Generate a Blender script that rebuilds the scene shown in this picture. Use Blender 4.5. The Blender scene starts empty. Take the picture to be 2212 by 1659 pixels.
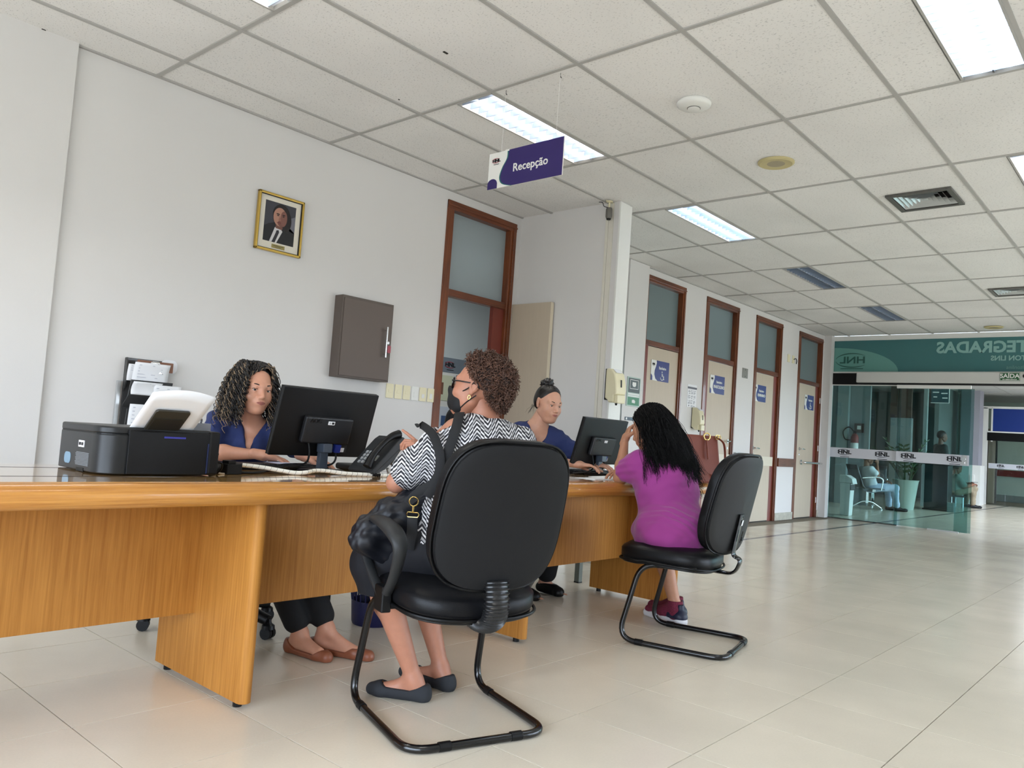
import bpy, bmesh, math, random
import numpy as np
from mathutils import Vector, Matrix, Euler
PI = math.pi
random.seed(7)
rng = np.random.default_rng(7)
SC = bpy.context.scene
COL = SC.collection

# ---------------------------------------------------------------- camera
cam_d = bpy.data.cameras.new('camera'); cam_d.sensor_width = 36; cam_d.lens = 1702.2 / 2212 * 36
cam_d.clip_start = .05; cam_d.clip_end = 200
cam = bpy.data.objects.new('camera', cam_d); COL.objects.link(cam)
_r = ((0.65624601, -0.7514106, 0.06872615), (0.09307023, -0.00977838, -0.99561153), (0.74878509, 0.65976245, 0.06351693))
cam.matrix_world = Matrix(((_r[0][0], -_r[1][0], -_r[2][0], -0.7278), (_r[0][1], -_r[1][1], -_r[2][1], -5.034),
                           (_r[0][2], -_r[1][2], -_r[2][2], 1.0056), (0, 0, 0, 1)))
SC.camera = cam

# ---------------------------------------------------------------- world, light, exposure
def lin(c):
    c = c / 255.
    return c / 12.92 if c <= .04045 else ((c + .055) / 1.055) ** 2.4
def rgb(r, g, b): return (lin(r), lin(g), lin(b), 1)
W = bpy.data.worlds.new('world'); SC.world = W; W.use_nodes = True
wn = W.node_tree.nodes; wl = W.node_tree.links
bg = wn['Background']; bg.inputs[1].default_value = 11.0
tc = wn.new('ShaderNodeTexCoord'); sx = wn.new('ShaderNodeSeparateXYZ'); mr = wn.new('ShaderNodeMapRange')
mr.inputs[1].default_value = -.05; mr.inputs[2].default_value = .12
mx = wn.new('ShaderNodeMix'); mx.data_type = 'RGBA'
mx.inputs[6].default_value = (.24, .25, .25, 1); mx.inputs[7].default_value = (.72, .84, 1.0, 1)
wl.new(tc.outputs['Generated'], sx.inputs[0]); wl.new(sx.outputs[2], mr.inputs[0])
wl.new(mr.outputs[0], mx.inputs[0]); wl.new(mx.outputs[2], bg.inputs[0])
def area(name, loc, rot, sx_, sy_, power, col=(1, 1, 1), portal=False):
    l = bpy.data.lights.new(name, 'AREA'); l.shape = 'RECTANGLE'; l.size = sx_; l.size_y = sy_; l.energy = power; l.color = col
    if portal: l.cycles.is_portal = True
    o = bpy.data.objects.new(name, l); COL.objects.link(o); o.location = loc; o.rotation_euler = rot
    return o
XLW = -3.2
# daylight enters through the long window wall behind the camera (portals only steer the sampling of the sky)
area('window_portal', (XLW - .12, -4.95, 1.15), (PI / 2, 0, -PI / 2), 7.1, 2.1, 1, portal=True)
for i in (2, 3): area('window_portal', (-2.4 + i * 4.1, -9.62, 1.2), (PI / 2, 0, 0), 3.7, 2.0, 1, portal=True)
for i in range(2): area('window_portal', (15.5 + i * 4.5, -6.45, 1.5), (PI / 2, 0, 0), 4.0, 2.6, 1, portal=True)
SC.view_settings.view_transform = 'Standard'; SC.view_settings.look = 'None'
SC.view_settings.gamma = 1; SC.view_settings.use_curve_mapping = False
SC.view_settings.exposure = 0.40
try: SC.cycles.caustics_reflective = False; SC.cycles.caustics_refractive = False
except Exception: pass
TUBE = 30.0   # emission of a lit fluorescent tube

# ---------------------------------------------------------------- materials
MATS = {}
def mat(name, col, rough=.6, metal=0, spec=.5, bump=None, var=None, coat=0, trans=0, emit=None, es=0, alpha=1, sheen=0, ior=1.45, sub=0):
    if name in MATS: return MATS[name]
    m = bpy.data.materials.new(name); m.use_nodes = True
    nt = m.node_tree; N = nt.nodes; L = nt.links; P = N['Principled BSDF']
    P.inputs['Base Color'].default_value = col; P.inputs['Roughness'].default_value = rough
    P.inputs['Metallic'].default_value = metal; P.inputs['Specular IOR Level'].default_value = spec
    P.inputs['Coat Weight'].default_value = coat; P.inputs['Coat Roughness'].default_value = .06
    P.inputs['Transmission Weight'].default_value = trans; P.inputs['IOR'].default_value = ior
    P.inputs['Sheen Weight'].default_value = sheen
    if sub:
        P.inputs['Subsurface Weight'].default_value = sub; P.inputs['Subsurface Scale'].default_value = .01
        P.inputs['Subsurface Radius'].default_value = (1, .35, .2)
    if emit: P.inputs['Emission Color'].default_value = emit; P.inputs['Emission Strength'].default_value = es
    t = N.new('ShaderNodeTexCoord')
    if var:   # (scale, amount, (stretch xyz)) tone variation
        mp = N.new('ShaderNodeMapping'); mp.inputs['Scale'].default_value = var[2] if len(var) > 2 else (1, 1, 1)
        n = N.new('ShaderNodeTexNoise'); n.inputs['Scale'].default_value = var[0]; n.inputs['Detail'].default_value = 5
        mm = N.new('ShaderNodeMapRange'); mm.inputs[1].default_value = .3; mm.inputs[2].default_value = .7
        mm.inputs[3].default_value = 1 - var[1]; mm.inputs[4].default_value = 1 + var[1]
        vm = N.new('ShaderNodeVectorMath'); vm.operation = 'SCALE'; vm.inputs[0].default_value = col[:3]
        L.new(t.outputs['Object'], mp.inputs[0]); L.new(mp.outputs[0], n.inputs[0]); L.new(n.outputs[0], mm.inputs[0])
        L.new(mm.outputs[0], vm.inputs['Scale']); L.new(vm.outputs[0], P.inputs['Base Color'])
    if bump:  # (scale, strength, distance)
        n2 = N.new('ShaderNodeTexNoise'); n2.inputs['Scale'].default_value = bump[0]; n2.inputs['Detail'].default_value = 3
        b = N.new('ShaderNodeBump'); b.inputs['Strength'].default_value = bump[1]; b.inputs['Distance'].default_value = bump[2]
        L.new(t.outputs['Object'], n2.inputs[0]); L.new(n2.outputs[0], b.inputs['Height']); L.new(b.outputs[0], P.inputs['Normal'])
    MATS[name] = m; return m
def nodes_of(m): return m.node_tree.nodes, m.node_tree.links, m.node_tree.nodes['Principled BSDF']

M_wall = mat('wall_paint', rgb(220, 218, 216), .75, bump=(260, .12, .002), var=(1.3, .015))
M_wall_b = mat('wall_paint_lobby', rgb(176, 186, 184), .7, var=(1.0, .03))
M_white = mat('white_plastic', rgb(232, 232, 228), .45)
M_cream = mat('cream_plastic', rgb(230, 222, 188), .4); M_offw = mat('off_white_plastic', rgb(222, 218, 206), .5)
M_black = mat('black_plastic', rgb(10, 10, 11), .45, spec=.3)
M_blackm = mat('black_gloss_metal', rgb(14, 14, 15), .18, spec=.6)
M_dark = mat('dark_grey_plastic', rgb(36, 37, 38), .5, spec=.4)
M_chrome = mat('chrome', (.75, .75, .76, 1), .16, metal=1)
M_alu = mat('brushed_aluminium', rgb(196, 198, 198), .35, metal=.6)
M_jamb = mat('red_brown_laminate', rgb(122, 58, 48), .45, var=(6, .04))
M_leaf = mat('beige_door_laminate', rgb(196, 182, 162), .5, var=(40, .02, (1, 1, .1)))
M_marble = mat('pale_marble', rgb(186, 182, 168), .3, var=(22, .16))
M_paper = mat('white_paper', rgb(236, 237, 240), .8)
M_ink = mat('black_ink', rgb(28, 28, 34), .7)
M_blue = mat('navy_sign_blue', rgb(30, 42, 118), .4)
M_purple = mat('purple_sign_blue', rgb(46, 32, 100), .4)
M_teal_ink = mat('teal_ink', rgb(40, 110, 105), .5)
M_red_ink = mat('red_ink', rgb(170, 40, 60), .5)

def wood_mat(name, c1, c2, scale, stretch, rough, coat=0):
    m = mat(name, c1, rough, coat=coat); N, L, P = nodes_of(m)
    t = N.new('ShaderNodeTexCoord'); mp = N.new('ShaderNodeMapping'); mp.inputs['Scale'].default_value = stretch
    n = N.new('ShaderNodeTexNoise'); n.inputs['Scale'].default_value = scale; n.inputs['Detail'].default_value = 8; n.inputs['Roughness'].default_value = .62
    n2 = N.new('ShaderNodeTexNoise'); n2.inputs['Scale'].default_value = 2.2; n2.inputs['Detail'].default_value = 2
    ad = N.new('ShaderNodeMath'); ad.operation = 'MULTIPLY_ADD'; ad.inputs[1].default_value = .5
    r = N.new('ShaderNodeValToRGB'); r.color_ramp.elements[0].position = .58; r.color_ramp.elements[1].position = .95
    r.color_ramp.elements[0].color = c2; r.color_ramp.elements[1].color = c1
    L.new(t.outputs['Object'], mp.inputs[0]); L.new(mp.outputs[0], n.inputs[0]); L.new(t.outputs['Object'], n2.inputs[0])
    L.new(n2.outputs[0], ad.inputs[0]); L.new(n.outputs[0], ad.inputs[2]); L.new(ad.outputs[0], r.inputs[0]); L.new(r.outputs[0], P.inputs['Base Color'])
    return m
M_woodh = wood_mat('maple_grain_along', rgb(198, 140, 68), rgb(164, 104, 42), 9, (.35, 12, 12), .3, coat=.3)
M_woodv = wood_mat('maple_grain_upright', rgb(184, 128, 60), rgb(156, 102, 42), 9, (12, 12, .35), .5, coat=0)
M_woodv.node_tree.nodes['Principled BSDF'].inputs['Specular IOR Level'].default_value = .25
M_frame = wood_mat('mahogany_frame', rgb(132, 72, 38), rgb(86, 42, 22), 9, (14, 14, .5), .35, coat=.2)
M_frameh = wood_mat('mahogany_frame_lying', rgb(124, 66, 36), rgb(84, 42, 24), 9, (.5, 14, 14), .35, coat=.2)

def leather(name, col, rough):
    m = mat(name, col, rough); N, L, P = nodes_of(m)
    t = N.new('ShaderNodeTexCoord'); v = N.new('ShaderNodeTexVoronoi'); v.inputs['Scale'].default_value = 420
    b = N.new('ShaderNodeBump'); b.inputs['Strength'].default_value = .18; b.inputs['Distance'].default_value = .0008
    L.new(t.outputs['Object'], v.inputs[0]); L.new(v.outputs[0], b.inputs['Height']); L.new(b.outputs[0], P.inputs['Normal'])
    return m
M_vinyl = leather('black_vinyl', rgb(17, 17, 19), .38)
M_vinylb = leather('dark_grey_vinyl', rgb(24, 24, 25), .66)
for _m in (M_vinyl, M_vinylb): _m.node_tree.nodes['Principled BSDF'].inputs['Specular IOR Level'].default_value = .22

def tile_mat():          # mineral fibre ceiling tile: pits and speckle
    m = mat('mineral_ceiling_tile', rgb(206, 202, 194), .9); N, L, P = nodes_of(m)
    t = N.new('ShaderNodeTexCoord'); g = N.new('ShaderNodeNewGeometry')
    n = N.new('ShaderNodeTexNoise'); n.inputs['Scale'].default_value = 135; n.inputs['Detail'].default_value = 2
    mp = N.new('ShaderNodeMapping'); mp.inputs['Scale'].default_value = (1, .55, 1)
    r = N.new('ShaderNodeMapRange'); r.inputs[1].default_value = .34; r.inputs[2].default_value = .39; r.inputs[3].default_value = .76; r.inputs[4].default_value = 1
    n2 = N.new('ShaderNodeTexNoise'); n2.inputs['Scale'].default_value = 1.3
    r2 = N.new('ShaderNodeMapRange'); r2.inputs[1].default_value = .3; r2.inputs[2].default_value = .7; r2.inputs[3].default_value = .95; r2.inputs[4].default_value = 1.04
    mu = N.new('ShaderNodeMath'); mu.operation = 'MULTIPLY'
    vm = N.new('ShaderNodeVectorMath'); vm.operation = 'SCALE'; vm.inputs[0].default_value = rgb(236, 234, 231)[:3]
    L.new(g.outputs['Position'], mp.inputs[0]); L.new(mp.outputs[0], n.inputs[0]); L.new(n.outputs[0], r.inputs[0])
    L.new(g.outputs['Position'], n2.inputs[0]); L.new(n2.outputs[0], r2.inputs[0])
    L.new(r.outputs[0], mu.inputs[0]); L.new(r2.outputs[0], mu.inputs[1]); L.new(mu.outputs[0], vm.inputs['Scale']); L.new(vm.outputs[0], P.inputs['Base Color'])
    b = N.new('ShaderNodeBump'); b.inputs['Strength'].default_value = .3; b.inputs['Distance'].default_value = .003
    L.new(r.outputs[0], b.inputs['Height']); L.new(b.outputs[0], P.inputs['Normal'])
    return m
M_ctile = tile_mat()
M_tbar = mat('ceiling_grid_white', rgb(176, 174, 170), .5)
M_gap = mat('dark_gap', rgb(40, 38, 34), .9)
def floor_mat():
    m = mat('beige_floor_tile', rgb(198, 188, 168), .2); N, L, P = nodes_of(m)
    g = N.new('ShaderNodeNewGeometry'); oi = N.new('ShaderNodeObjectInfo')
    n = N.new('ShaderNodeTexNoise'); n.inputs['Scale'].default_value = 2.2; n.inputs['Detail'].default_value = 6
    r = N.new('ShaderNodeMapRange'); r.inputs[1].default_value = .3; r.inputs[2].default_value = .7; r.inputs[3].default_value = .93; r.inputs[4].default_value = 1.04
    r3 = N.new('ShaderNodeMapRange'); r3.inputs[3].default_value = .975; r3.inputs[4].default_value = 1.015
    n2 = N.new('ShaderNodeTexNoise'); n2.inputs['Scale'].default_value = 130
    r2 = N.new('ShaderNodeMapRange'); r2.inputs[3].default_value = .96; r2.inputs[4].default_value = 1.04
    a = N.new('ShaderNodeMath'); a.operation = 'MULTIPLY'; a2 = N.new('ShaderNodeMath'); a2.operation = 'MULTIPLY'
    vm = N.new('ShaderNodeVectorMath'); vm.operation = 'SCALE'; vm.inputs[0].default_value = rgb(224, 214, 196)[:3]
    L.new(g.outputs['Position'], n.inputs[0]); L.new(g.outputs['Position'], n2.inputs[0]); L.new(n.outputs[0], r.inputs[0]); L.new(n2.outputs[0], r2.inputs[0]); L.new(oi.outputs['Random'], r3.inputs[0])
    L.new(r.outputs[0], a.inputs[0]); L.new(r2.outputs[0], a.inputs[1]); L.new(a.outputs[0], a2.inputs[0]); L.new(r3.outputs[0], a2.inputs[1])
    L.new(a2.outputs[0], vm.inputs['Scale']); L.new(vm.outputs[0], P.inputs['Base Color'])
    rr = N.new('ShaderNodeMapRange'); rr.inputs[1].default_value = .3; rr.inputs[2].default_value = .7; rr.inputs[3].default_value = .2; rr.inputs[4].default_value = .22
    L.new(n.outputs[0], rr.inputs[0]); L.new(rr.outputs[0], P.inputs['Roughness'])
    return m
M_floor = floor_mat()
M_grout = mat('grey_grout', rgb(132, 124, 110), .8)
M_strip = mat('dark_granite_strip', rgb(104, 100, 98), .25)
def glass(name, tint, rough=0.0, mixf=.88):   # thin architectural glass: tinted see-through plus a mirror coat
    m = bpy.data.materials.new(name); m.use_nodes = True; N = m.node_tree.nodes; L = m.node_tree.links
    N.remove(N['Principled BSDF']); o = N['Material Output']
    tr = N.new('ShaderNodeBsdfTransparent'); tr.inputs[0].default_value = tint
    gl = N.new('ShaderNodeBsdfGlossy'); gl.inputs['Roughness'].default_value = rough
    fr = N.new('ShaderNodeFresnel'); fr.inputs[0].default_value = 1.45; ms = N.new('ShaderNodeMixShader')
    L.new(fr.outputs[0], ms.inputs[0]); L.new(tr.outputs[0], ms.inputs[1]); L.new(gl.outputs[0], ms.inputs[2]); L.new(ms.outputs[0], o.inputs[0])
    MATS[name] = m; return m
M_glass = glass('teal_tinted_glass', (.60, .75, .74, 1))
M_glass2 = glass('clear_glass', (.9, .95, .94, 1))
M_frost = mat('frosted_glass', rgb(122, 138, 140), .32, trans=.12)
M_frost1 = mat('pale_frosted_glass', rgb(160, 172, 176), .32, trans=.12)
M_fascia = mat('teal_backed_glass', rgb(66, 118, 120), .12)
M_fascial = mat('pale_teal_film', rgb(104, 158, 150), .2)
M_fasciad = mat('dark_teal_print', rgb(44, 92, 84), .3)
M_fasciat = mat('light_teal_lettering', rgb(140, 186, 180), .3)

# ---------------------------------------------------------------- mesh builder
class MB:
    def __init__(s): s.v = []; s.f = []; s.m = []
    def add(s, vs, fs, mi=0):
        o = len(s.v); s.v += [tuple(p) for p in vs]; s.f += [tuple(i + o for i in f) for f in fs]; s.m += [mi] * len(fs); return s
    def box(s, x0, x1, y0, y1, z0, z1, mi=0):
        return s.add([(x0, y0, z0), (x1, y0, z0), (x1, y1, z0), (x0, y1, z0), (x0, y0, z1), (x1, y0, z1), (x1, y1, z1), (x0, y1, z1)],
                     [(0, 3, 2, 1), (4, 5, 6, 7), (0, 1, 5, 4), (1, 2, 6, 5), (2, 3, 7, 6), (3, 0, 4, 7)], mi)
    def obox(s, c, hx, hy, hz, M=None, mi=0):
        M = M or Matrix.Identity(3); c = Vector(c)
        vs = [c + M @ Vector((a * hx, b * hy, d * hz)) for d in (-1, 1) for a, b in ((-1, -1), (1, -1), (1, 1), (-1, 1))]
        return s.add(vs, [(0, 3, 2, 1), (4, 5, 6, 7), (0, 1, 5, 4), (1, 2, 6, 5), (2, 3, 7, 6), (3, 0, 4, 7)], mi)
    def tube(s, pts, r, n=10, closed=False, mi=0, flat=None, cap=True):
        pts = [Vector(p) for p in pts]; k = len(pts); rs = r if isinstance(r, (list, tuple)) else [r] * k
        T = []
        for i in range(k):
            a = pts[(i - 1) % k] if (closed or i > 0) else pts[i]; b = pts[(i + 1) % k] if (closed or i < k - 1) else pts[i]
            d = b - a; T.append(d.normalized() if d.length > 1e-9 else Vector((0, 0, 1)))
        u = T[0].orthogonal().normalized() if flat is None else (Vector(flat[0]) - T[0] * Vector(flat[0]).dot(T[0])).normalized()
        vs = []
        for i in range(k):
            if flat is None: u = (u - T[i] * u.dot(T[i])); u = u.normalized() if u.length > 1e-6 else T[i].orthogonal().normalized()
            else: u = (Vector(flat[0]) - T[i] * Vector(flat[0]).dot(T[i])).normalized()
            w = T[i].cross(u); fl = 1 if flat is None else flat[1]
            for j in range(n):
                a = 2 * PI * j / n; vs.append(pts[i] + (u * math.cos(a) + w * math.sin(a) * fl) * rs[i])
        fs = []
        for i in range(k if closed else k - 1):
            i2 = (i + 1) % k
            for j in range(n): fs.append((i * n + j, i * n + (j + 1) % n, i2 * n + (j + 1) % n, i2 * n + j))
        if cap and not closed: fs += [tuple(range(n))[::-1], tuple((k - 1) * n + j for j in range(n))]
        return s.add(vs, fs, mi)
    def cyl(s, a, b, r, n=16, r2=None, mi=0): return s.tube([a, b], [r, r if r2 is None else r2], n, mi=mi)
    def lathe(s, prof, c=(0, 0, 0), n=24, mi=0, sx=1, sy=1):
        vs = []; k = len(prof)
        for (r, z) in prof:
            for j in range(n): a = 2 * PI * j / n; vs.append((c[0] + r * math.cos(a) * sx, c[1] + r * math.sin(a) * sy, c[2] + z))
        fs = [(i * n + j, i * n + (j + 1) % n, (i + 1) * n + (j + 1) % n, (i + 1) * n + j) for i in range(k - 1) for j in range(n)]
        fs += [tuple(range(n))[::-1], tuple((k - 1) * n + j for j in range(n))]
        return s.add(vs, fs, mi)
    def prism(s, poly, o, u, v, w, mi=0):     # polygon in the (u,v) plane extruded along vector w
        o = Vector(o); u = Vector(u); v = Vector(v); w = Vector(w); n = len(poly)
        a = [o + u * p[0] + v * p[1] for p in poly]; b = [p + w for p in a]
        return s.add(a + b, [tuple(range(n))[::-1], tuple(range(n, 2 * n))] + [(i, (i + 1) % n, n + (i + 1) % n, n + i) for i in range(n)], mi)
    def grid(s, fn, nu, nv, mi=0, wrap=False):
        vs = [fn(i / (nu - 1), j / (nv - 1)) for i in range(nu) for j in range(nv)]
        return s.add(vs, [(i * nv + j, i * nv + j + 1, (i + 1) * nv + j + 1, (i + 1) * nv + j) for i in range(nu - 1) for j in range(nv - 1)], mi)
def bez(pts, n=6):         # Catmull-Rom smoothing of a path
    P = [Vector(p) for p in pts]; out = []
    for i in range(len(P) - 1):
        p0 = P[max(i - 1, 0)]; p1 = P[i]; p2 = P[i + 1]; p3 = P[min(i + 2, len(P) - 1)]
        for k in range(n):
            t = k / n
            out.append(.5 * ((2 * p1) + (p2 - p0) * t + (2 * p0 - 5 * p1 + 4 * p2 - p3) * t * t + (3 * p1 - p0 - 3 * p2 + p3) * t ** 3))
    return out + [P[-1]]
def fillet(pts, r, n=5, closed=False):
    P = [Vector(p) for p in pts]; out = []
    for i, p in enumerate(P):
        if not closed and i in (0, len(P) - 1): out.append(p); continue
        a = P[i - 1]; b = P[(i + 1) % len(P)]; rr = r[i] if isinstance(r, (list, tuple)) else r
        da = (a - p); db = (b - p); k = min(rr, da.length * .48, db.length * .48); A = p + da.normalized() * k; B = p + db.normalized() * k
        for j in range(n + 1):
            t = j / n; out.append(A * (1 - t) ** 2 + p * 2 * t * (1 - t) + B * t * t)
    return out
def rrect(w, h, r, n=5, cx=0, cy=0):
    out = []
    for sx_, sy_, a0 in ((1, 1, 0), (-1, 1, PI / 2), (-1, -1, PI), (1, -1, 3 * PI / 2)):
        for j in range(n + 1):
            a = a0 + PI / 2 * j / n; out.append((cx + sx_ * (w / 2 - r) + r * math.cos(a), cy + sy_ * (h / 2 - r) + r * math.sin(a)))
    return out

WM = {}     # rest matrix of every thing, so that parts may be modelled in room coordinates
def tagit(o, label=None, cat=None, group=None, kind=None):
    if label: o['label'] = label
    if cat: o['category'] = cat
    if group: o['group'] = group
    if kind: o['kind'] = kind
    return o
def thing(name, label=None, cat=None, loc=(0, 0, 0), rz=0, group=None, kind=None, parent=None):
    o = bpy.data.objects.new(name, None); COL.objects.link(o); o.empty_display_size = .1
    o.location = loc; o.rotation_euler = (0, 0, rz)
    WM[o.name] = Matrix.Translation(loc) @ Matrix.Rotation(rz, 4, 'Z')
    if parent: o.parent = parent
    return tagit(o, label, cat, group, kind)
def mesh_of(name, mb, mats, smooth=False):
    me = bpy.data.meshes.new(name); me.from_pydata([tuple(v) for v in mb.v], [], mb.f)
    mats = mats if isinstance(mats, (list, tuple)) else [mats]
    for m in mats: me.materials.append(m)
    if len(mats) > 1: me.polygons.foreach_set('material_index', mb.m)
    if smooth: me.polygons.foreach_set('use_smooth', [True] * len(me.polygons))
    me.update(); return me
def obj(name, mb, mats, parent=None, smooth=None, bevel=0, world=False, label=None, cat=None, group=None, kind=None, loc=None, fixn=True):
    """one mesh object. world=True: vertices are room coordinates although it has a parent"""
    me = mb if isinstance(mb, bpy.types.Mesh) else mesh_of(name, mb, mats)
    if fixn and not isinstance(mb, bpy.types.Mesh):
        bm = bmesh.new(); bm.from_mesh(me); bmesh.ops.recalc_face_normals(bm, faces=bm.faces); bm.to_mesh(me); bm.free()
    o = bpy.data.objects.new(name, me); COL.objects.link(o)
    if smooth is not None:
        me.polygons.foreach_set('use_smooth', [True] * len(me.polygons))
        if smooth < 179: me.set_sharp_from_angle(angle=math.radians(smooth))
    if bevel:
        b = o.modifiers.new('bevel', 'BEVEL'); b.width = bevel; b.segments = 2; b.limit_method = 'ANGLE'; b.angle_limit = math.radians(40)
    if parent:
        o.parent = parent
        if world:
            m = WM.get(parent.name)
            if m is not None: o.matrix_parent_inverse = m.inverted()
            pm = m
        WM[o.name] = Matrix.Identity(4) if world else WM.get(parent.name, Matrix.Identity(4)).copy()
    else: WM[o.name] = Matrix.Identity(4)
    if loc is not None: o.location = loc
    return tagit(o, label, cat, group, kind)
def dup(root, loc=None, rz=None, label=None, group=None):
    r = root.copy(); COL.objects.link(r)
    if loc is not None: r.location = loc
    if rz is not None: r.rotation_euler = (0, 0, rz)
    if label: r['label'] = label
    if group: r['group'] = group
    for c in list(root.children):
        d = c.copy(); COL.objects.link(d); d.parent = r
        for g in list(c.children):
            e = g.copy(); COL.objects.link(e); e.parent = d
    return r
def text(s, size, o, u, v, m, parent, name='lettering', depth=.0012, bold=0.0, world=True, align='CENTER', sx_=1.0):
    cu = bpy.data.curves.new('t', 'FONT'); cu.body = s; cu.size = size; cu.extrude = depth; cu.offset = bold; cu.align_x = align; cu.align_y = 'CENTER'
    cu.resolution_u = 3
    t = bpy.data.objects.new('t', cu); COL.objects.link(t)
    dg = bpy.context.evaluated_depsgraph_get(); me = bpy.data.meshes.new_from_object(t.evaluated_get(dg)); COL.objects.unlink(t); bpy.data.objects.remove(t)
    u = Vector(u).normalized(); v = Vector(v).normalized(); w = u.cross(v)
    M = Matrix(((u[0] * sx_, v[0], w[0], o[0]), (u[1] * sx_, v[1], w[1], o[1]), (u[2] * sx_, v[2], w[2], o[2]), (0, 0, 0, 1)))
    me.transform(M); me.materials.clear(); me.materials.append(m)
    return obj(name, me, None, parent, world=world)
def arc_band(mb, o, u, v, w, rx, ry, a0, a1, th, mi=0, n=14):    # flat curved stroke
    o = Vector(o); u = Vector(u); v = Vector(v); w = Vector(w); A = []; B = []
    for i in range(n + 1):
        t = i / n; a = a0 + (a1 - a0) * t; k = th * (.25 + .75 * math.sin(PI * t))
        A.append(o + u * rx * math.cos(a) + v * ry * math.sin(a)); B.append(o + u * (rx + k) * math.cos(a) + v * (ry + k) * math.sin(a))
    vs = A + B; vs2 = [p + w for p in vs]; m = n + 1; L = len(vs)
    fs = [(i, i + 1, m + i + 1, m + i) for i in range(n)] + [(L + i, L + m + i, L + m + i + 1, L + i + 1) for i in range(n)]
    fs += [(i, L + i, L + i + 1, i + 1) for i in range(n)] + [(m + i, m + i + 1, L + m + i + 1, L + m + i) for i in range(n)]
    mb.add([tuple(p) for p in vs + vs2], fs, mi)
def logo(o, u, v, size, parent, m1=None, m2=None, world=True):
    """swoosh-framed three-letter mark with a small line beneath"""
    m1 = m1 or M_ink; m2 = m2 or m1
    o = Vector(o); u = Vector(u).normalized(); v = Vector(v).normalized(); w = u.cross(v)
    text('HNL', size, o, u, v, m1, parent, 'logo_letters', depth=.0015, bold=size * .04, world=world, sx_=1.25)
    mb = MB(); d = w * .003
    arc_band(mb, o, u, v, d, size * 1.35, size * .48, PI * .30, PI * .93, size * .10)
    arc_band(mb, o, u, v, d, size * 1.35, size * .48, PI * 1.07, PI * 1.72, size * .10)
    obj('logo_swoosh', mb, m2, parent, world=world)
    mb = MB(); mb.prism([(-size * .8, -size * .95), (size * .9, -size * .95), (size * .9, -size * .85), (-size * .8, -size * .85)], o, u, v, w * .0015)
    obj('logo_underline', mb, m1, parent, world=world)

# ================================================================ ROOM
YW = -.275; XE = 12.62; CH = 3.0; XL = -3.2; YB = -9.5; XF = 24.0
# ---- floor
fl = obj('floor', MB().box(XL, XF + 6, YB - 3, 3.4, -.2, -.006), M_grout, kind='structure')
tiles = []; S_ = .4661; x0 = .3102; y0 = -1.4545
cp = Vector((-.7278, -5.034)); fd = Vector((.7488, .6598)); rt = Vector((.656, -.751))
for i in range(-8, 51):
    for j in range(-11, 18):
        xa = x0 + i * S_; ya = y0 - j * S_
        if xa > XF + 1 or (xa < XE and ya > YW + .1 and xa > 5): continue
        c = Vector((xa + S_ / 2, ya - S_ / 2)) - cp; d = c.dot(fd); s = c.dot(rt)
        vis = d > 1.2 and abs(s) < .68 * d + .35
        tiles.append((0 if vis else 1, d if d > 0 else 99 - d, xa, ya))
tiles.sort(); g = .0018
tm = MB().box(g, S_ - g, -S_ + g, -g, -.008, 0); tme = mesh_of('floor_tile', tm, M_floor)
rest = MB()
for k, (a, d, xa, ya) in enumerate(tiles):
    if k < 300:
        o = bpy.data.objects.new('floor_tile', tme); COL.objects.link(o); o.parent = fl; o.location = (xa, ya, 0)
    else: rest.box(xa + g, xa + S_ - g, ya - S_ + g, ya - g, -.008, 0)
obj('floor_tiling', rest, M_floor, fl, kind='stuff', fixn=False)
obj('inlay_strip', MB().box(5.2, XF, -1.175, -1.115, -.004, .0008), M_strip, fl)

# ---- ceiling: T-bars, mineral tiles
ce = obj('ceiling', MB().box(XL, XE, YB, YW + .0, 3.12, 3.3), M_wall, kind='structure')
for i in range(-2, 11):
    x = i * 1.25; obj('grid_bar', MB().box(x - .012, x + .012, YB, YW, CH, CH + .03), M_tbar, ce, fixn=False)
for j in range(1, 16):
    y = -j * .625; 
    if y > YB: obj('grid_bar', MB().box(XL, XE, y - .012, y + .012, CH - .001, CH + .03), M_tbar, ce, fixn=False)
obj('grid_bar', MB().box(XL, XE, YW - .02, YW, CH - .002, CH + .03), M_tbar, ce)
LAMPS = [(0, 'on'), (2, 'on'), (4, 'on'), (6, 'off'), (8, 'off')]       # column index of lamps in the row over the desk
def in_row1(i, j): return j == 2 and i in (0, 2, 4, 6, 8)              # lamp takes the half tile next to line 3
def in_row2(i, j): return j == 6 and i in (0, 2, 4, 6, 8)
VENTS = [(4, 5), (7, 5)]
tcache = {}
def ctile(xa, xb, ya, yb, dz=0):
    key = (round(xb - xa, 3), round(yb - ya, 3))
    if key not in tcache:
        w, h = key; tcache[key] = mesh_of('ceiling_tile', MB().box(.002, w - .002, .002, h - .002, 0, .015), M_ctile)
    o = bpy.data.objects.new('ceiling_tile', tcache[key]); COL.objects.link(o); o.parent = ce; o.location = (xa, ya, CH + .006 + dz)
for i in range(-3, 11):
    for j in range(0, 15):
        xa = max(i * 1.25, XL); xb = min((i + 1) * 1.25, XE); yb = min(-j * .625, YW); ya = max(-(j + 1) * .625, YB)
        if xb - xa < .05 or yb - ya < .02: continue
        dz = random.uniform(-.002, .004)
        if in_row1(i, j): ctile(xa, xb, yb - .3125 + .0, yb, dz); continue
        if in_row2(i, j): ctile(xa, xb, ya + .3125, yb, dz); continue
        if (i, j) in VENTS:
            cx = xa + .70 if i == 4 else xa + .80; cy = (-3.425 if i == 4 else -3.42)
            ctile(xa, cx - .2, ya, yb); ctile(cx + .2, xb, ya, yb); ctile(cx - .2, cx + .2, cy + .2, yb); ctile(cx - .2, cx + .2, ya, cy - .2); continue
        ctile(xa, xb, ya, yb, dz)
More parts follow.
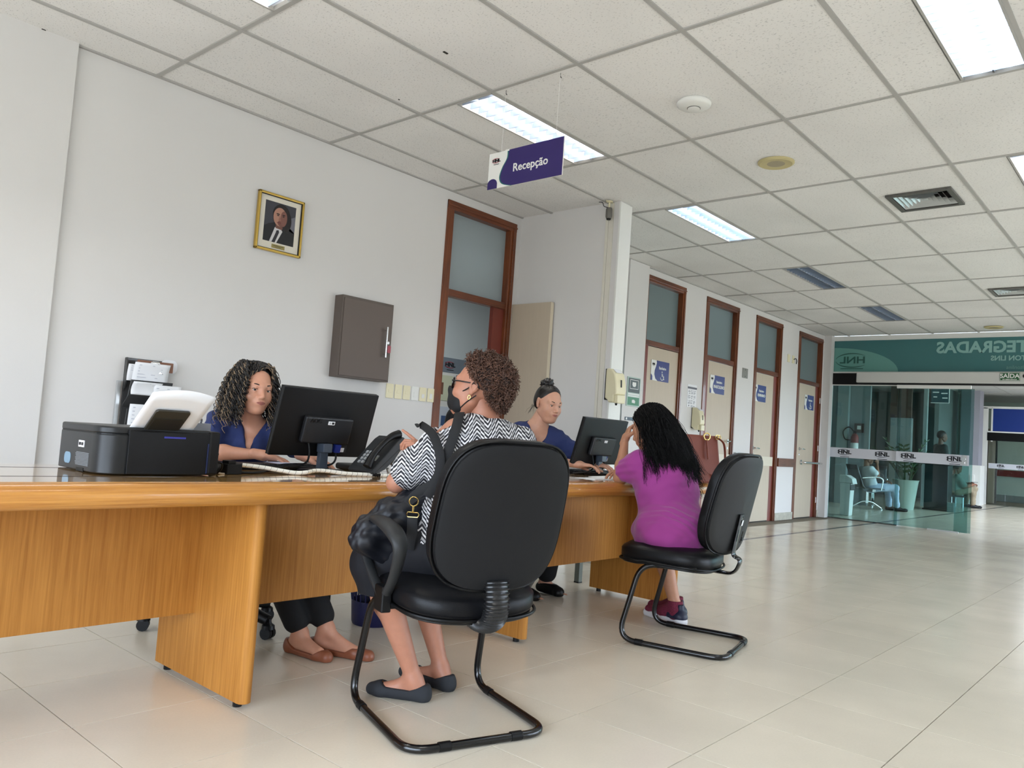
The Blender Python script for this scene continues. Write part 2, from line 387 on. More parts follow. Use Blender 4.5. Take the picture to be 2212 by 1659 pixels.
# little dark chips in the tiles beside the ceiling line
cm = MB()
for (x, y, a, b) in ((2.02, -1.98, .03, .012), (1.90, -1.86, .02, .01), (.36, -.36, .02, .008), (.62, -.31, .02, .008), (2.28, -1.3, .008, .006)):
    cm.box(x - a / 2, x + a / 2, y - b / 2, y + b / 2, CH + .0035, CH + .007)
obj('tile_chip', cm, M_gap, ce, kind='stuff')
for hx, hy in ((2.53, -1.962), (2.53, -2.363)):
    obj('hanging_hook', MB().tube(bez([(hx, hy, CH), (hx, hy, CH - .015), (hx + .006, hy, CH - .022), (hx + .003, hy - .006, CH - .03), (hx - .006, hy - .003, CH - .024)], 4), .0014, 5), M_dark, ce)

# ---- lamps
M_refl = mat('mirror_reflector', (.78, .80, .84, 1), .38, metal=1); M_blade = mat('louvre_blade', rgb(176, 188, 206), .35, metal=.75)
M_tube = mat('lit_fluorescent_tube', (1, 1, 1, 1), .5, emit=(1, .95, .86, 1), es=TUBE)
M_tubeo = mat('unlit_fluorescent_tube', rgb(240, 243, 245), .25)
M_tubec = mat('lit_fluorescent_tube_cool', (1, 1, 1, 1), .5, emit=(.82, .92, 1, 1), es=TUBE)
def lamp(xa, ya, yb, on, cool, label):
    t = thing('ceiling_lamp', label, 'lamp', ((xa + .625), (ya + yb) / 2, CH), 0, 'recessed louvre ceiling lamps')
    L_ = .612; w = (yb - ya) / 2 - .014
    fr = MB()
    for s in (-1, 1):
        fr.box(-L_, L_, s * w - .006, s * w + .006, -.004, .02); fr.box(s * L_ - .006, s * L_ + .006, -w, w, -.004, .02)
    obj('trim_frame', fr, M_tbar, t)
    obj('housing', MB().box(-L_, L_, -w, w, .085, .10).box(-L_, L_, -w - .004, -w, 0, .09).box(-L_, L_, w, w + .004, 0, .09).box(-L_ - .004, -L_, -w, w, 0, .09).box(L_, L_ + .004, -w, w, 0, .09), M_refl, t)
    for s in (-1, 1):
        cy = s * w / 2
        obj('fluorescent_tube', MB().tube([(-.58, cy, .058), (.58, cy, .058)], .014, 8), (M_tubec if cool else M_tube) if on else M_tubeo, t, smooth=60)
        hw = w / 2 - .004
        def side(q):
            def fn(a, b):
                yy = hw * (1 - .55 * b * b); return (-L_ + 2 * L_ * a, cy + q * yy, .002 + .062 * b)
            return fn
        r = MB()
        for q in (-1, 1): r.grid(side(q), 2, 6)
        obj('reflector', r, M_refl, t, smooth=60, fixn=False)
        b = MB()
        for k in range(17):
            x = -L_ + (k + .5) * 2 * L_ / 17
            b.prism([(-hw, .002), (hw, .002), (hw * .88, .054), (0, .050), (-hw * .88, .054)], (x - .0015, cy, 0), (0, 1, 0), (0, 0, 1), (.003, 0, 0))
        obj('cross_louvre', b, M_blade, t, kind='stuff')
    return t
for (i, st) in LAMPS:
    a = -1.875; b = -1.5625
    lab = {0: 'lit recessed louvre lamp cut off by the top edge, left of the sign', 2: 'lit recessed louvre lamp directly behind the hanging purple sign', 4: 'bluish-white lit louvre lamp right of the small ceiling camera',
           6: 'unlit recessed louvre lamp above the corridor doors, nearer one', 8: 'unlit recessed louvre lamp nearest the teal glass front'}[i]
    lamp(i * 1.25, a, b, st == 'on', i == 4, lab)
for i in (0, 2, 4, 6, 8):
    lab = {0: 'lit louvre lamp above and behind the camera', 2: 'large bright louvre lamp in the top right corner', 4: 'lit louvre lamp cut off by the right edge above the square vent', 6: 'louvre lamp outside the right edge, third of the near row', 8: 'louvre lamp outside the right edge, last of the near row'}[i]
    lamp(i * 1.25, -4.375, -4.0625, i < 7, i == 2, lab)

# ---- vents, speakers, access point, camera
M_ventd = mat('dark_vent_metal', rgb(98, 96, 92), .4, metal=.4)
M_ventl = mat('pale_blade_metal', rgb(196, 200, 200), .35, metal=.3)
def vent(cx, cy, label):
    t = thing('air_vent', label, 'air vent', (cx, cy, CH), 0, 'square ceiling air vents')
    f_ = MB()
    for (a, b, c, d) in ((-.225, .225, -.225, -.19), (-.225, .225, .19, .225), (-.225, -.19, -.19, .19), (.19, .225, -.19, .19)): f_.box(a, b, c, d, -.012, .004)
    obj('outer_frame', f_, M_ventd, t, bevel=.002)
    obj('duct_box', MB().box(-.2, .2, -.2, .2, .10, .11), M_gap, t)
    for k in range(5):
        a = .185 - k * .034; bm = MB()
        for (u, v) in (((1, 0), (0, 1)), ((0, 1), (-1, 0)), ((-1, 0), (0, -1)), ((0, -1), (1, 0))):
            P = lambda p, q, z: (u[0] * p + v[0] * q, u[1] * p + v[1] * q, z)
            b_ = a - .03
            bm.add([P(a, -a, -.002), P(a, a, -.002), P(b_, b_, .035), P(b_, -b_, .035), P(a - .003, -a, .001), P(a - .003, a, .001), P(b_ - .003, b_, .038), P(b_ - .003, -b_, .038)],
                   [(0, 1, 2, 3), (7, 6, 5, 4), (0, 4, 5, 1), (1, 5, 6, 2), (2, 6, 7, 3), (3, 7, 4, 0)])
        obj('deflector_blade', bm, M_ventl, t)
    obj('centre_plate', MB().box(-.02, .02, -.02, .02, .0, .004), M_ventl, t)
vent(5.70, -3.425, 'square ceiling air vent with a dusty grey frame, nearer one')
vent(9.55, -3.42, 'square ceiling air vent further away at the right edge')
M_yell = mat('yellowed_plastic', rgb(196, 184, 138), .55); M_yellg = mat('yellowed_grille', rgb(168, 158, 134), .8, bump=(600, .5, .001))
for cx, cy, lab in ((4.41, -2.795, 'round yellowed ceiling speaker between the lamp and the square vent'), (12.14, -2.77, 'round yellowed ceiling speaker just before the teal glass front')):
    t = thing('ceiling_speaker', lab, 'speaker', (cx, cy, CH), 0, 'round ceiling speakers')
    obj('bezel_ring', MB().lathe([(.092, .004), (.122, .004), (.122, -.004), (.108, -.012), (.094, -.008)], n=32), M_yell, t, smooth=40)
    obj('grille', MB().lathe([(.094, .002), (.094, -.005), (.06, -.008), (.0, -.009)], n=32), M_yellg, t, smooth=40)
t = thing('wifi_access_point', 'round white domed device on the ceiling above the speaker', 'detector', (3.255, -2.785, CH))  # the domed device is a wireless access point
obj('body', MB().lathe([(.092, .006), (.100, -.004), (.098, -.014), (.08, -.026), (.045, -.032), (0, -.034)], n=36), M_white, t, smooth=50)
obj('centre_ring', MB().lathe([(.036, -.030), (.036, -.038), (.03, -.040), (0, -.041)], n=28), M_white, t, smooth=50)
obj('ring_groove', MB().lathe([(.0385, -.030), (.0385, -.0345), (.0365, -.0345), (.0365, -.030)], n=28), M_dark, t, smooth=50)
t = thing('security_camera', 'small grey ceiling camera on top of the white partition end', 'camera', (4.60, -1.285, CH))
obj('mount', MB().lathe([(.03, 0), (.03, -.006), (.01, -.012)], n=14).cyl((0, 0, 0), (0, 0, -.05), .007).box(-.05, .05, -.003, .003, -.006, -.001), M_cream, t, smooth=40)
obj('camera_body', MB().lathe([(0, .05), (.022, .045), (.027, .03), (.027, -.03), (.022, -.045), (0, -.05)], (0, 0, -.1), 18), mat('camera_grey', rgb(112, 110, 104), .5, metal=.3), t, smooth=40)
obj('lens', MB().lathe([(.018, 0), (.018, -.008), (0, -.009)], (0, 0, -.148), 14), M_black, t, smooth=40)
obj('cable', MB().tube(bez([(0, .01, -.05), (-.02, .04, -.04), (-.03, .05, -.01), (-.04, .08, -.004)], 5), .003, 6), M_black, t)

# ---- walls
# openings of the long wall: (x0, x1, red strip side, open?)
DOORS = [(3.707, 4.584, 'R', 1), (6.828, 7.757, 'L', 0), (8.30, 9.236, 'L', 0), (9.786, 10.717, 'R', 0), (11.372, 12.391, 'R', 0)]
wl_ = MB(); xs = .80
for (a, b, s, o) in DOORS:
    wl_.box(xs, a, YW, YW + .14, 0, CH + .12); wl_.box(a, b, YW, YW + .14, 2.925, CH + .12); xs = b
wl_.box(xs, XE + .05, YW, YW + .14, 0, CH + .12)
obj('wall_reception', wl_, M_wall, kind='structure')
obj('wall_reception_left', MB().box(XL, .80, YW - .035, YW + .14, 0, CH + .12), M_wall, kind='structure')
obj('wall_left', MB().box(XL - .15, XL, YB, YW + .14, 2.2, 3.2).box(XL - .15, XL, YB, -8.5, 0, 2.2).box(XL - .15, XL, -1.4, YW + .14, 0, 2.2).box(XL - .15, XL, -8.5, -1.4, 0, .1), M_wall, kind='structure')
obj('window_9', MB().box(XL - .1, XL - .05, -6.65, -6.6, .1, 2.2).box(XL - .1, XL - .05, -4.75, -4.7, .1, 2.2).box(XL - .1, XL - .05, -8.5, -1.4, 2.15, 2.2), M_alu, kind='structure')
obj('wall_window_closed', MB().box(XL, 3.5, YB - .15, YB, .2, 2.2), M_wall, kind='structure')
pw = obj('wall_partition', MB().box(4.655, 4.80, -1.36, YW, 0, CH + .02), M_wall, kind='structure')
obj('cable_conduit', MB().box(4.645, 4.655, -1.252, -1.225, .8, CH), M_offw, pw, bevel=.003)
obj('corner_strip', MB().box(4.648, 4.655, -1.30, -1.255, 0, CH), M_offw, pw)
obj('wall_end_cap', MB().box(4.640, 4.81, -1.375, -1.36, 0, CH - .005), M_white, pw)
obj('wall_pilaster', MB().box(6.43, 6.828, YW - .05, YW, 0, CH), M_wall, kind='structure')
obj('wall_window_side', MB().box(XL, XE, YB - .15, YB, 0, .2).box(XL, XE, YB - .15, YB, 2.2, 3.2), M_wall, kind='structure')
for i in range(5):
    x = XL + 1.0 + i * 4.1 - 1.3
    obj('wall_window_pier', MB().box(max(x - .2, XL), x + .2, YB - .15, YB, .2, 2.2), M_wall, kind='structure')
obj('wall_right_far', MB().box(XE - .0, XE + .12, YB, -7.4, 0, 3.2), M_wall, kind='structure')
for i in range(4):
    cx = -2.4 + i * 4.1
    wf = MB()
    if i < 2: continue
    for (a, b, c, d) in ((-1.9, 1.9, .2, .25), (-1.9, 1.9, 2.14, 2.2), (-1.9, -1.84, .2, 2.2), (1.84, 1.9, .2, 2.2), (-.03, .03, .2, 2.2)):
        wf.box(cx + a, cx + b, YB - .12, YB - .06, c, d)
    w_ = obj('window_%d' % (i + 1), wf, M_alu, kind='structure')
# baseboards (marble) along the long wall
bi = 1; xs = 4.80
for (a, b, s, o) in DOORS[1:]:
    obj('baseboard_%d' % bi, MB().box(xs if xs > 5 else 4.80, a, YW - .018 - (.05 if b < 8 else 0), YW, 0, .112), M_marble, kind='structure', bevel=.002); bi += 1; xs = b
obj('baseboard_%d' % bi, MB().box(xs, XE - .03, YW - .018, YW, 0, .112), M_marble, kind='structure', bevel=.002); bi += 1
obj('baseboard_%d' % bi, MB().box(.80, 3.70, YW - .015, YW, 0, .09), M_marble, kind='structure')
# column at the end of the long wall, next to the glass front
obj('wall_corner_post', MB().box(XE - .16, XE - .02, YW - .12, YW, 0, CH), M_wall, kind='structure')

# ---- doors of the long wall
def door(n, a, b, side, open_):
    root = thing('door_%d' % n, ['open doorway with mahogany frame behind the seated customer', 'beige restroom door behind the customer in magenta', 'beige restroom door right of the wall calendar', 'beige restroom door right of the small grey wall plate', 'beige door with a grab bar next to the glass front'][n - 1], 'door', (a, YW, 0), kind='structure')
    y1 = YW - .012; y2 = YW + .10; c = .075; tz = 2.925
    F = MB().box(a, a + c, y1, y2, 0, tz); obj('frame_post', F, M_frame, root, world=True, bevel=.004)
    F = MB().box(b - c, b, y1, y2, 0, tz); obj('frame_post', F, M_frame, root, world=True, bevel=.004)
    obj('frame_head', MB().box(a, b, y1 - .002, y2, tz - .078, tz), M_frameh, root, world=True, bevel=.004)
    obj('frame_bead', MB().box(a - .0, b, y1 - .010, y1 - .002, tz - .05, tz - .035).box(b - .05, b - .035, y1 - .010, y1, 0, tz - .035), M_frameh, root, world=True, bevel=.003)
    obj('transom_bar', MB().box(a + c, b - c, YW + .0, YW + .07, 2.125, 2.185), M_frameh, root, world=True, bevel=.003)
    obj('transom_pane', MB().box(a + c, b - c, YW + .055, YW + .063, 2.185, tz - .078), M_frost1 if n == 1 else M_frost, root, world=True)
    st = .135
    if side == 'R': obj('side_panel', MB().box(b - c - st, b - c, YW + .02, YW + .06, 0, 2.125), M_jamb, root, world=True); la, lb = a + c, b - c - st
    else: obj('side_panel', MB().box(a + c * .3, a + c * .3 + st, YW + .01, YW + .05, 0, 2.125), M_jamb, root, world=True); la, lb = a + c * .3 + st, b - c
    if open_:
        lf = obj('leaf', MB().box(4.600, 4.640, -.73, -.262, .01, 2.185), M_leaf, root, world=True, bevel=.002)
        obj('leaf_edge', MB().box(4.602, 4.638, -.733, -.7295, .01, 2.183), mat('pale_door_edge', rgb(226, 214, 190), .5), root, world=True)
        return root, None
    lf = obj('leaf', MB().box(la + .003, lb - .003, YW + .012, YW + .05, .012, 2.12), M_leaf, root, world=True, bevel=.002)
    obj('threshold_gap', MB().box(la, lb, YW + .02, YW + .06, 0, .012), M_gap, root, world=True)
    return root, (la, lb)
DD = [door(i + 1, *d) for i, d in enumerate(DOORS)]
def lever(root, x, z, sgn):
    y = YW + .012
    obj('handle', MB().lathe([(0, 0), (.024, 0), (.024, .006), (0, .008)], n=14).add([], []), M_chrome, root)  if False else None
    m = MB().cyl((x, y, z), (x, y - .012, z), .025, 16).cyl((x, y - .01, z), (x, y - .05, z), .009, 10).tube(fillet([(x, y - .048, z), (x + sgn * .03, y - .052, z), (x + sgn * .12, y - .045, z - .004)], .02), .010, 8)
    obj('lever_handle', m, M_chrome, root, smooth=40, world=True)
    obj('lock_escutcheon', MB().tube([(x, y, z - .09), (x, y - .006, z - .09)], .019, 14).box(x - .003, x + .003, y - .008, y - .005, z - .1, z - .085), M_chrome, root, smooth=40, world=True)
lever(DD[1][0], 7.60, 1.08, -1); lever(DD[2][0], 9.10, 1.11, -1); lever(DD[3][0], 9.90, 1.05, 1); lever(DD[4][0], 11.60, 1.09, 1)
# kick / push plates
obj('push_plate', MB().box(9.855, 10.57, YW - .002, YW + .012, .80, .935), mat('cream_laminate', rgb(214, 206, 186), .5), DD[3][0], world=True, bevel=.002)
obj('push_plate', MB().box(8.50, 9.16, YW - .002, YW + .012, .80, .935), MATS['cream_laminate'], DD[2][0], world=True, bevel=.002)
obj('grab_bar', MB().tube(fillet([(11.68, YW + .01, .88), (11.68, YW - .06, .88), (12.42, YW - .06, .875), (12.42, YW, .875)], .02), .016, 12).cyl((11.68, YW + .012, .88), (11.68, YW - .002, .88), .04, 16), M_chrome, DD[4][0], smooth=40, world=True)
for z in (.28, 1.12, 1.9): obj('hinge', MB().cyl((12.325, YW - .016, z - .045), (12.325, YW - .016, z + .045), .008, 8), M_alu, DD[4][0], smooth=40, world=True)

# restroom signs on the doors (white field with swoosh, navy field)
def restroom_sign(cx, cz, w, h, lines, label, wheelchair=False):
    y = YW + .010
    t = thing('restroom_sign', label, 'sign', (cx, y, cz), 0, 'navy and white signs on the restroom doors')
    obj('plate', MB().box(-w / 2, w / 2, -.004, 0, -h / 2, h / 2), M_white, t)
    pts = [(w / 2, h / 2), (w / 2, -h / 2), (-w * .12, -h / 2), (-w * .24, -h * .40), (-w * .31, -h * .2), (-w * .30, 0), (-w * .24, h * .2), (-w * .20, h * .38), (-w * .22, h / 2)]
    obj('navy_field', MB().prism([(p[0], p[1]) for p in pts][::-1], (0, -.0055, 0), (1, 0, 0), (0, 0, 1), (0, .002, 0)), M_blue, t)
    obj('navy_corner', MB().prism([(-w / 2, -h / 2), (-w * .41, -h / 2), (-w * .42, -h * .3), (-w * .47, -h * .22), (-w / 2, -h * .2)], (0, -.0055, 0), (1, 0, 0), (0, 0, 1), (0, .002, 0)), M_blue, t)
    logo((-w * .37, -.006, h * .30), (1, 0, 0), (0, 0, 1), h * .10, t, world=False)
    text(lines[0], h * .19, (w * .12, -.006, h * .15), (1, 0, 0), (0, 0, 1), M_white, t, bold=.001, world=False)
    if len(lines) > 1: text(lines[1], h * .23, (w * .12, -.006, -h * .12), (1, 0, 0), (0, 0, 1), M_white, t, bold=.0015, world=False)
    if wheelchair:
        m = MB(); c = (w * .11, -h * .27); k = h * .16
        m.tube([(c[0] + k * math.cos(a), -.006, c[1] + k * math.sin(a)) for a in np.linspace(-2.9, .35, 12)], k * .13, 5)
        m.tube([(c[0] - k * .1, -.006, c[1] + k * 1.1), (c[0] - k * .1, -.006, c[1] + k * .25), (c[0] + k * .65, -.006, c[1] + k * .2), (c[0] + k * 1.0, -.006, c[1] - k * .75), (c[0] + k * 1.3, -.006, c[1] - k * .7)], k * .15, 5)
        m.tube([(c[0] - k * .1, -.006, c[1] + k * .7), (c[0] + k * .5, -.006, c[1] + k * .65)], k * .13, 5)
        m.lathe([(0, 0), (.26 * k, 0), (.26 * k, .002), (0, .002)], (c[0] - k * .1, -.006, c[1] + k * 1.45), 10)
        m.cyl((c[0] - k * .1, -.008, c[1] + k * 1.5), (c[0] - k * .1, -.004, c[1] + k * 1.5), k * .24, 10)
        obj('wheelchair_symbol', m, M_white, t)
restroom_sign(7.27, 1.855, .40, .235, ['Banheiro'], 'navy restroom sign with a wheelchair symbol above the customer in magenta', True)
restroom_sign(8.72, 1.83, .40, .235, ['Banheiro', 'MASCULINO'], 'navy men\'s restroom sign on the door right of the calendar')
restroom_sign(10.04, 1.83, .40, .235, ['Banheiro', 'FEMININO'], 'navy women\'s restroom sign on the door right of the grey wall plate')
restroom_sign(11.92, 1.84, .38, .235, ['Banheiro'], 'navy restroom sign with a wheelchair symbol on the door beside the glass front', True)

# wall-mounted things of the corridor
y = YW
t = thing('wall_poster', 'grey and green framed notice on the pilaster beside the soap dispenser', 'poster', (6.63, y - .05, 1.56))
obj('frame', MB().box(-.13, .13, -.010, 0, -.16, .16), mat('pale_green_frame', rgb(176, 196, 186), .4), t, bevel=.002)
obj('grey_print', MB().box(-.115, .115, -.0115, -.01, -.01, .148), mat('grey_print', rgb(98, 108, 110), .6), t)
m = MB()
for (a, b, c, d) in ((-.085, .085, .03, .036), (-.085, .085, .126, .132), (-.085, -.079, .03, .132), (.079, .085, .03, .132)): m.box(a, b, -.0125, -.0115, c, d)
obj('inner_border', m, M_white, t); obj('white_shield', MB().prism([(-.035, .105), (.035, .105), (.038, .075), (.02, .055), (-.02, .055), (-.038, .075)][::-1], (0, -.0125, 0), (1, 0, 0), (0, 0, 1), (0, .001, 0)), M_white, t)
obj('green_print', MB().box(-.115, .115, -.0115, -.01, -.148, -.06), mat('green_print', rgb(96, 148, 122), .6), t)
obj('text_bar', MB().box(-.11, .11, -.0115, -.01, -.035, -.018), M_white, t); obj('text_bar', MB().box(-.11, .11, -.0115, -.01, -.055, -.042), M_white, t)
obj('pale_blot', MB().prism([(-.03, -.12), (.03, -.125), (.035, -.10), (.01, -.085), (-.03, -.09)], (0, -.0125, 0), (1, 0, 0), (0, 0, 1), (0, .001, 0)), M_white, t)
t = thing('nameplate', 'long dark name plate on the pilaster above the monitor', 'sign', (6.66, y - .05, 1.262))
obj('plate', MB().box(-.165, .165, -.005, 0, -.018, .018), mat('dark_blue_plate', rgb(34, 52, 66), .4), t); obj('white_emblem', MB().box(-.15, -.125, -.0062, -.005, -.011, .011), M_white, t); obj('blue_lettering', MB().box(-.06, .03, -.0062, -.005, -.004, .004), mat('pale_blue_print', rgb(96, 130, 150), .5), t)
t = thing('wall_calendar', 'narrow white paper calendar above the far soap dispenser', 'calendar', (8.045, y, 1.63))
obj('sheet', MB().box(-.115, .115, -.003, 0, -.14, .14), M_paper, t)
obj('grey_header', MB().box(-.115, .115, -.0042, -.003, .085, .11), mat('grey_ink', rgb(110, 112, 120), .7), t)
for r in range(3):
    for c in range(3):
        m = MB()
        for q in range(4):
            for s in range(4):
                if random.random() < .75: m.box(-.095 + c * .066 + s * .013, -.095 + c * .066 + s * .013 + .008, -.0042, -.003, .06 - r * .062 - q * .012, .06 - r * .062 - q * .012 + .006)
        obj('month_block', m, MATS['grey_ink'], t)
obj('footer_print', MB().box(-.08, -.06, -.0042, -.003, -.13, -.115).box(-.02, .03, -.0042, -.003, -.128, -.12).box(.05, .07, -.0042, -.003, -.13, -.12), MATS['grey_ink'], t)
def dispenser(loc, rz, label):
    t = thing('soap_dispenser', label, 'soap dispenser', loc, rz, 'cream wall soap dispensers')
    # local: wall plane y=0, sticks out to -y
    prof = [(0, .135), (-.02, .145), (-.06, .135), (-.10, .10), (-.122, .03), (-.128, -.04), (-.122, -.07), (-.10, -.075), (-.10, -.135), (-.045, -.135), (-.03, -.115), (0, -.10)]
    m = MB(); m.prism(prof, (-.058, 0, 0), (0, 1, 0), (0, 0, 1), (.116, 0, 0))
    obj('housing', m, M_cream, t, bevel=.009, smooth=50)
    obj('back_plate', MB().box(-.062, .062, -.006, .0, -.115, .14), M_dark, t, bevel=.003)
    obj('sticker', MB().prism([(-.062, .137), (-.098, .106), (-.1, .108), (-.064, .139)], (-.035, 0, 0), (0, 1, 0), (0, 0, 1), (.07, 0, 0)), M_paper, t)
    obj('level_window', MB().prism([(-.1265, -.01), (-.1225, .05), (-.1255, .05), (-.1295, -.01)], (-.006, 0, 0), (0, 1, 0), (0, 0, 1), (.012, 0, 0)), M_dark, t)
    obj('push_lever', MB().box(-.045, .045, -.136, -.10, -.14, -.072), M_cream, t, bevel=.006)
    obj('nozzle', MB().cyl((0, -.08, -.135), (0, -.08, -.155), .012, 10, .008), M_black, t)
dispenser((4.640, -1.375, 1.452), -.18, 'cream soap dispenser on the end of the white partition wall')
dispenser((8.12, y, 1.35), 0, 'cream soap dispenser on the wall below the narrow calendar')
t = thing('wall_plate', 'small square grey metal plate on the wall between two doors', 'plate', (9.505, y, 2.065))
obj('plate', MB().box(-.085, .085, -.006, 0, -.068, .068), mat('grey_sheet_metal', rgb(136, 134, 128), .5, metal=.3), t, bevel=.002)
for z in (-.045, .045): obj('screw', MB().cyl((0, -.009, z), (0, -.006, z), .006, 8), M_dark, t)
for x, lab in ((10.99, 'cream blank switch plate high on the wall, left one'), (11.17, 'cream cable outlet plate high on the wall with a dark cable')):
    t = thing('switch_plate', lab, 'switch', (x, y, 2.45), 0, 'switch plates high on the corridor wall')
    obj('plate', MB().box(-.045, .045, -.008, 0, -.06, .06), M_cream, t, bevel=.004)
    if x > 11: obj('cable_end', MB().tube(bez([(0, -.008, 0), (.03, -.03, .015), (.07, -.03, -.01), (.085, -.02, -.06)], 5), .007, 6), M_dark, t)
for n, (a, b) in enumerate(((10.735, 11.36), (9.25, 9.775))):
    tm_ = obj('trim_%d' % (n + 1), MB().box(a, b, y - .03, y, .80, .925), M_frameh, kind='structure', bevel=.004)
t = thing('metal_box', 'small grey metal ledge above the wooden rail behind the right chair', 'box', (9.40, y, .95))
obj('housing', MB().box(-.12, .12, -.04, 0, -.02, .02), M_alu, t, bevel=.003)
# teal glass door frame between the partition and the pilaster
t = thing('door_6', 'teal framed glass door mostly hidden behind the white partition', 'door', (6.0, y, 0), kind='structure')
obj('frame_post', MB().box(6.30, 6.43, y - .03, y, 0, 2.3), mat('grey_teal_aluminium', rgb(120, 142, 142), .45), t, world=True)
obj('frame_gasket', MB().box(6.27, 6.30, y - .035, y, 0, 2.3), mat('dark_teal_rubber', rgb(44, 76, 76), .5), t, world=True)
obj('glass_leaf', MB().box(5.4, 6.27, y - .012, y - .004, 0, 2.3), M_fascia, t, world=True)

# ---- little room behind the open door
obj('wall_back_room', MB().box(3.0, 8.6, 2.6, 2.7, 0, 3.0).box(8.5, 8.6, -.1, 2.6, 0, 3.0).box(2.9, 3.0, -.1, 2.6, 0, 3.0), mat('back_room_paint', rgb(196, 204, 206), .8), kind='structure')
obj('ceiling_back_room', MB().box(2.9, 8.6, -.135, 2.7, 3.0, 3.05), M_wall, kind='structure')
area('back_room_lamp', (5.6, 1.2, 2.96), (0, 0, 0), 1.2, .3, 22, (.92, .97, 1))
t = thing('notice_board', 'grey and white notice board on the wall seen through the open doorway', 'board', (6.9, 2.6, 1.55))
obj('panel', MB().box(-.6, .6, -.02, 0, -.75, .42), M_white, t)
obj('grey_header', MB().box(-.6, .6, -.023, -.02, .22, .42), mat('grey_board', rgb(120, 130, 140), .6), t)
logo((-.27, -.026, .325), (1, 0, 0), (0, 0, 1), .075, t, M_ink, M_red_ink, world=False)
for k, (a, b, c, d, col) in enumerate(((-.52, -.20, -.16, .18, (214, 218, 190)), (-.42, -.16, -.60, -.24, (206, 214, 226)), (-.10, .3, -.2, .16, (200, 210, 214)))):
    obj('leaflet', MB().box(a, b, -.026, -.02, c, d), mat('leaflet_%d' % k, rgb(*col), .7), t)
    obj('leaflet_picture', MB().box(a + .05, a + .15, -.028, -.026, c + .08, c + .24), mat('picture_blue', rgb(70, 96, 140), .7) if k else mat('picture_brown', rgb(120, 84, 66), .7), t)

# ================================================================ GLASS FRONT AND LOBBY BEYOND
gx = XE
gf = obj('wall_glass_front', MB().box(gx - .02, gx + .06, YB + 2.1, YW - .06, 2.925, CH).box(gx - .02, gx + .05, YB + 2.1, YW - .06, 2.385, 2.412), M_white, kind='structure', bevel=.002)
obj('side_post', MB().box(gx - .03, gx + .05, YW - .10, YW - .055, 0, 2.93), M_white, gf)
obj('slim_post', MB().box(gx - .02, gx + .02, -.345, -.325, 0, 2.2), M_alu, gf)
obj('fascia_glass', MB().box(gx + .0, gx + .012, YB + 2.1, -.335, 2.412, 2.925), M_fascia, gf)
# pale ellipse of the printed film, reversed lettering as read from behind
pts = []
for k in range(13):
    a = PI / 2 * k / 12; pts.append((-.34 - 1.05 * math.sin(a), 2.414 + .40 * math.cos(a)))
pts.append((-.34, 2.414))
obj('film_ellipse', MB().prism([(p[0], p[1]) for p in pts], (gx - .002, 0, 0), (0, 1, 0), (0, 0, 1), (.002, 0, 0)), M_fascial, gf)
U_ = (0, 1, 0); V_ = (0, 0, 1)       # mirrored: text direction runs towards +y when seen from the hall
def mtext(s, size, y, z, m, bold, a='LEFT', sx_=1.0):
    t_ = text(s, size, (0, 0, 0), (1, 0, 0), (0, 1, 0), m, gf, 'mirror_lettering', depth=.001, bold=bold, world=True, align=a, sx_=sx_)
    t_.data.transform(Matrix(((0, 0, 1, gx - .004), (1, 0, 0, y), (0, 1, 0, z), (0, 0, 0, 1))))
    return t_
mtext('INTEGRADAS', .235, -1.93, 2.775, M_fasciat, .008, 'RIGHT', 1.02)
mtext('HOSPITAL NILTON LINS', .10, -2.66, 2.61, M_fasciat, .003, 'RIGHT', 1.0)
mtext('@hospitalniltonlins', .075, -2.86, 2.475, MATS['pale_teal_film'], .0, 'RIGHT', 1.0)
mtext('HNL', .155, -.69, 2.60, M_fasciad, .004, 'CENTER', 1.3)
m = MB(); arc_band(m, (gx - .006, -.69, 2.60), (0, -1, 0), (0, 0, 1), (.002, 0, 0), .27, .105, PI * .25, PI * .95, .018); arc_band(m, (gx - .006, -.69, 2.60), (0, -1, 0), (0, 0, 1), (.002, 0, 0), .27, .105, PI * 1.05, PI * 1.75, .018)
obj('mirror_swoosh', m, M_fasciad, gf); obj('small_line', MB().box(gx - .006, gx - .003, -.86, -.5, 2.455, 2.468), M_fasciad, gf)
# door machine
obj('operator_housing', MB().box(gx - .14, gx - .02, -6.2, -.80, 2.225, 2.395), mat('operator_white', rgb(204, 204, 200), .45), gf, bevel=.012)
obj('operator_gap', MB().box(gx - .04, gx - .0, -7.0, -.335, 2.20, 2.385), M_black, gf)
obj('door_track', MB().box(gx - .10, gx + .0, -6.2, -.80, 2.205, 2.226), M_black, gf)
t = thing('exit_sign', 'small green SAIDA exit sign on the white door machine housing', 'sign', (gx - .141, -2.93, 2.325))
obj('plate', MB().box(-.004, 0, -.125, .125, -.062, .062), mat('exit_green', rgb(36, 92, 52), .5), t)
m = MB()
for (a, b, c, d) in ((-.12, .12, .053, .058), (-.12, .12, -.058, -.053), (-.12, -.116, -.058, .058), (.116, .12, -.058, .058)): m.box(-.0055, -.004, a, b, c, d)
obj('white_border', m, M_white, t)
text('SAÍDA', .082, (-.006, 0, .008), (0, -1, 0), (0, 0, 1), M_white, t, bold=.002, world=False, sx_=1.05)
text('DE EMERGÊNCIA', .024, (-.006, 0, -.042), (0, -1, 0), (0, 0, 1), M_white, t, bold=.0004, world=False)
obj('round_sensor', MB().cyl((gx - .14, -3.12, 2.335), (gx - .155, -3.12, 2.335), .03, 14), M_black, gf)
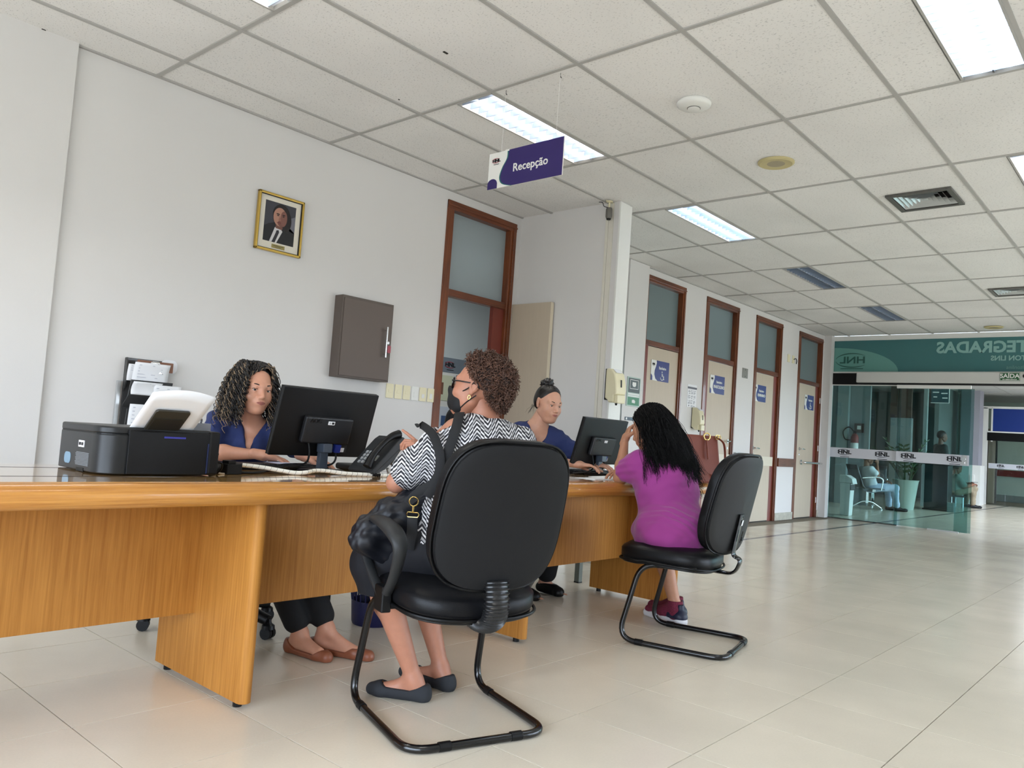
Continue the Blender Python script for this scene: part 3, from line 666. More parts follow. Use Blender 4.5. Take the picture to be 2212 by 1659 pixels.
# glazing
M_band = mat('white_frosted_band', rgb(206, 208, 216), .5)
def pane(x, ya, yb, z0, z1, name, root, band=True, logos=()):
    o = obj(name, MB().box(x - .005, x + .005, ya, yb, z0, z1), M_glass, root)
    if band:
        bo = obj('band', MB().box(x - .0075, x - .0055, ya, yb, 1.0, 1.158), M_band, o)
        for yy in logos: logo((x - .009, yy, 1.09), (0, -1, 0), (0, 0, 1), .085, o, M_ink, M_ink, world=True)
    return o
pane(gx + .01, -1.45, -.335, .01, 2.19, 'fixed_pane', gf, True, (-.62, -1.2))
obj('pane_head', MB().box(gx - .01, gx + .03, -1.45, -.335, 2.185, 2.205), M_white, gf)
sp = pane(gx - .05, -2.43, -1.42, .012, 2.15, 'sliding_pane', gf, True, (-1.60, -2.24))
pane(gx - .03, -2.47, -2.25, .012, 2.15, 'glass_fin', gf, False)
obj('pane_rail', MB().box(gx - .07, gx - .03, -2.43, -1.40, 2.145, 2.20), M_white, gf, bevel=.003)
obj('floor_guide', MB().box(gx - .07, gx - .03, -2.32, -1.9, 0, .02), M_alu, gf); obj('sill_line', MB().box(gx + .0, gx + .02, -1.45, -.33, 0, .012), M_dark, gf)
obj('lock_plate', MB().prism(rrect(.07, .15, .02, 3), (gx - .062, -2.37, 1.08), (0, 1, 0), (0, 0, 1), (.006, 0, 0)), M_chrome, gf)
obj('lock_knob', MB().cyl((gx - .062, -2.36, 1.045), (gx - .08, -2.36, 1.045), .018, 12).cyl((gx - .062, -2.375, 1.10), (gx - .076, -2.375, 1.10), .012, 12), M_chrome, gf)
pane(gx - .05, -5.5, -4.4, .012, 2.15, 'sliding_pane', gf, True, ())
pane(gx + .01, -7.35, -5.45, .01, 2.19, 'fixed_pane', gf, True, ())

# lobby shell
M_lc = mat('lobby_ceiling', rgb(206, 206, 204), .8)
lc = obj('ceiling_lobby', MB().box(XE + .06, XF + 6, -6.4, 3.2, 3.0, 3.1), M_lc, kind='structure')
for i in range(9):
    x = 13.75 + i * 1.25; obj('grid_bar', MB().box(x - .012, x + .012, -6.4, 3.2, 2.996, 3.0), M_tbar, lc)
for j in range(14):
    yy = 2.6 - j * .625; obj('grid_bar', MB().box(XE + .06, XF, yy - .012, yy + .012, 2.995, 3.0), M_tbar, lc)
M_lw1 = mat('lobby_grey_wall', rgb(134, 146, 148), .7); M_lw2 = mat('lobby_pale_wall', rgb(160, 172, 172), .7)
obj('wall_lobby_back', MB().box(XE + .1, XF + 6, 3.2, 3.3, 0, 3.1), M_lw1, kind='structure')
for k, (x, w) in enumerate(((16.2, .5), (18.0, .35), (19.6, .6))):
    obj('wall_lobby_pier', MB().box(x, x + w, 2.9, 3.2, 0, 3.0), M_lw2, kind='structure')
obj('wall_lobby_near', MB().box(XE + .06, XE + .2, YW - .05, 3.2, 0, 3.0), M_lw2, kind='structure')
obj('wall_lobby_right', MB().box(XE + .12, XF + 6, -6.6, -6.45, 0, .2).box(XE + .12, XF + 6, -6.6, -6.45, 2.8, 3.1).box(22, XF + 6, -6.6, -6.45, .2, 2.8), M_wall, kind='structure')
obj('wall_lobby_window', MB().box(19.4, 19.5, .14, .60, 2.03, 3.0), mat('brown_blind', rgb(92, 74, 66), .7), kind='structure')
obj('wall_lobby_white', MB().box(19.45, 19.6, .14, .60, 0, 2.03).box(19.5, 19.6, -.18, -.10, 0, 3.0), M_lw2, kind='structure')
M_lwt = mat('grey_green_wall', rgb(112, 128, 128), .7)
obj('wall_lobby_far', MB().box(XF - .1, XF, .10, 3.2, 0, 3.0).box(XF + 5.5, XF + 5.6, -8, 3, 0, 3.0), M_lwt, kind='structure')
# column next to the second glass door
t = obj('wall_column', MB().box(22.9, 23.35, -.62, -.18, 1.03, 3.0), mat('lilac_grey_paint', rgb(150, 150, 160), .7), kind='structure')
obj('white_cladding', MB().box(22.86, 23.39, -.68, -.14, 0, 1.03), M_white, t)
obj('wall_lobby_side', MB().box(21.6, 23.6, .05, .15, 0, 3.0), M_lwt, kind='structure')
# second glass front
g2 = obj('wall_glass_second', MB().box(XF - .05, XF + .05, -6.4, -.35, 2.60, 2.66).box(XF - .05, XF + .05, -.62, -.5, 0, 2.62), M_white, kind='structure')
obj('blue_panel', MB().box(XF - .04, XF + .02, -6.4, -.72, 1.98, 2.60), mat('royal_blue_panel', rgb(24, 52, 130), .4), g2)
obj('white_rail', MB().box(XF - .06, XF + .02, -6.4, -.62, 1.95, 1.985).box(XF - .05, XF, -.74, -.70, 1.7, 2.62), M_white, g2)
obj('black_track', MB().box(XF - .06, XF + .02, -6.4, -.62, 1.73, 1.95), M_black, g2)
for (ya, yb, lg) in ((-1.62, -.66, (-.95, -1.40)), (-3.4, -1.62, (-1.85,))):
    o = obj('pane', MB().box(XF - .01, XF, ya, yb, 0, 1.73), M_glass2, g2)
    obj('band', MB().box(XF - .014, XF - .011, ya, yb, .98, 1.12), M_band, o)
    for yy in lg: logo((XF - .016, yy, 1.06), (0, -1, 0), (0, 0, 1), .072, o, M_ink, M_ink)
# corridor behind it
obj('wall_corridor', MB().box(XF + 3.2, XF + 3.3, -5, 3, 0, 3.0), mat('pale_green_wall', rgb(176, 192, 180), .7), kind='structure')
obj('baseboard_9', MB().box(XF + 3.17, XF + 3.2, -5, 3, 0, .2), mat('grey_base', rgb(120, 128, 124), .6), kind='structure')
obj('trim_3', MB().box(XF + 3.14, XF + 3.2, -2.0, -.1, .76, .95), mat('red_brown_rail', rgb(112, 44, 40), .5), kind='structure')
t = thing('door_7', 'cream door leaf standing ajar behind the second glass front', 'door', (XF + 1.2, -.45, 0), kind='structure')
obj('leaf', MB().box(0, .06, -.16, .02, 0, 2.1), M_leaf, t); obj('dark_edge', MB().box(0, .05, -.20, -.165, 0, 2.1).box(0, .05, .025, .05, 0, 2.1), M_dark, t)
obj('door_handle', MB().cyl((-.08, -.2, 1.0), (-.08, -.34, 1.0), .015, 8), M_chrome, t)
t = thing('paper_notice', 'grey printed sheet on the corridor wall behind the second glass front', 'poster', (XF + 3.19, -1.62, 1.45))
obj('sheet', MB().box(-.01, 0, -.17, .17, -.2, .2), mat('grey_sheet', rgb(150, 160, 158), .7), t)
t = thing('hand_dispenser', 'white dispenser below the grey sheet in the far corridor', 'soap dispenser', (XF + 3.19, -1.62, 1.08))
obj('housing', MB().prism(rrect(.12, .26, .03, 3), (-.08, 0, 0), (0, 1, 0), (0, 0, 1), (.08, 0, 0)), M_white, t)
t = thing('wall_switch', 'white switch plate on the white column foot', 'switch', (22.855, -.50, .62))
obj('plate', MB().prism(rrect(.10, .34, .03, 3), (-.02, 0, 0), (0, 1, 0), (0, 0, 1), (.02, 0, 0)), M_white, t, bevel=.004)
# lamp panels added to light the lobby
for (x, yy) in ((15.6, -1.5), (18.7, -3.6), (21.5, -2.0)):
    t = thing('added_ceiling_lamp', 'flat lit ceiling lamp panel of the lobby' + {15: ', nearest the sliding glass', 18: ' out of view on the right', 21: ', in front of the second glass front'}[int(x)], 'lamp', (x, yy, 3.0), 0, 'lobby ceiling lamps')
    obj('diffuser', MB().box(-.6, .6, -.15, .15, -.006, -.001), mat('added_lamp_panel', (1, 1, 1, 1), .5, emit=(.92, .97, 1, 1), es=9), t)
    obj('trim_frame', MB().box(-.62, .62, -.17, -.15, -.01, 0).box(-.62, .62, .15, .17, -.01, 0), M_tbar, t)
t = thing('added_ceiling_lamp', 'lit ceiling lamp of the corridor behind the second glass front', 'lamp', (XF + 1.6, -1.6, 3.0))  # extra lamp, added only to brighten the corridor beyond the glass
obj('diffuser', MB().box(-.6, .6, -.15, .15, -.006, -.001), MATS['added_lamp_panel'], t)
# hanging sign in lobby
t = thing('hanging_sign', 'dark teal hanging direction sign behind the sliding glass pane', 'sign', (16.6, -1.10, 2.36))
t.scale = (1, .66, .66)
obj('panel', MB().box(-.01, .01, -.24, .24, -.22, .25), mat('dark_teal_sign', rgb(22, 62, 70), .4), t)
m = MB()
for (a, b, c) in ((-.2, -.03, .06), (.03, .2, .09), (-.2, -.06, -.08), (.08, .18, -.05)): m.box(-.012, -.01, a, b, c - .015, c + .015)
obj('white_bars', m, M_white, t); obj('white_edge', MB().box(-.012, .012, -.25, -.24, -.23, .25).box(-.012, .012, -.25, .25, -.235, -.22), M_white, t)
for yy in (-.15, .15): obj('rod', MB().cyl((0, yy, .25), (0, yy, .97), .004, 6), M_alu, t)

# waste bin by the glass
t = thing('waste_bin', 'white swing-lid waste bin just behind the left edge of the glass front', 'waste bin', (13.55, -.37, 0))
t.scale = (.7, .62, .92)
m = MB()
def wb(a, b): return None
m.add([(-.13, -.14, 0), (.13, -.14, 0), (.13, .11, 0), (-.13, .11, 0), (-.15, -.17, .62), (.15, -.17, .62), (.15, .13, .62), (-.15, .13, .62)], [(0, 3, 2, 1), (4, 5, 6, 7), (0, 1, 5, 4), (1, 2, 6, 5), (2, 3, 7, 6), (3, 0, 4, 7)])
obj('body', m, M_white, t, bevel=.02)
obj('lid', MB().prism([(-.24, .60), (-.20, .70), (-.05, .76), (.14, .76), (.14, .62), (-.18, .62)], (-.16, 0, 0), (0, 1, 0), (0, 0, 1), (.32, 0, 0)), M_white, t, bevel=.015)
obj('flap_opening', MB().prism([(-.182, .50), (-.165, .615), (-.16, .615), (-.16, .48)], (-.162, 0, 0), (0, 1, 0), (0, 0, 1), (.324, 0, 0)), M_dark, t)
# potted plant
M_leafg = mat('dark_green_leaf', rgb(40, 74, 44), .35); M_pot = mat('pale_grey_pot', rgb(172, 186, 176), .5)
t = thing('potted_plant', 'tall glossy-leaved plant in a pale tapered pot behind the glass', 'plant', (17.45, -.30, 0))
obj('pot', MB().lathe([(.17, 0), (.25, .60), (.27, .62), (.25, .62), (.22, .56), (0, .56)], n=24), M_pot, t, smooth=40)
obj('soil', MB().lathe([(.235, .57), (0, .575)], n=20), mat('dark_soil', rgb(40, 34, 28), .9), t)
rr = random.Random(3)
for k in range(13):
    a = rr.uniform(0, 2 * PI); ln = rr.uniform(.55, .95); lean = rr.uniform(.15, .75) if k > 2 else .85
    if k < 3: a = PI / 2 + rr.uniform(-.3, .5)
    P = [Vector((math.cos(a) * .08, math.sin(a) * .08, .56))]; d = Vector((math.cos(a) * lean * .3, math.sin(a) * lean * .3, 1)).normalized()
    for s in range(8):
        d = (d + Vector((math.cos(a), math.sin(a), -.1)) * lean * .13).normalized(); P.append(P[-1] + d * ln / 8)
    m = MB().tube(P, [.016 - .0014 * i for i in range(9)], 6)
    for s in range(2, 9):
        for q in (-1, 1):
            side = d.cross(Vector((0, 0, 1))).normalized() * q if abs(d.z) < .98 else Vector((q, 0, 0)); p = P[s]; T = (P[s] - P[s - 1]).normalized()
            e = (side * .8 + T * .6).normalized(); w = T.cross(side).cross(e).normalized() * .028; L_ = .15
            up = e.cross(w).normalized() * .006
            m.add([p, p + e * L_ * .4 + w + up, p + e * L_, p + e * L_ * .4 - w + up, p + e * L_ * .45 - up], [(0, 1, 4), (1, 2, 4), (2, 3, 4), (3, 0, 4)])
    obj('leaf_stem', m, M_leafg, t)
# fire extinguisher and its sign
t = thing('fire_extinguisher', 'fire extinguisher with pale label on the far lobby wall behind the glass', 'fire extinguisher', (17.1, .66, 1.05))
obj('cylinder', MB().lathe([(0, 0), (.075, .01), (.08, .05), (.08, .40), (.05, .47), (.02, .49), (0, .49)], n=18), mat('extinguisher_red', rgb(128, 40, 36), .4), t, smooth=40)
obj('pale_label', MB().lathe([(.081, .08), (.081, .28)], n=18), M_white, t, smooth=40); obj('hose', MB().tube(bez([(0, 0, .5), (-.02, .12, .62), (-.02, .24, .52), (-.02, .2, .36), (-.02, .08, .34)], 5), .012, 6), M_black, t)
obj('wall_bracket', MB().box(-.02, .02, -.03, .03, .48, .54).box(.07, .09, -.02, .02, .2, .26), M_black, t)
t = thing('wall_sign', 'small dark square sign above the fire extinguisher', 'sign', (17.18, .60, 1.66))
obj('plate', MB().box(-.01, .01, -.1, .1, -.1, .1), mat('sign_brown', rgb(78, 66, 62), .6), t); obj('white_mark', MB().box(-.012, -.01, -.04, .04, -.03, .05), M_white, t)
obj('wall_lobby_panel', MB().box(17.22, 17.3, .40, 2.9, 0, 3.0), M_lw1, kind='structure')
obj('wall_lobby_pilaster', MB().box(17.1, 17.22, .82, 1.05, 0, 3.0), M_lw2, kind='structure')
# dark stand the standing visitor is behind
t = thing('dark_podium', 'tall dark stand with a dark glossy front behind the sliding glass', 'podium', (18.40, -.70, 0))
obj('body', MB().box(-.2, .2, -.24, .22, 0, .98), mat('dark_glossy_panel', rgb(18, 28, 32), .2), t, bevel=.01)
obj('top_panel', MB().box(-.24, .24, -.27, .25, .98, 1.01), M_dark, t, bevel=.006); obj('plinth', MB().box(-.22, .22, -.26, .24, 0, .03), M_black, t)
t = thing('glass_screen', 'narrow upright clear screen right of the dark stand', 'screen', (18.1, -1.02, 0))
obj('pane', MB().box(-.005, .005, -.09, .05, .2, 1.2), M_glass2, t); obj('foot', MB().box(-.06, .06, -.09, .05, 0, .2), mat('pale_teal_panel', rgb(100, 126, 124), .4), t, bevel=.01)
# beam chairs in lobby
M_perf = mat('perforated_grey_steel', rgb(88, 94, 96), .45, metal=.5)
def beam_chair(loc, rz, label, n=1):
    t = thing('waiting_chair', label, 'chair', loc, rz, 'steel waiting chairs in the lobby')
    def shell(a, b):        # a across, b from front of seat up the back
        x = (a - .5) * .50
        if b < .5: y = -.24 + b * 2 * .42; z = .43 - .02 * math.sin(b * 2 * PI / 2) + .02 * (1 - b * 2) ** 4 * -1
        else:
            q = (b - .5) * 2; y = .18 + q * .16; z = .42 + q * .45
        return (x, y, z)
    m = MB().grid(shell, 5, 12); s = obj('seat_shell', m, M_perf, t, smooth=70, fixn=False); so = s.modifiers.new('thick', 'SOLIDIFY'); so.thickness = .02
    for q in (-.27, .27):
        obj('armrest', MB().tube(fillet([(q, -.16, .40), (q, -.20, .62), (q, -.10, .66), (q, .22, .62)], .05), .014, 8), M_chrome, t, smooth=60)
    obj('beam', MB().box(-.32, .32, -.03, .03, .36, .41), M_chrome, t); obj('column', MB().box(-.03, .03, -.025, .025, .12, .37), M_chrome, t)
    for q in (-1, 1):
        obj('leg', MB().tube(fillet([(0, 0, .16), (0, q * .12, .14), (0, q * .30, .03)], .03), .02, 8), M_chrome, t, smooth=60)
        obj('foot_pad', MB().lathe([(.03, 0), (.03, .012), (.012, .02), (.012, .04)], (0, q * .30, 0), 12), M_chrome, t, smooth=40)
    return t
MAN = (15.85, -.0)
bc = beam_chair((15.75, .20, 0), PI / 2 + .15, 'steel waiting chair under the man in pale jeans behind the glass')
dup(bc, (17.3, .30, 0), -PI / 2 + .25, 'empty steel waiting chair left of the potted plant')
dup(bc, (15.2, 1.0, 0), .2, 'empty steel waiting chair behind the white waste bin')
M_blk2 = mat('pale_plinth', rgb(150, 162, 160), .6)
t = thing('low_cabinet', 'low pale grey cabinet behind the empty waiting chair', 'cabinet', (16.0, 1.5, 0))
obj('body', MB().box(-.2, .2, -.25, .25, 0, .55), M_blk2, t, bevel=.01); obj('top', MB().box(-.22, .22, -.27, .27, .55, .58), M_white, t)

# ================================================================ RECEPTION DESK
DT = .782
dk = thing('reception_desk', 'long maple reception counter with rounded front edge running along the wall', 'desk', (1.4, -2.25, 0))
prof = [(-1.90, DT - .004), (-1.904, DT), (-2.618, DT)] + [(-2.618 - .036 * math.sin(a), DT - .038 + .038 * math.cos(a)) for a in np.linspace(.2, PI - .2, 9)] + [(-2.618, DT - .076), (-1.90, DT - .076)]
m = MB(); m.prism([(p[0], p[1]) for p in prof], (-1.6, 0, 0), (0, 1, 0), (0, 0, 1), (5.58, 0, 0))
obj('desktop', m, M_woodh, dk, smooth=35, world=True)
def top_gloss():
    m = mat('lacquered_maple_top', rgb(216, 170, 104), .05, coat=1.0)
    return m
M_top = wood_mat('lacquered_top', rgb(214, 172, 108), rgb(190, 140, 78), 9, (.35, 12, 12), .1, coat=1)
obj('lacquered_surface', MB().box(-1.6, 3.975, -2.60, -1.91, DT, DT + .0012), M_top, dk, world=True)
for yy in (-2.415, -2.06): obj('dark_inlay', MB().box(-1.6, 3.975, yy - .006, yy + .006, DT + .0008, DT + .0018), mat('dark_inlay', rgb(40, 32, 28), .12), dk, world=True)
for x in (-.69, .80, 2.285, 3.735):
    p = [(-1.94, -.025)] + [(-1.94, .025)] + [(-2.555 - .025 * math.sin(a), .025 * math.cos(a)) for a in np.linspace(0, PI, 8)]
    m = MB(); m.prism([(q[0], q[1]) for q in p], (x, 0, .022), (0, 1, 0), (1, 0, 0), (0, 0, DT - .076 - .022))
    o = obj('panel_leg', m, M_woodv, dk, smooth=35, world=True)
    for yy in (-2.52, -2.0): obj('foot', MB().cyl((x, yy, 0), (x, yy, .024), .016, 10), M_black, o, world=True)
for (a, b) in ((-1.5, -.715), (-.665, .775), (.825, 2.26), (2.31, 3.71)):
    obj('modesty_panel', MB().box(a, b, -2.215, -2.19, .262, DT - .076), M_woodv, dk, world=True)

# ---- portrait, key cabinet, switches, document rack on the wall
t = thing('framed_portrait', 'gold framed portrait photograph of a man in a dark suit', 'picture', (2.155, YW, 2.32))
hw, hh = .176, .198; M_gold = mat('gold_frame', (.62, .42, .10, 1), .3, metal=.85)
m = MB()
for (a, b, c, d) in ((-hw, hw, hh - .016, hh), (-hw, hw, -hh, -hh + .016), (-hw, -hw + .016, -hh, hh), (hw - .016, hw, -hh, hh)): m.box(a, b, -.028, 0, c, d)
obj('frame', m, M_gold, t, bevel=.004)
m = MB(); i_ = .020
for (a, b, c, d) in ((-hw + .016, hw - .016, hh - i_, hh - .016), (-hw + .016, hw - .016, -hh + .016, -hh + i_), (-hw + .016, -hw + i_, -hh + .016, hh - .016), (hw - i_, hw - .016, -hh + .016, hh - .016)): m.box(a, b, -.02, 0, c, d)
obj('inner_bead', m, M_dark, t)
obj('passe_partout', MB().box(-hw + .016, hw - .016, -.012, 0, -hh + .016, hh - .016), mat('cream_mount', rgb(226, 220, 206), .8), t)
def flat(name, pts, lay, col, r=.35):
    obj(name, MB().prism(pts[::-1], (0, -.0125 - lay * .0007, 0), (1, 0, 0), (0, 0, 1), (0, .0006, 0)), mat('print_%d_%d_%d' % col, rgb(*col), r), t)
def ell(cx, cz, a, b, n=20, t0=0, t1=2 * PI): return [(cx + a * math.cos(t0 + (t1 - t0) * k / n), cz + b * math.sin(t0 + (t1 - t0) * k / n)) for k in range(n)]
flat('photo_ground', [(-.118, -.130), (.118, -.130), (.118, .145), (-.118, .145)], 0, (62, 62, 70))
flat('pale_backdrop', [(.05, -.02), (.118, -.04), (.118, .08), (.08, .06)], 1, (108, 108, 118))
flat('suit', [(-.118, -.130), (.118, -.130), (.118, -.035), (.085, -.01), (.05, .005), (-.045, .005), (-.085, -.01), (-.115, -.03), (-.118, -.06)], 1, (24, 24, 28))
flat('shirt', [(-.07, -.130), (-.015, -.130), (.025, -.045), (.0, -.02), (-.035, -.025)], 2, (206, 204, 206))
flat('tie', [(-.052, -.130), (-.028, -.130), (.0, -.055), (-.005, -.04), (-.022, -.045), (-.025, -.06)], 3, (40, 38, 46))
flat('neck', [(-.03, -.03), (.02, -.035), (.04, .03), (-.03, .03)], 2.5, (112, 74, 64))
flat('hair', ell(.008, .068, .066, .072), 3, (30, 24, 24)); flat('hair_side', ell(.05, .03, .038, .07), 2.6, (28, 23, 24))
flat('face', ell(-.004, .050, .050, .064) , 4, (176, 130, 112)); flat('face_shade', ell(.026, .045, .026, .052), 5, (128, 86, 76)); flat('jaw_shade', ell(.012, .008, .03, .022), 4.6, (120, 80, 70))
flat('eyebrow', ell(-.020, .068, .014, .004), 6, (40, 28, 26)); flat('eyebrow', ell(.024, .068, .012, .004), 6, (34, 24, 22)); flat('eye', ell(-.019, .058, .009, .004), 6, (50, 36, 34)); flat('eye', ell(.022, .058, .008, .004), 6, (40, 28, 28))
flat('nose', [(-.008, .055), (-.014, .026), (.002, .022), (.004, .03)], 6, (150, 104, 90)); flat('mouth', ell(-.008, .010, .016, .0045), 6, (112, 58, 56))
obj('name_plaque', MB().box(-.048, .052, -.0145, -.012, -.168, -.142), mat('brass_plaque', rgb(150, 136, 84), .4, metal=.4), t)
obj('plaque_lettering', MB().box(-.036, .040, -.0152, -.0145, -.153, -.150).box(-.02, .022, -.0152, -.0145, -.161, -.159), M_dark, t)

t = thing('wall_cabinet', 'shallow grey-brown metal wall cabinet with a chrome bar handle', 'cabinet', (2.90, YW, 1.63)); M_taupe = mat('taupe_enamel', rgb(94, 84, 78), .55)
obj('body', MB().box(-.235, .24, -.095, 0, -.297, .297), M_taupe, t, bevel=.002)
d = obj('door', MB().box(-.222, .228, -.102, -.094, -.284, .278), mat('taupe_door', rgb(100, 89, 83), .55), t, bevel=.002)
obj('bar_handle', MB().cyl((.165, -.135, -.115), (.165, -.135, .115), .007, 12).cyl((.165, -.135, -.09), (.165, -.10, -.09), .005, 8).cyl((.165, -.135, .09), (.165, -.10, .09), .005, 8), M_chrome, d, smooth=40)
obj('lock', MB().cyl((.200, -.102, 0), (.200, -.112, 0), .011, 14), M_chrome, d, smooth=40)
obj('key_tag', MB().prism(rrect(.030, .055, .006, 3, .208, -.048), (0, -.118, 0), (1, 0, 0), (0, 0, 1), (0, .005, 0)), mat('pink_tag', rgb(166, 70, 84), .4), t)
for k in range(6):
    x = 3.24 + k * .0865; t = thing('light_switch', 'cream light switch plate, %s of six beside the doorway' % ['leftmost', 'second from the left', 'third from the left', 'third from the right', 'second from the right', 'rightmost'][k], 'switch', (x, YW, 1.277), 0, 'row of light switches beside the doorway')
    obj('plate', MB().prism(rrect(.072, .112, .006, 3), (0, -.008, 0), (1, 0, 0), (0, 0, 1), (0, .008, 0)), M_cream if k != 3 else M_white, t, bevel=.002)
    if k < 3: obj('rocker', MB().box(-.017, .017, -.0105, -.008, -.013, .013), M_cream, t, bevel=.001)
    else: obj('rocker', MB().box(-.014, .014, -.0105, -.008, -.03, .012 - (k == 4) * .01), M_white, t, bevel=.001)

# document rack
t = thing('document_rack', 'dark acrylic document holder on the wall stuffed with papers', 'rack', (1.36, YW, 1.1)); M_smoke = mat('smoky_acrylic', rgb(66, 66, 66), .2)
obj('back_board', MB().box(-.13, .12, -.012, 0, -.22, .20), M_smoke, t, bevel=.003)
obj('side_wall', MB().prism([(-.012, .20), (-.03, .20), (-.045, .06), (-.012, 0)], (-.13, 0, 0), (0, 1, 0), (0, 0, 1), (.006, 0, 0)), M_smoke, t)
obj('pocket', MB().prism([(-.012, -.09), (-.085, -.02), (-.105, .07), (-.098, .07), (-.07, -.03), (-.012, -.075)], (-.125, 0, 0), (0, 1, 0), (0, 0, 1), (.245, 0, 0)), M_smoke, t)
obj('pocket', MB().prism([(-.012, -.28), (-.07, -.26), (-.085, -.10), (-.078, -.10), (-.06, -.25), (-.012, -.26)], (-.125, 0, 0), (0, 1, 0), (0, 0, 1), (.245, 0, 0)), M_smoke, t)
obj('rail', MB().box(-.165, -.145, -.02, 0, -.20, .06), M_alu, t)
l_ = obj('label_card', MB().box(-.095, -.005, -.1085, -.107, .0, .055), M_paper, t, bevel=.001); 
for z in (.042, .030, .018): obj('label_print', MB().box(-.08 + (z > .04) * .03, -.02 - (z > .04) * .02, -.1095, -.1085, z, z + .003), M_ink, l_)
def sheet(nm, x0_, x1_, z0_, z1_, y_, curl, lab, tilt=0.0, wave=0.0, lines=6, seed=0):
    t = thing(nm, lab, 'paper', ((x0_ + x1_) / 2, y_, z0_)); w = x1_ - x0_; h = z1_ - z0_; q = random.Random(seed)
    def fn(a, b):
        return ((a - .5) * w + tilt * b * h + wave * math.sin(a * 5) * .2, -curl * b * b + wave * math.sin(a * 6 + b * 3) , b * h)
    s = obj('sheet', MB().grid(fn, 8, 8), M_paper, t, smooth=180, fixn=False); mo = s.modifiers.new('thick', 'SOLIDIFY'); mo.thickness = .0015
    m = MB(); 
    for k in range(lines):
        b = .9 - k * .13; c = q.uniform(.5, .85)
        p0 = fn(.12, b); p1 = fn(c, b); p2 = fn(c, b - .03); p3 = fn(.12, b - .03)
        m.add([(p[0], p[1] - .003, p[2]) for p in (p0, p1, p2, p3)], [(0, 1, 2, 3)])
    obj('faint_print', m, mat('faint_ink', rgb(196, 198, 208), .8), t, fixn=False, kind='stuff')
    return t
sheet('clipboard_paper', 1.245, 1.455, 1.14, 1.275, -.36, .02, 'crumpled white sheets held by the clip at the top of the rack', .03, .006, 5, 1)
sheet('loose_paper', 1.225, 1.36, 1.165, 1.262, -.335, .01, 'sheet showing at the left behind the clipped papers', .02, .003, 3, 2)
sheet('folded_paper', 1.23, 1.40, 1.085, 1.16, -.40, .03, 'white folded sheet lying over the upper rack pocket', .0, .008, 2, 3)
sheet('printed_form', 1.345, 1.515, .98, 1.15, -.405, .01, 'large printed form standing at the right of the rack', .02, .004, 8, 4)
sheet('pocket_paper', 1.235, 1.39, .86, 1.03, -.38, .01, 'white form in the lower left pocket of the rack', .01, .003, 7, 5)
t = thing('clipboard', 'wooden clipboard with a round metal clip on top of the papers', 'clipboard', (1.37, -.35, 1.26))
obj('board', MB().box(-.10, .115, -.006, 0, -.03, .03), mat('brown_board', rgb(132, 92, 72), .6), t, bevel=.003)
obj('clip', MB().prism([(-.055, -.045), (.055, -.045), (.03, -.025), (.035, .01), (.02, .028), (-.02, .028), (-.035, .01), (-.03, -.025)][::-1], (0, -.02, 0), (1, 0, 0), (0, 0, 1), (0, .012, 0)), M_chrome, t, bevel=.004)
obj('clip_roll', MB().cyl((-.02, -.018, .018), (.02, -.018, .018), .012, 12), M_chrome, t, smooth=40)
t = thing('round_card', 'rounded white card with a small dark mark behind the clipboard', 'card', (1.48, -.31, 1.27))
obj('card', MB().prism(rrect(.10, .08, .03, 4), (0, 0, 0), (1, 0, 0), (0, 0, 1), (0, .002, 0)), M_paper, t); obj('dark_mark', MB().box(-.012, .0, -.002, 0, -.004, .012), M_ink, t)

# ---- printer
M_prb = mat('printer_black', rgb(30, 31, 32), .36, spec=.4); M_prd = mat('printer_black_side', rgb(12, 11, 11), .45, spec=.3)
PR = (.515, -2.19, DT + .001)
t = thing('inkjet_printer', 'black ink-tank printer with paper standing in its rear tray', 'printer', PR)
poly = fillet([(-.195, -.185, 0), (-.01, -.195, 0), (.19, -.195, 0), (.19, .185, 0), (-.195, .185, 0)], [.075, .01, .04, .03, .03], 6, closed=True)
poly = [(p[0], p[1]) for p in poly]
obj('body', MB().prism(poly, (0, 0, .004), (1, 0, 0), (0, 1, 0), (0, 0, .128)), M_prb, t, smooth=40, bevel=.003)
obj('scanner_lid', MB().prism([(p[0] * 1.0, p[1] * .985 + .002) for p in poly], (0, 0, .1335), (1, 0, 0), (0, 1, 0), (0, 0, .026)), M_prb, t, smooth=40, bevel=.006)
obj('lid_seam', MB().prism([(p[0] * .994, p[1] * .99) for p in poly], (0, 0, .130), (1, 0, 0), (0, 1, 0), (0, 0, .006)), M_black, t)
obj('rear_panel', MB().box(-.115, .165, -.199, -.192, .006, .148), M_prd, t, bevel=.002)
obj('rear_ledge', MB().box(-.115, .19, -.195, -.10, .132, .152), M_prd, t, bevel=.004)
obj('ink_tank', MB().box(.163, .205, -.20, .02, .004, .158), M_prd, t, bevel=.008)
obj('tank_window', MB().box(.158, .163, -.202, -.198, .01, .115), mat('dark_blue_plastic', rgb(24, 32, 66), .25), t, bevel=.001)
obj('blue_latch', MB().box(.0, .075, -.2015, -.197, .128, .134), mat('blue_plastic', rgb(44, 44, 140), .4), t)
lp = lambda y0_, y1_, z0_, z1_, nm, mm: obj(nm, MB().box(-.1975, -.1945, y0_, y1_, z0_, z1_), mm, t)
s_ = lp(-.05, -.005, .082, .104, 'white_sticker', M_paper)
obj('sticker_mark', MB().box(-.1985, -.1975, -.045, -.03, .088, .098), M_dark, s_); obj('sticker_mark', MB().box(-.1985, -.1975, -.025, -.010, .088, .098), M_ink, s_)
for k in range(10):
    obj('rating_line', MB().box(-.1965, -.1948, -.095, .01 + (k % 3) * .003, .022 + k * .0045, .0242 + k * .0045), mat('grey_rating_print', rgb(132, 136, 140), .6), t)
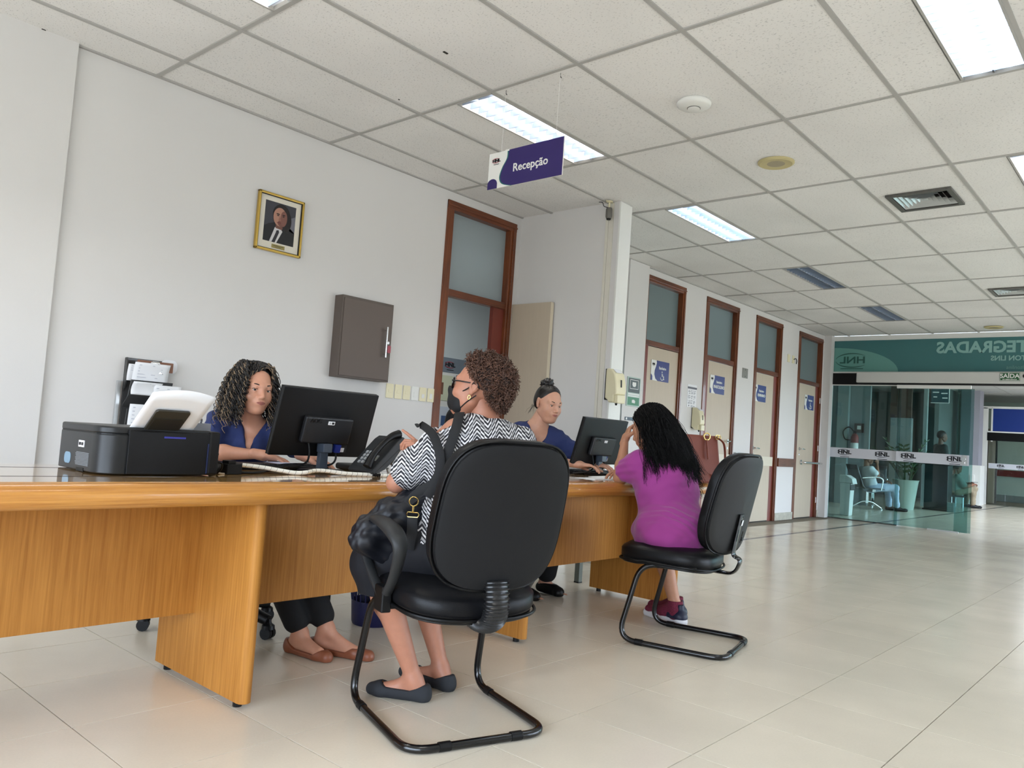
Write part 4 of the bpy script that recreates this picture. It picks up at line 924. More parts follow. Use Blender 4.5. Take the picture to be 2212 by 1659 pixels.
obj('round_port', MB().prism(rrect(.055, .038, .015, 4, .085, .04), (-.1962, 0, 0), (0, 1, 0), (0, 0, 1), (.002, 0, 0)), mat('pale_blue_port', rgb(120, 150, 170), .4), t)
obj('side_notch', MB().box(-.1965, -.193, -.06, .0, .002, .014), M_black, t)
# paper stack leaning towards the hall
pb = MB()
def ppf(a, b):
    x = -.105 + .215 * a; h = .205 + .022 * math.sin(PI * a) * 1.0 if True else 0
    return (x + .0 * b, -.150 - b * h * .82 + .004 * math.sin(PI * a) * b, .138 + b * h * .66)
ps = obj('paper_stack', MB().grid(ppf, 12, 6), M_paper, t, smooth=180, fixn=False); mo = ps.modifiers.new('thick', 'SOLIDIFY'); mo.thickness = .006; mo.offset = 1
ax = Vector((1, 0, 0)); sl = Vector((0, -.82, .66)).normalized(); nrm = ax.cross(sl).normalized()
m = MB(); m.prism(rrect(.118, .135, .01, 3), Vector((-.005, -.150, .138)) + sl * .075 + nrm * .002, ax, sl, nrm * .008)
sp_ = obj('paper_support', m, mat('smoked_support', rgb(52, 50, 44), .3), t, bevel=.002)
m = MB(); m.prism(rrect(.100, .085, .006, 3), Vector((-.005, -.150, .138)) + sl * .06 + nrm * .010, ax, sl, nrm * .002); obj('support_recess', m, mat('smoked_support_dark', rgb(40, 38, 33), .35), sp_)
obj('support_hinge', MB().box(-.07, .06, -.175, -.145, .12, .142), M_prd, t, bevel=.003)
obj('flatbed_guide', MB().tube(fillet([(.14, -.12, .158), (.14, -.10, .20), (.19, -.08, .20), (.19, -.06, .16)], .01), .004, 8).box(.13, .2, -.13, -.06, .155, .185), mat('clear_guide', rgb(120, 120, 124), .15), t)

# ---- monitors
def monitor(loc, rz, label):
    t = thing('monitor', label, 'monitor', loc, rz, 'black monitors seen from behind')
    # local: back towards -y, panel leans back (top towards -y)
    tl = math.radians(15.5); Mx = Matrix.Rotation(tl, 3, 'X'); c = Vector((0, .03, .215))
    P = lambda x, y_, z: c + Mx @ Vector((x, y_, z))
    def bx(x0_, x1_, ya, yb, za, zb):
        m = MB(); m.obox(P((x0_ + x1_) / 2, (ya + yb) / 2, (za + zb) / 2), (x1_ - x0_) / 2, (yb - ya) / 2, (zb - za) / 2, Mx); return m
    obj('panel', bx(-.252, .252, -.012, .008, -.152, .152), M_black, t, bevel=.004)
    obj('bezel', bx(-.252, .252, .008, .013, -.152, .152), M_black, t, bevel=.001)
    obj('screen', bx(-.242, .242, .0125, .0145, -.138, .142), mat('lit_screen', rgb(40, 44, 52), .2, emit=(.8, .9, 1, 1), es=.35), t)
    bk = obj('rear_housing', bx(-.125, .125, -.04, -.012, -.085, .035), mat('monitor_housing', rgb(26, 26, 28), .45), t, bevel=.008)
    ux = Vector((1, 0, 0)); uz = (Mx @ Vector((0, 0, 1)))
    text('AOC', .026, P(-.075, -.0412, .018), ux, uz, mat('embossed_black', rgb(8, 8, 9), .3), bk, 'maker_lettering', bold=.0006, world=False)
    st = obj('asset_sticker', bx(-.012, .022, -.0425, -.040, .004, .020), M_paper, bk, bevel=.0008)
    obj('sticker_mark', bx(-.007, .001, -.0432, -.0425, .008, .016), M_alu, st); obj('sticker_mark', bx(.006, .018, -.0432, -.0425, .007, .017), M_dark, st)
    obj('neck', MB().prism([(-.022, 0), (.022, 0), (.020, .11), (-.020, .11)], (0, .015, .004), (1, 0, 0), (0, 0, 1), (0, .026, 0)), mat('blue_grey_stand', rgb(58, 66, 78), .35), t, bevel=.003)
    obj('neck_collar', MB().box(-.026, .020, -.015, .04, .085, .125), MATS['blue_grey_stand'], t, bevel=.004)
    obj('stand_base', MB().lathe([(.0, 0), (.11, 0), (.112, .006), (.10, .011), (.03, .016), (0, .016)], (0, .03, 0), 30, sy=.75), M_black, t, smooth=30)
    obj('vga_plug', bx(.065, .098, -.030, -.010, -.128, -.090), mat('blue_plug', rgb(34, 52, 140), .45), t, bevel=.003)
    obj('port_label', bx(.098, .128, -.0135, -.012, -.128, -.108), M_paper, t)
    obj('port_bay', bx(.0, .14, -.013, -.0115, -.13, -.095), M_dark, t)
    a = P(-.075, -.02, -.085); b_ = P(.08, -.02, -.128)
    obj('cable', MB().tube(bez([a, a + Vector((.002, -.01, -.05)), a + Vector((-.02, -.02, -.09)), a + Vector((-.10, -.03, -.108)), a + Vector((-.22, -.01, -.118))], 6), .0045, 8), M_black, t, smooth=60)
    obj('cable', MB().tube(bez([b_, b_ + Vector((0, -.005, -.03)), b_ + Vector((-.012, .01, -.055)), b_ + Vector((-.06, .05, -.072))], 6), .0045, 8), M_black, t, smooth=60)
    return t
M1 = monitor((1.362, -2.135, DT + .001), 0, 'black monitor facing the curly-haired receptionist')
M2 = dup(M1, (3.495, -2.135, DT + .001), .02, 'black monitor facing the receptionist with the hair bun')

# ---- keyboards
def keyboard(loc, rz, label):
    t = thing('keyboard', label, 'keyboard', loc, rz, 'black keyboards on the counter')
    obj('base', MB().prism([(-.225, 0), (.225, 0), (.225, .018), (-.225, .018)], (0, -.075, 0), (1, 0, 0), (0, 0, 1), (0, .15, 0)), M_black, t, bevel=.006)
    m = MB()
    for r in range(5):
        for c in range(15): m.box(-.205 + c * .0275, -.205 + c * .0275 + .023, -.06 + r * .025, -.06 + r * .025 + .021, .018, .024)
    obj('keys', m, M_dark, t, kind='stuff')
    return t
kb = keyboard((1.22, -1.975, DT + .001), .03, 'black keyboard under the hands of the curly-haired receptionist')
kb2 = dup(kb, (3.55, -1.965, DT + .001), 0, 'black keyboard behind the right monitor')
t = thing('keyboard', 'black keyboard lying upside down behind the left monitor', 'keyboard', (1.66, -1.985, DT + .001), -.1); obj('base', MB().prism(rrect(.17, .03, .012, 4, 0, .016), (0, -.07, 0), (1, 0, 0), (0, 0, 1), (0, .14, 0)), M_black, t, bevel=.004)
t = thing('paper_sheet', 'white sheet of paper under the receptionist\'s hands', 'paper', (1.30, -1.95, DT + .026), .1)
obj('sheet', MB().grid(lambda a, b: ((a - .5) * .2, (b - .5) * .12, .004 * math.sin(a * 5)), 8, 4), mat('lilac_paper', rgb(200, 204, 226), .8), t, smooth=180, fixn=False)

# ---- white spiral cable wrap along the counter
t = thing('cable_wrap', 'white spiral-wrapped cable bundle lying wavy along the counter', 'cable')
P = bez([(.93, -2.19, .812), (1.0, -2.225, .806), (1.06, -2.27, .797), (1.10, -2.30, .792), (1.14, -2.315, .795), (1.20, -2.30, .802), (1.26, -2.305, .800), (1.33, -2.325, .793), (1.42, -2.345, .791), (1.50, -2.36, .790), (1.60, -2.375, .790), (1.68, -2.36, .790)], 8)
obj('sleeve', MB().tube(P, .0085, 12), mat('white_spiral_wrap', rgb(228, 226, 216), .5), t, smooth=60)
L_ = [0]
for a, b in zip(P, P[1:]): L_.append(L_[-1] + (b - a).length)
s = .012
while s < L_[-1] - .01:
    k = max(i for i in range(len(L_)) if L_[i] <= s); q = (s - L_[k]) / max(L_[min(k + 1, len(L_) - 1)] - L_[k], 1e-6)
    if k < len(P) - 1:
        c = P[k].lerp(P[k + 1], q); T = (P[k + 1] - P[k]).normalized(); u = T.orthogonal().normalized(); w = T.cross(u)
        ring = [c + (u * math.cos(a) + w * math.sin(a)) * .0088 + T * (.0035 * math.sin(a)) for a in np.linspace(0, 2 * PI, 13)[:-1]]
        obj('spiral_gap', MB().tube(ring, .0006, 4, closed=True), M_dark, t, fixn=False)
    s += .024
t = thing('power_adapter', 'small black power adapter block beside the printer', 'adapter', (.83, -2.285, DT + .001), .2)
obj('block', MB().box(-.035, .035, -.02, .02, 0, .04), M_black, t, bevel=.003); obj('cube_top', MB().box(-.03, .005, -.018, .018, .04, .052), M_black, t, bevel=.002)
t = thing('computer_mouse', 'black mouse next to the power adapter', 'mouse', (.83, -2.20, DT + .001), .4)
obj('shell', MB().lathe([(.0, 0), (.05, .0), (.052, .012), (.04, .028), (.02, .036), (0, .038)], n=24, sx=1, sy=.6), M_black, t, smooth=50)
t = thing('beige_cable', 'pair of beige cables looping down beside the printer', 'cable')
obj('cord', MB().tube(bez([(.70, -2.16, .955), (.735, -2.18, .94), (.775, -2.20, .90), (.80, -2.205, .86), (.815, -2.20, .82), (.86, -2.19, .80), (.92, -2.19, .806)], 6), .004, 8), mat('beige_cord', rgb(196, 184, 164), .5), t, smooth=60)
obj('cord', MB().tube(bez([(.70, -2.19, .935), (.725, -2.20, .91), (.755, -2.205, .87), (.795, -2.205, .83), (.80, -2.20, .80)], 6), .004, 8), MATS['beige_cord'], t, smooth=60)
obj('cord', MB().tube(bez([(.72, -2.26, .835), (.745, -2.28, .80), (.78, -2.30, .787), (.81, -2.29, .786)], 6), .0035, 8), MATS['beige_cord'], t, smooth=60)
obj('velcro_tie', MB().tube(bez([(.765, -2.205, .895), (.785, -2.21, .885), (.80, -2.21, .87), (.81, -2.205, .85)], 4), .009, 8), M_black, t, smooth=60)
t = thing('printer_cable', 'black power cord plugged into the side of the printer', 'cable')
obj('cord', MB().tube(bez([(.715, -2.32, .825), (.745, -2.33, .83), (.765, -2.33, .825), (.77, -2.32, .805), (.765, -2.30, .788)], 6), .004, 8).tube([(.70, -2.32, .822), (.73, -2.325, .826)], .009, 8), M_black, t, smooth=60)
obj('cord', MB().tube(bez([(.70, -2.29, .86), (.74, -2.25, .875), (.78, -2.215, .89)], 6), .0035, 8), M_black, t, smooth=60)
obj('cord', MB().tube(bez([(.85, -2.28, .79), (.92, -2.27, .788), (1.0, -2.24, .79), (1.08, -2.20, .80), (1.15, -2.17, .81)], 6), .005, 8), M_black, t, smooth=60)

# ---- telephone
t = thing('desk_telephone', 'black office telephone propped up on its stand at the counter edge', 'telephone', (1.56, -2.285, DT + .001), .06)
dx = Vector((math.cos(math.radians(38)), 0, math.sin(math.radians(38)))); dn = Vector((-dx.z, 0, dx.x)); yv = Vector((0, 1, 0)); o = Vector((-.125, 0, .012))
m = MB(); m.prism([(0, -.004), (.225, -.004), (.235, .012), (.23, .030), (.20, .034), (.02, .018), (0, .012)], o + yv * -.08, dx, dn, yv * .16)
ph = obj('body', m, M_dark, t, bevel=.004)
obj('button', MB().prism([(.06, .022), (.09, .025), (.09, .030), (.06, .027)], o + yv * -.05, dx, dn, yv * .03), M_alu, ph)
for k in range(4):
    for j in range(3): obj('key', MB().prism([(.04 + k * .02, .020 + k * .0022), (.053 + k * .02, .022 + k * .0022), (.053 + k * .02, .027 + k * .0022), (.04 + k * .02, .025 + k * .0022)], o + yv * (-.01 + j * .022), dx, dn, yv * .014), M_alu, ph)
hs = bez([o + dx * .005 + dn * .034 + yv * -.055, o + dx * .06 + dn * .056 + yv * -.055, o + dx * .13 + dn * .064 + yv * -.055, o + dx * .19 + dn * .060 + yv * -.055, o + dx * .232 + dn * .042 + yv * -.055], 5)
obj('handset', MB().tube(hs, [.020 - .006 * math.sin(PI * i / (len(hs) - 1)) for i in range(len(hs))], 12), M_black, t, smooth=60)
m = MB(); m.prism([(.02, -.015), (.07, -.03), (.14, -.028), (.21, -.012), (.21, -.004), (.01, -.004)], o + yv * -.07, dx, dn, yv * .14)
obj('underside', m, mat('phone_underside', rgb(26, 24, 22), .5), t)
obj('rating_label', MB().prism([(.175, -.0185), (.205, -.0125), (.205, -.0115), (.175, -.0175)], o + yv * -.072, dx, dn, yv * .06), mat('tan_label', rgb(140, 120, 96), .6), t)
def legp():
    m = MB(); a = o + dx * .15 + dn * -.02; b = Vector((.165, 0, .0)); d = (b - a).normalized(); L = (b - a).length
    n_ = d.cross(yv).normalized()
    for (s0, s1, q0, q1) in ((0, 1, -.04, -.022), (0, 1, .022, .04), (0, .45, -.022, .022), (.72, 1, -.022, .022)):
        m.prism([(s0 * L, q0), (s1 * L, q0), (s1 * L, q1), (s0 * L, q1)], a, d, yv, n_ * .005)
    return m
obj('stand_leg', legp(), mat('blue_grey_plastic', rgb(70, 76, 84), .4), t)
obj('curly_cord', MB().tube([(.0 + -.12 + .03 * math.cos(k * .25) * .3 + k * .0006, -.075 + .03 * math.sin(k * .25) * .1, .008 + .006 * math.sin(k * 1.3)) for k in range(60)], .0025, 6), M_black, t, smooth=60)
obj('phone_plug', MB().cyl((.03, .0, .03), (.05, .01, .01), .007, 8), M_white, t)

# ---- papers beside the right monitor
for (x, yy, rz, lab, w, h) in ((3.32, -2.32, .2, 'white sheets under the stand of the right monitor', .26, .18), (3.02, -2.42, -.1, 'sheets of paper near the counter edge behind the dark chair back', .2, .14)):
    t = thing('paper_stack', lab, 'paper', (x, yy, DT + .0015), rz)
    for k in range(3): obj('sheet', MB().box(-w / 2 + k * .01, w / 2 + k * .006, -h / 2, h / 2 - k * .006, k * .0012, k * .0012 + .001), M_paper, t)
t = thing('eyeglasses', 'thin-framed spectacles lying on the counter by the elbow', 'glasses', (3.50, -2.50, DT + .0015), .5)
for q in (-.03, .03): obj('rim', MB().tube([(q + .022 * math.cos(a), 0, .02 + .018 * math.sin(a)) for a in np.linspace(0, 2 * PI, 15)[:-1]], .0012, 5, closed=True), M_chrome, t)
obj('bridge', MB().tube([(-.008, 0, .024), (.008, 0, .024)], .0012, 5), M_chrome, t)
for q in (-1, 1): obj('temple_arm', MB().tube([(q * .052, 0, .024), (q * .054, .12, .010)], .0014, 5), M_chrome, t)

# ---- things under the counter
t = thing('waste_basket', 'dark blue slotted plastic waste basket under the counter', 'waste basket', (1.93, -1.86, 0)); M_bk = mat('dark_blue_basket', rgb(16, 18, 58), .4)
obj('lower_shell', MB().lathe([(0, 0), (.105, 0), (.11, .012), (.118, .12), (.112, .12), (.10, .012), (0, .012)], n=28), M_bk, t, smooth=40)
obj('rim', MB().lathe([(.138, .275), (.146, .275), (.148, .30), (.138, .30)], n=28), M_bk, t, smooth=40)
for k in range(26):
    a = 2 * PI * k / 26; obj('slat', MB().tube([(.115 * math.cos(a), .115 * math.sin(a), .12), (.141 * math.cos(a + .06), .141 * math.sin(a + .06), .28)], .0042, 5), M_bk, t)
obj('mid_ring', MB().lathe([(.124, .195), (.131, .195), (.131, .205), (.124, .205)], n=28), M_bk, t, smooth=40)
def metal_frame(loc, w, m_, lab):
    t = thing('drawer_stand', lab, 'stand', loc)
    for q in (0, 1): obj('leg', MB().box(q * w - .02, q * w + .02, -.02, .02, .004, .62), m_, t, bevel=.002); obj('foot_cap', MB().box(q * w - .021, q * w + .021, -.021, .021, 0, .008), M_black, t)
    obj('cross_bar', MB().box(.02, w - .02, -.012, .012, .175, .215), m_, t, bevel=.002)
    obj('shelf', MB().box(-.02, w + .02, -.02, .40, .60, .64), M_dark, t, bevel=.002)
metal_frame((1.80, -1.62, 0), .44, M_dark, 'dark metal stand beside the blue waste basket under the counter')
metal_frame((3.855, -1.74, 0), .40, mat('grey_green_steel', rgb(88, 92, 84), .5), 'grey metal stand under the right end of the counter')
t = thing('bucket', 'pale bucket behind the grey metal stand under the counter', 'bucket', (4.35, -1.05, 0))
obj('shell', MB().lathe([(0, 0), (.16, 0), (.175, .25), (.18, .27), (.165, .27), (.155, .02), (0, .02)], n=26), M_white, t, smooth=40)

# ================================================================ CHAIRS
def superell(w, h, n_, e=3.2, cx=0, cy=0, taper=0.0):
    out = []
    for k in range(n_):
        a = 2 * PI * k / n_; c = math.cos(a); s = math.sin(a)
        x = w / 2 * math.copysign(abs(c) ** (2 / e), c); y_ = h / 2 * math.copysign(abs(s) ** (2 / e), s)
        out.append((cx + x * (1 + taper * y_ / h), cy + y_))
    return out
def cushion(mb, w, h, th, fn, e=3.2, taper=0.0, nr=5, n_=40, crown=.35):
    """pillow-like plate: outline superellipse in (u,v); fn(u,v,t) places it, t across the thickness (-.5..0.5)"""
    rings = []
    for (k, t) in [(.0, .5 + crown), (.35, .5 + crown * .93), (.65, .5 + crown * .75), (.85, .5 + crown * .42), (.96, .5), (1, .3), (1, -.3), (.97, -.5), (.6, -.52), (0, -.52)]:
        rings.append([fn(p[0] * k, p[1] * k, t * th) for p in superell(w, h, n_, e, 0, 0, taper)])
    vs = [p for r in rings for p in r]; m = len(rings)
    fs = [(i * n_ + j, i * n_ + (j + 1) % n_, (i + 1) * n_ + (j + 1) % n_, (i + 1) * n_ + j) for i in range(m - 1) for j in range(n_)]
    mb.add(vs, fs); return mb
def piping(w, h, fn, t, r, e=3.2, taper=0.0):
    return MB().tube([fn(p[0], p[1], t) for p in superell(w, h, 56, e, 0, 0, taper)], r, 6, closed=True)
def cantilever(loc, rz, label, arms, bellows, bw=.465, bh=.50, bz=.745, by=-.315, tilt=15, sy=0.0, bt=0.0):
    t = thing('visitor_chair', label, 'chair', loc, rz, 'black vinyl visitor chairs on bent tube frames')
    r = .0135
    path = fillet([(-.20, -.10, .405), (-.235, .18, .40), (-.255, .275, .014), (-.255, -.265, .014), (.255, -.265, .014), (.255, .275, .014), (.235, .18, .40), (.20, -.10, .405)], [.0, .085, .10, .09, .09, .10, .085, 0], 8)
    path = [(p[0], p[1], p[2]) for p in path]
    obj('tube_frame', MB().tube(path, r, 14), M_blackm, t, smooth=60)
    for (x, y_) in ((-.13, -.265), (.13, -.265)): obj('glide_clip', MB().tube([(x - .02, y_, .0155), (x + .02, y_, .0155)], .0155, 12), M_black, t, smooth=40)
    for (x, y_) in ((-.255, .16), (.255, .16)): obj('glide_clip', MB().tube([(x, y_ - .02, .0155), (x, y_ + .02, .0155)], .0155, 12), M_black, t, smooth=40)
    sf = lambda u, v, q: (u, v + sy, .438 + .04 * v + q * 1.2 - .10 * max(0, (v - .12)) ** 1.3 + .012 * (u / .25) ** 2 * (1 if v < .1 else .5))
    obj('seat', cushion(MB(), .50, .49, .052, sf, 3.2, 0, crown=.6), M_vinyl, t, smooth=50)
    obj('seat_piping', piping(.505, .495, sf, -.030, .006, 3.4), M_black, t, smooth=60)
    sb = lambda u, v, q: (u, v + sy, sf(u, v, -.036)[2] + q)
    obj('seat_shell', cushion(MB(), .48, .47, .02, sb, 3.4, 0, crown=0), M_black, t, smooth=40)
    th = math.radians(tilt); ct, st = math.cos(th), math.sin(th)
    def bf(u, v, q):       # front (cushion side) is +q
        cv = .05 * (u / .25) ** 2
        y_ = q + cv; z = v
        X_ = u; Y_ = y_ * ct - z * st
        return (X_ * math.cos(bt) - Y_ * math.sin(bt), by + X_ * math.sin(bt) + Y_ * math.cos(bt), bz + z * ct + y_ * st)
    obj('backrest', cushion(MB(), bw, bh, .055, bf, 3.3, -.06), M_vinyl, t, smooth=50)
    obj('backrest_shell', cushion(MB(), bw - .015, bh - .015, .018, lambda u, v, q: bf(u, v, -.036 - q), 3.3, -.06, crown=.2), M_vinylb if bellows else mat('black_textured_shell', rgb(22, 22, 22), .6, bump=(500, .3, .001)), t, smooth=50)
    obj('backrest_piping', piping(bw + .003, bh + .003, bf, -.028, .0055, 3.3, -.06), M_black, t, smooth=60)
    b0 = Vector(bf(0, -bh * .30, -.05)); 
    if bellows:
        P_ = bez([Vector((0, -.10, .395)), Vector((0, -.22, .375)), Vector((0, -.283, .395)), Vector((0, by + .008, .45)), Vector((0, by + .02, bz - bh / 2 + .04))], 10)
        n_ = len(P_); vs = [.036 + .007 * (1 if (i % 2) else -1) for i in range(n_)]
        dense = []; rad = []
        for i in range(n_ - 1):
            for k in range(2): dense.append(P_[i].lerp(P_[i + 1], k / 2)); rad.append(.047 if (2 * i + k) % 3 == 0 else .040)
        obj('bellows_sleeve', MB().tube(dense, rad, 18, flat=((1, 0, 0), .55)), mat('ribbed_black_rubber', rgb(30, 30, 31), .3), t, smooth=30)
    else:
        P_ = fillet([Vector((0, .0, .385)), Vector((0, by - .015, .378)), Vector((0, by - .045, .455)), Vector(bf(0, -bh * .5, -.055)) + Vector((0, -.005, 0)), Vector(bf(0, -bh * .08, -.052))], [0, .05, .06, .04, 0], 6)
        obj('steel_bar', MB().tube(P_, .034, 12, flat=((1, 0, 0), .25)), M_blackm, t, smooth=50)
        c = Vector(bf(0, -bh * .2, -.066))
        obj('white_tag', MB().obox(c + Vector((0, -.004, .02)), .012, .001, .014, Matrix.Rotation(th, 3, 'X')), M_paper, t)
        for dz in (-.06, .055): obj('bolt', MB().tube([c + Vector((0, 0, dz)), c + Vector((0, -.008, dz))], .009, 10), M_black, t)
        obj('slot', MB().obox(c + Vector((0, -.002, -.05)), .006, .002, .03, Matrix.Rotation(th, 3, 'X')), M_gap, t)
    if arms:
        for q in (-1, 1):
            x = q * .272
            loop = bez([(x, .0, .43), (x + q * .006, .14, .52), (x + q * .010, .20, .60), (x + q * .012, .18, .655), (x + q * .012, .10, .678), (x + q * .012, .0, .678), (x + q * .010, -.10, .655), (x + q * .006, -.14, .61), (x, -.09, .51), (x, -.02, .43)], 5)
            k_ = len(loop); rad = []
            for i in range(k_):
                f = i / (k_ - 1); rad.append(.018 + .016 * math.exp(-((f - .62) / .17) ** 2))
            obj('armrest', MB().tube(loop, rad, 14, flat=((1, 0, 0), .62)), M_dark, t, smooth=60)
            obj('arm_bracket', MB().box(x - .018, x + .018, -.045, .03, .385, .47).box(min(x, x - q * .1), max(x, x - q * .1), -.04, .03, .395, .415), M_black, t, bevel=.005)
    return t
C1 = cantilever((1.300, -3.045, 0), -math.radians(19), 'black vinyl armchair with a ribbed sleeve under its back, in front of the counter', True, True)
C2 = cantilever((3.035, -3.03, 0), math.radians(12), 'armless black vinyl chair under the customer in magenta', False, False, bw=.46, bh=.52, bz=.735, by=-.22, tilt=13, sy=.09, bt=-.2)

def office_chair(loc, rz, label, bc_=.72, bh_=.38):
    t = thing('office_chair', label, 'chair', loc, rz, 'black swivel chairs behind the counter')
    for k in range(5):
        a = 2 * PI * k / 5 + .3; c, s = math.cos(a), math.sin(a)
        obj('base_spoke', MB().tube([(c * .03, s * .03, .13), (c * .17, s * .17, .115), (c * .30, s * .30, .082)], [.036, .032, .024], 10), M_black, t, smooth=60)
        for q in (-1, 1):
            px, py = c * .30 - s * q * .014, s * .30 + c * q * .014
            obj('castor_wheel', MB().cyl((px - s * .010, py + c * .010, .027), (px + s * .010, py - c * .010, .027), .027, 14), M_black, t, smooth=40)
        obj('castor_hood', MB().lathe([(.0, .04), (.03, .045), (.028, .062), (.014, .072), (.01, .09)], (c * .30, s * .30, 0), 14), M_black, t, smooth=40)
    obj('gas_column', MB().lathe([(.04, .09), (.04, .16), (.028, .165), (.028, .26), (.018, .265), (.018, .40)], n=16), M_black, t, smooth=40)
    obj('seat', cushion(MB(), .50, .48, .06, lambda u, v, q: (u, v, .455 + q), 3.2), M_vinyl, t, smooth=50)
    obj('seat_mechanism', MB().box(-.08, .08, -.1, .1, .385, .425), M_black, t, bevel=.006)
    obj('back_bar', MB().tube(fillet([(0, -.1, .40), (0, -.28, .41), (0, -.31, .60)], .06), .03, 12, flat=((1, 0, 0), .3)), M_black, t, smooth=50)
    obj('backrest', cushion(MB(), .44, bh_, .05, lambda u, v, q: (u, -.27 + q + .05 * (u / .25) ** 2, bc_ + v), 3.2), M_vinyl, t, smooth=50)
    return t
oc = office_chair((1.22, -1.56, 0), PI + .42, 'black swivel chair of the curly-haired receptionist behind the counter')
office_chair((3.13, -1.50, 0), PI + .25, 'black high-backed swivel chair of the receptionist with the hair bun', .88, .56)

# ================================================================ PEOPLE: distance-field modelling
def npv(p): return np.array([p[0], p[1], p[2]], dtype=np.float32)
def cap_(a, b, ra, rb=None, k=.02, sub=False): return ('c', npv(a), npv(b), ra, ra if rb is None else rb, k, sub)
def ell_(c, r, R=None, k=.02, sub=False): return ('e', npv(c), npv(r), np.array(R, dtype=np.float32) if R is not None else None, k, sub)
class Field:
    def __init__(s, lo, hi, res):
        s.lo = npv(lo); s.res = res; s.n = np.maximum(((npv(hi) - s.lo) / res).astype(int) + 2, 3)
        s.F = np.full(tuple(s.n), .06, dtype=np.float32)
    def put(s, prims, grow=0.0, kk=None):
        for p in prims:
            k = p[-2] if kk is None else kk; sub = p[-1]; pad = k + grow + 3 * s.res + .012
            if p[0] == 'c': lo = np.minimum(p[1], p[2]) - max(p[3], p[4]) - pad; hi = np.maximum(p[1], p[2]) + max(p[3], p[4]) + pad
            else: m = (float(p[2].max()) if p[3] is not None else p[2]) + pad; lo = p[1] - m; hi = p[1] + m
            i0 = np.clip(((lo - s.lo) / s.res).astype(int), 0, s.n - 1); i1 = np.clip(((hi - s.lo) / s.res).astype(int) + 2, 1, s.n)
            if (i1 <= i0).any(): continue
            ax = [s.lo[d] + s.res * np.arange(i0[d], i1[d], dtype=np.float32) for d in range(3)]
            X, Y, Z = ax[0][:, None, None], ax[1][None, :, None], ax[2][None, None, :]
            if p[0] == 'c':
                a, b = p[1], p[2]; ba = b - a; L = float(ba @ ba) + 1e-12
                h = np.clip(((X - a[0]) * ba[0] + (Y - a[1]) * ba[1] + (Z - a[2]) * ba[2]) / L, 0, 1)
                D = np.sqrt((X - a[0] - h * ba[0]) ** 2 + (Y - a[1] - h * ba[1]) ** 2 + (Z - a[2] - h * ba[2]) ** 2) - (p[3] + (p[4] - p[3]) * h) - grow
            else:
                dx, dy, dz = X - p[1][0], Y - p[1][1], Z - p[1][2]; R = p[3]; r = p[2] + grow
                if R is not None:
                    u = R[0, 0] * dx + R[1, 0] * dy + R[2, 0] * dz; v = R[0, 1] * dx + R[1, 1] * dy + R[2, 1] * dz; w = R[0, 2] * dx + R[1, 2] * dy + R[2, 2] * dz
                else: u, v, w = dx, dy, dz
                k0 = np.sqrt((u / r[0]) ** 2 + (v / r[1]) ** 2 + (w / r[2]) ** 2) + 1e-9
                k1 = np.sqrt((u / r[0] ** 2) ** 2 + (v / r[1] ** 2) ** 2 + (w / r[2] ** 2) ** 2) + 1e-9
                D = k0 * (k0 - 1) / k1
            sl = tuple(slice(i0[d], i1[d]) for d in range(3)); A = s.F[sl]
            if sub:
                D = -D; h = np.maximum(k - np.abs(A - D), 0) / k; s.F[sl] = np.maximum(A, D) + h * h * k * .25
            else:
                h = np.maximum(k - np.abs(A - D), 0) / k; s.F[sl] = np.minimum(A, D) - h * h * k * .25
        return s
    def cut(s, fn):          # keep where fn(X,Y,Z) <= 0 (a signed distance)
        X, Y, Z = [s.lo[d] + s.res * np.arange(s.n[d], dtype=np.float32) for d in range(3)]
        s.F = np.maximum(s.F, fn(X[:, None, None], Y[None, :, None], Z[None, None, :]).astype(np.float32)); return s
    def mesh(s, smooth=1):
        F = s.F; F[0], F[-1], F[:, 0], F[:, -1], F[:, :, 0], F[:, :, -1] = .05, .05, .05, .05, .05, .05
        S = F < 0; nx, ny, nz = F.shape
        c = np.zeros((nx - 1, ny - 1, nz - 1), np.int8)
        for i in (0, 1):
            for j in (0, 1):
                for k in (0, 1): c += S[i:nx - 1 + i, j:ny - 1 + j, k:nz - 1 + k]
        I = np.argwhere((c > 0) & (c < 8)); idx = -np.ones(c.shape, np.int64); idx[tuple(I.T)] = np.arange(len(I))
        acc = np.zeros((len(I), 3)); cnt = np.zeros(len(I))
        for ax in range(3):
            o = [d for d in range(3) if d != ax]
            for a in (0, 1):
                for b in (0, 1):
                    off = np.zeros(3, int); off[o[0]] = a; off[o[1]] = b; P0 = I + off; P1 = P0.copy(); P1[:, ax] += 1
                    f0 = F[tuple(P0.T)]; f1 = F[tuple(P1.T)]; m = (f0 < 0) != (f1 < 0); t = f0[m] / (f0[m] - f1[m])
                    q = off[None, :].repeat(m.sum(), 0).astype(float); q[:, ax] += t; acc[m] += q; cnt[m] += 1
        V = (I + acc / cnt[:, None]) * s.res + s.lo
        Q = []
        for ax in range(3):
            o = [(ax + 1) % 3, (ax + 2) % 3]; sl0 = [slice(None)] * 3; sl1 = [slice(None)] * 3; sl0[ax] = slice(0, -1); sl1[ax] = slice(1, None)
            E = np.argwhere(S[tuple(sl0)] != S[tuple(sl1)]); E = E[(E[:, o[0]] > 0) & (E[:, o[1]] > 0)]
            u = np.zeros(3, int); u[o[0]] = 1; v = np.zeros(3, int); v[o[1]] = 1
            q = np.stack([idx[tuple((E - u - v).T)], idx[tuple((E - v).T)], idx[tuple(E.T)], idx[tuple((E - u).T)]], 1)
            fl = S[tuple(E.T)]; q[~fl] = q[~fl][:, ::-1]; Q.append(q)
        Q = np.concatenate(Q); Q = Q[(Q >= 0).all(1)]
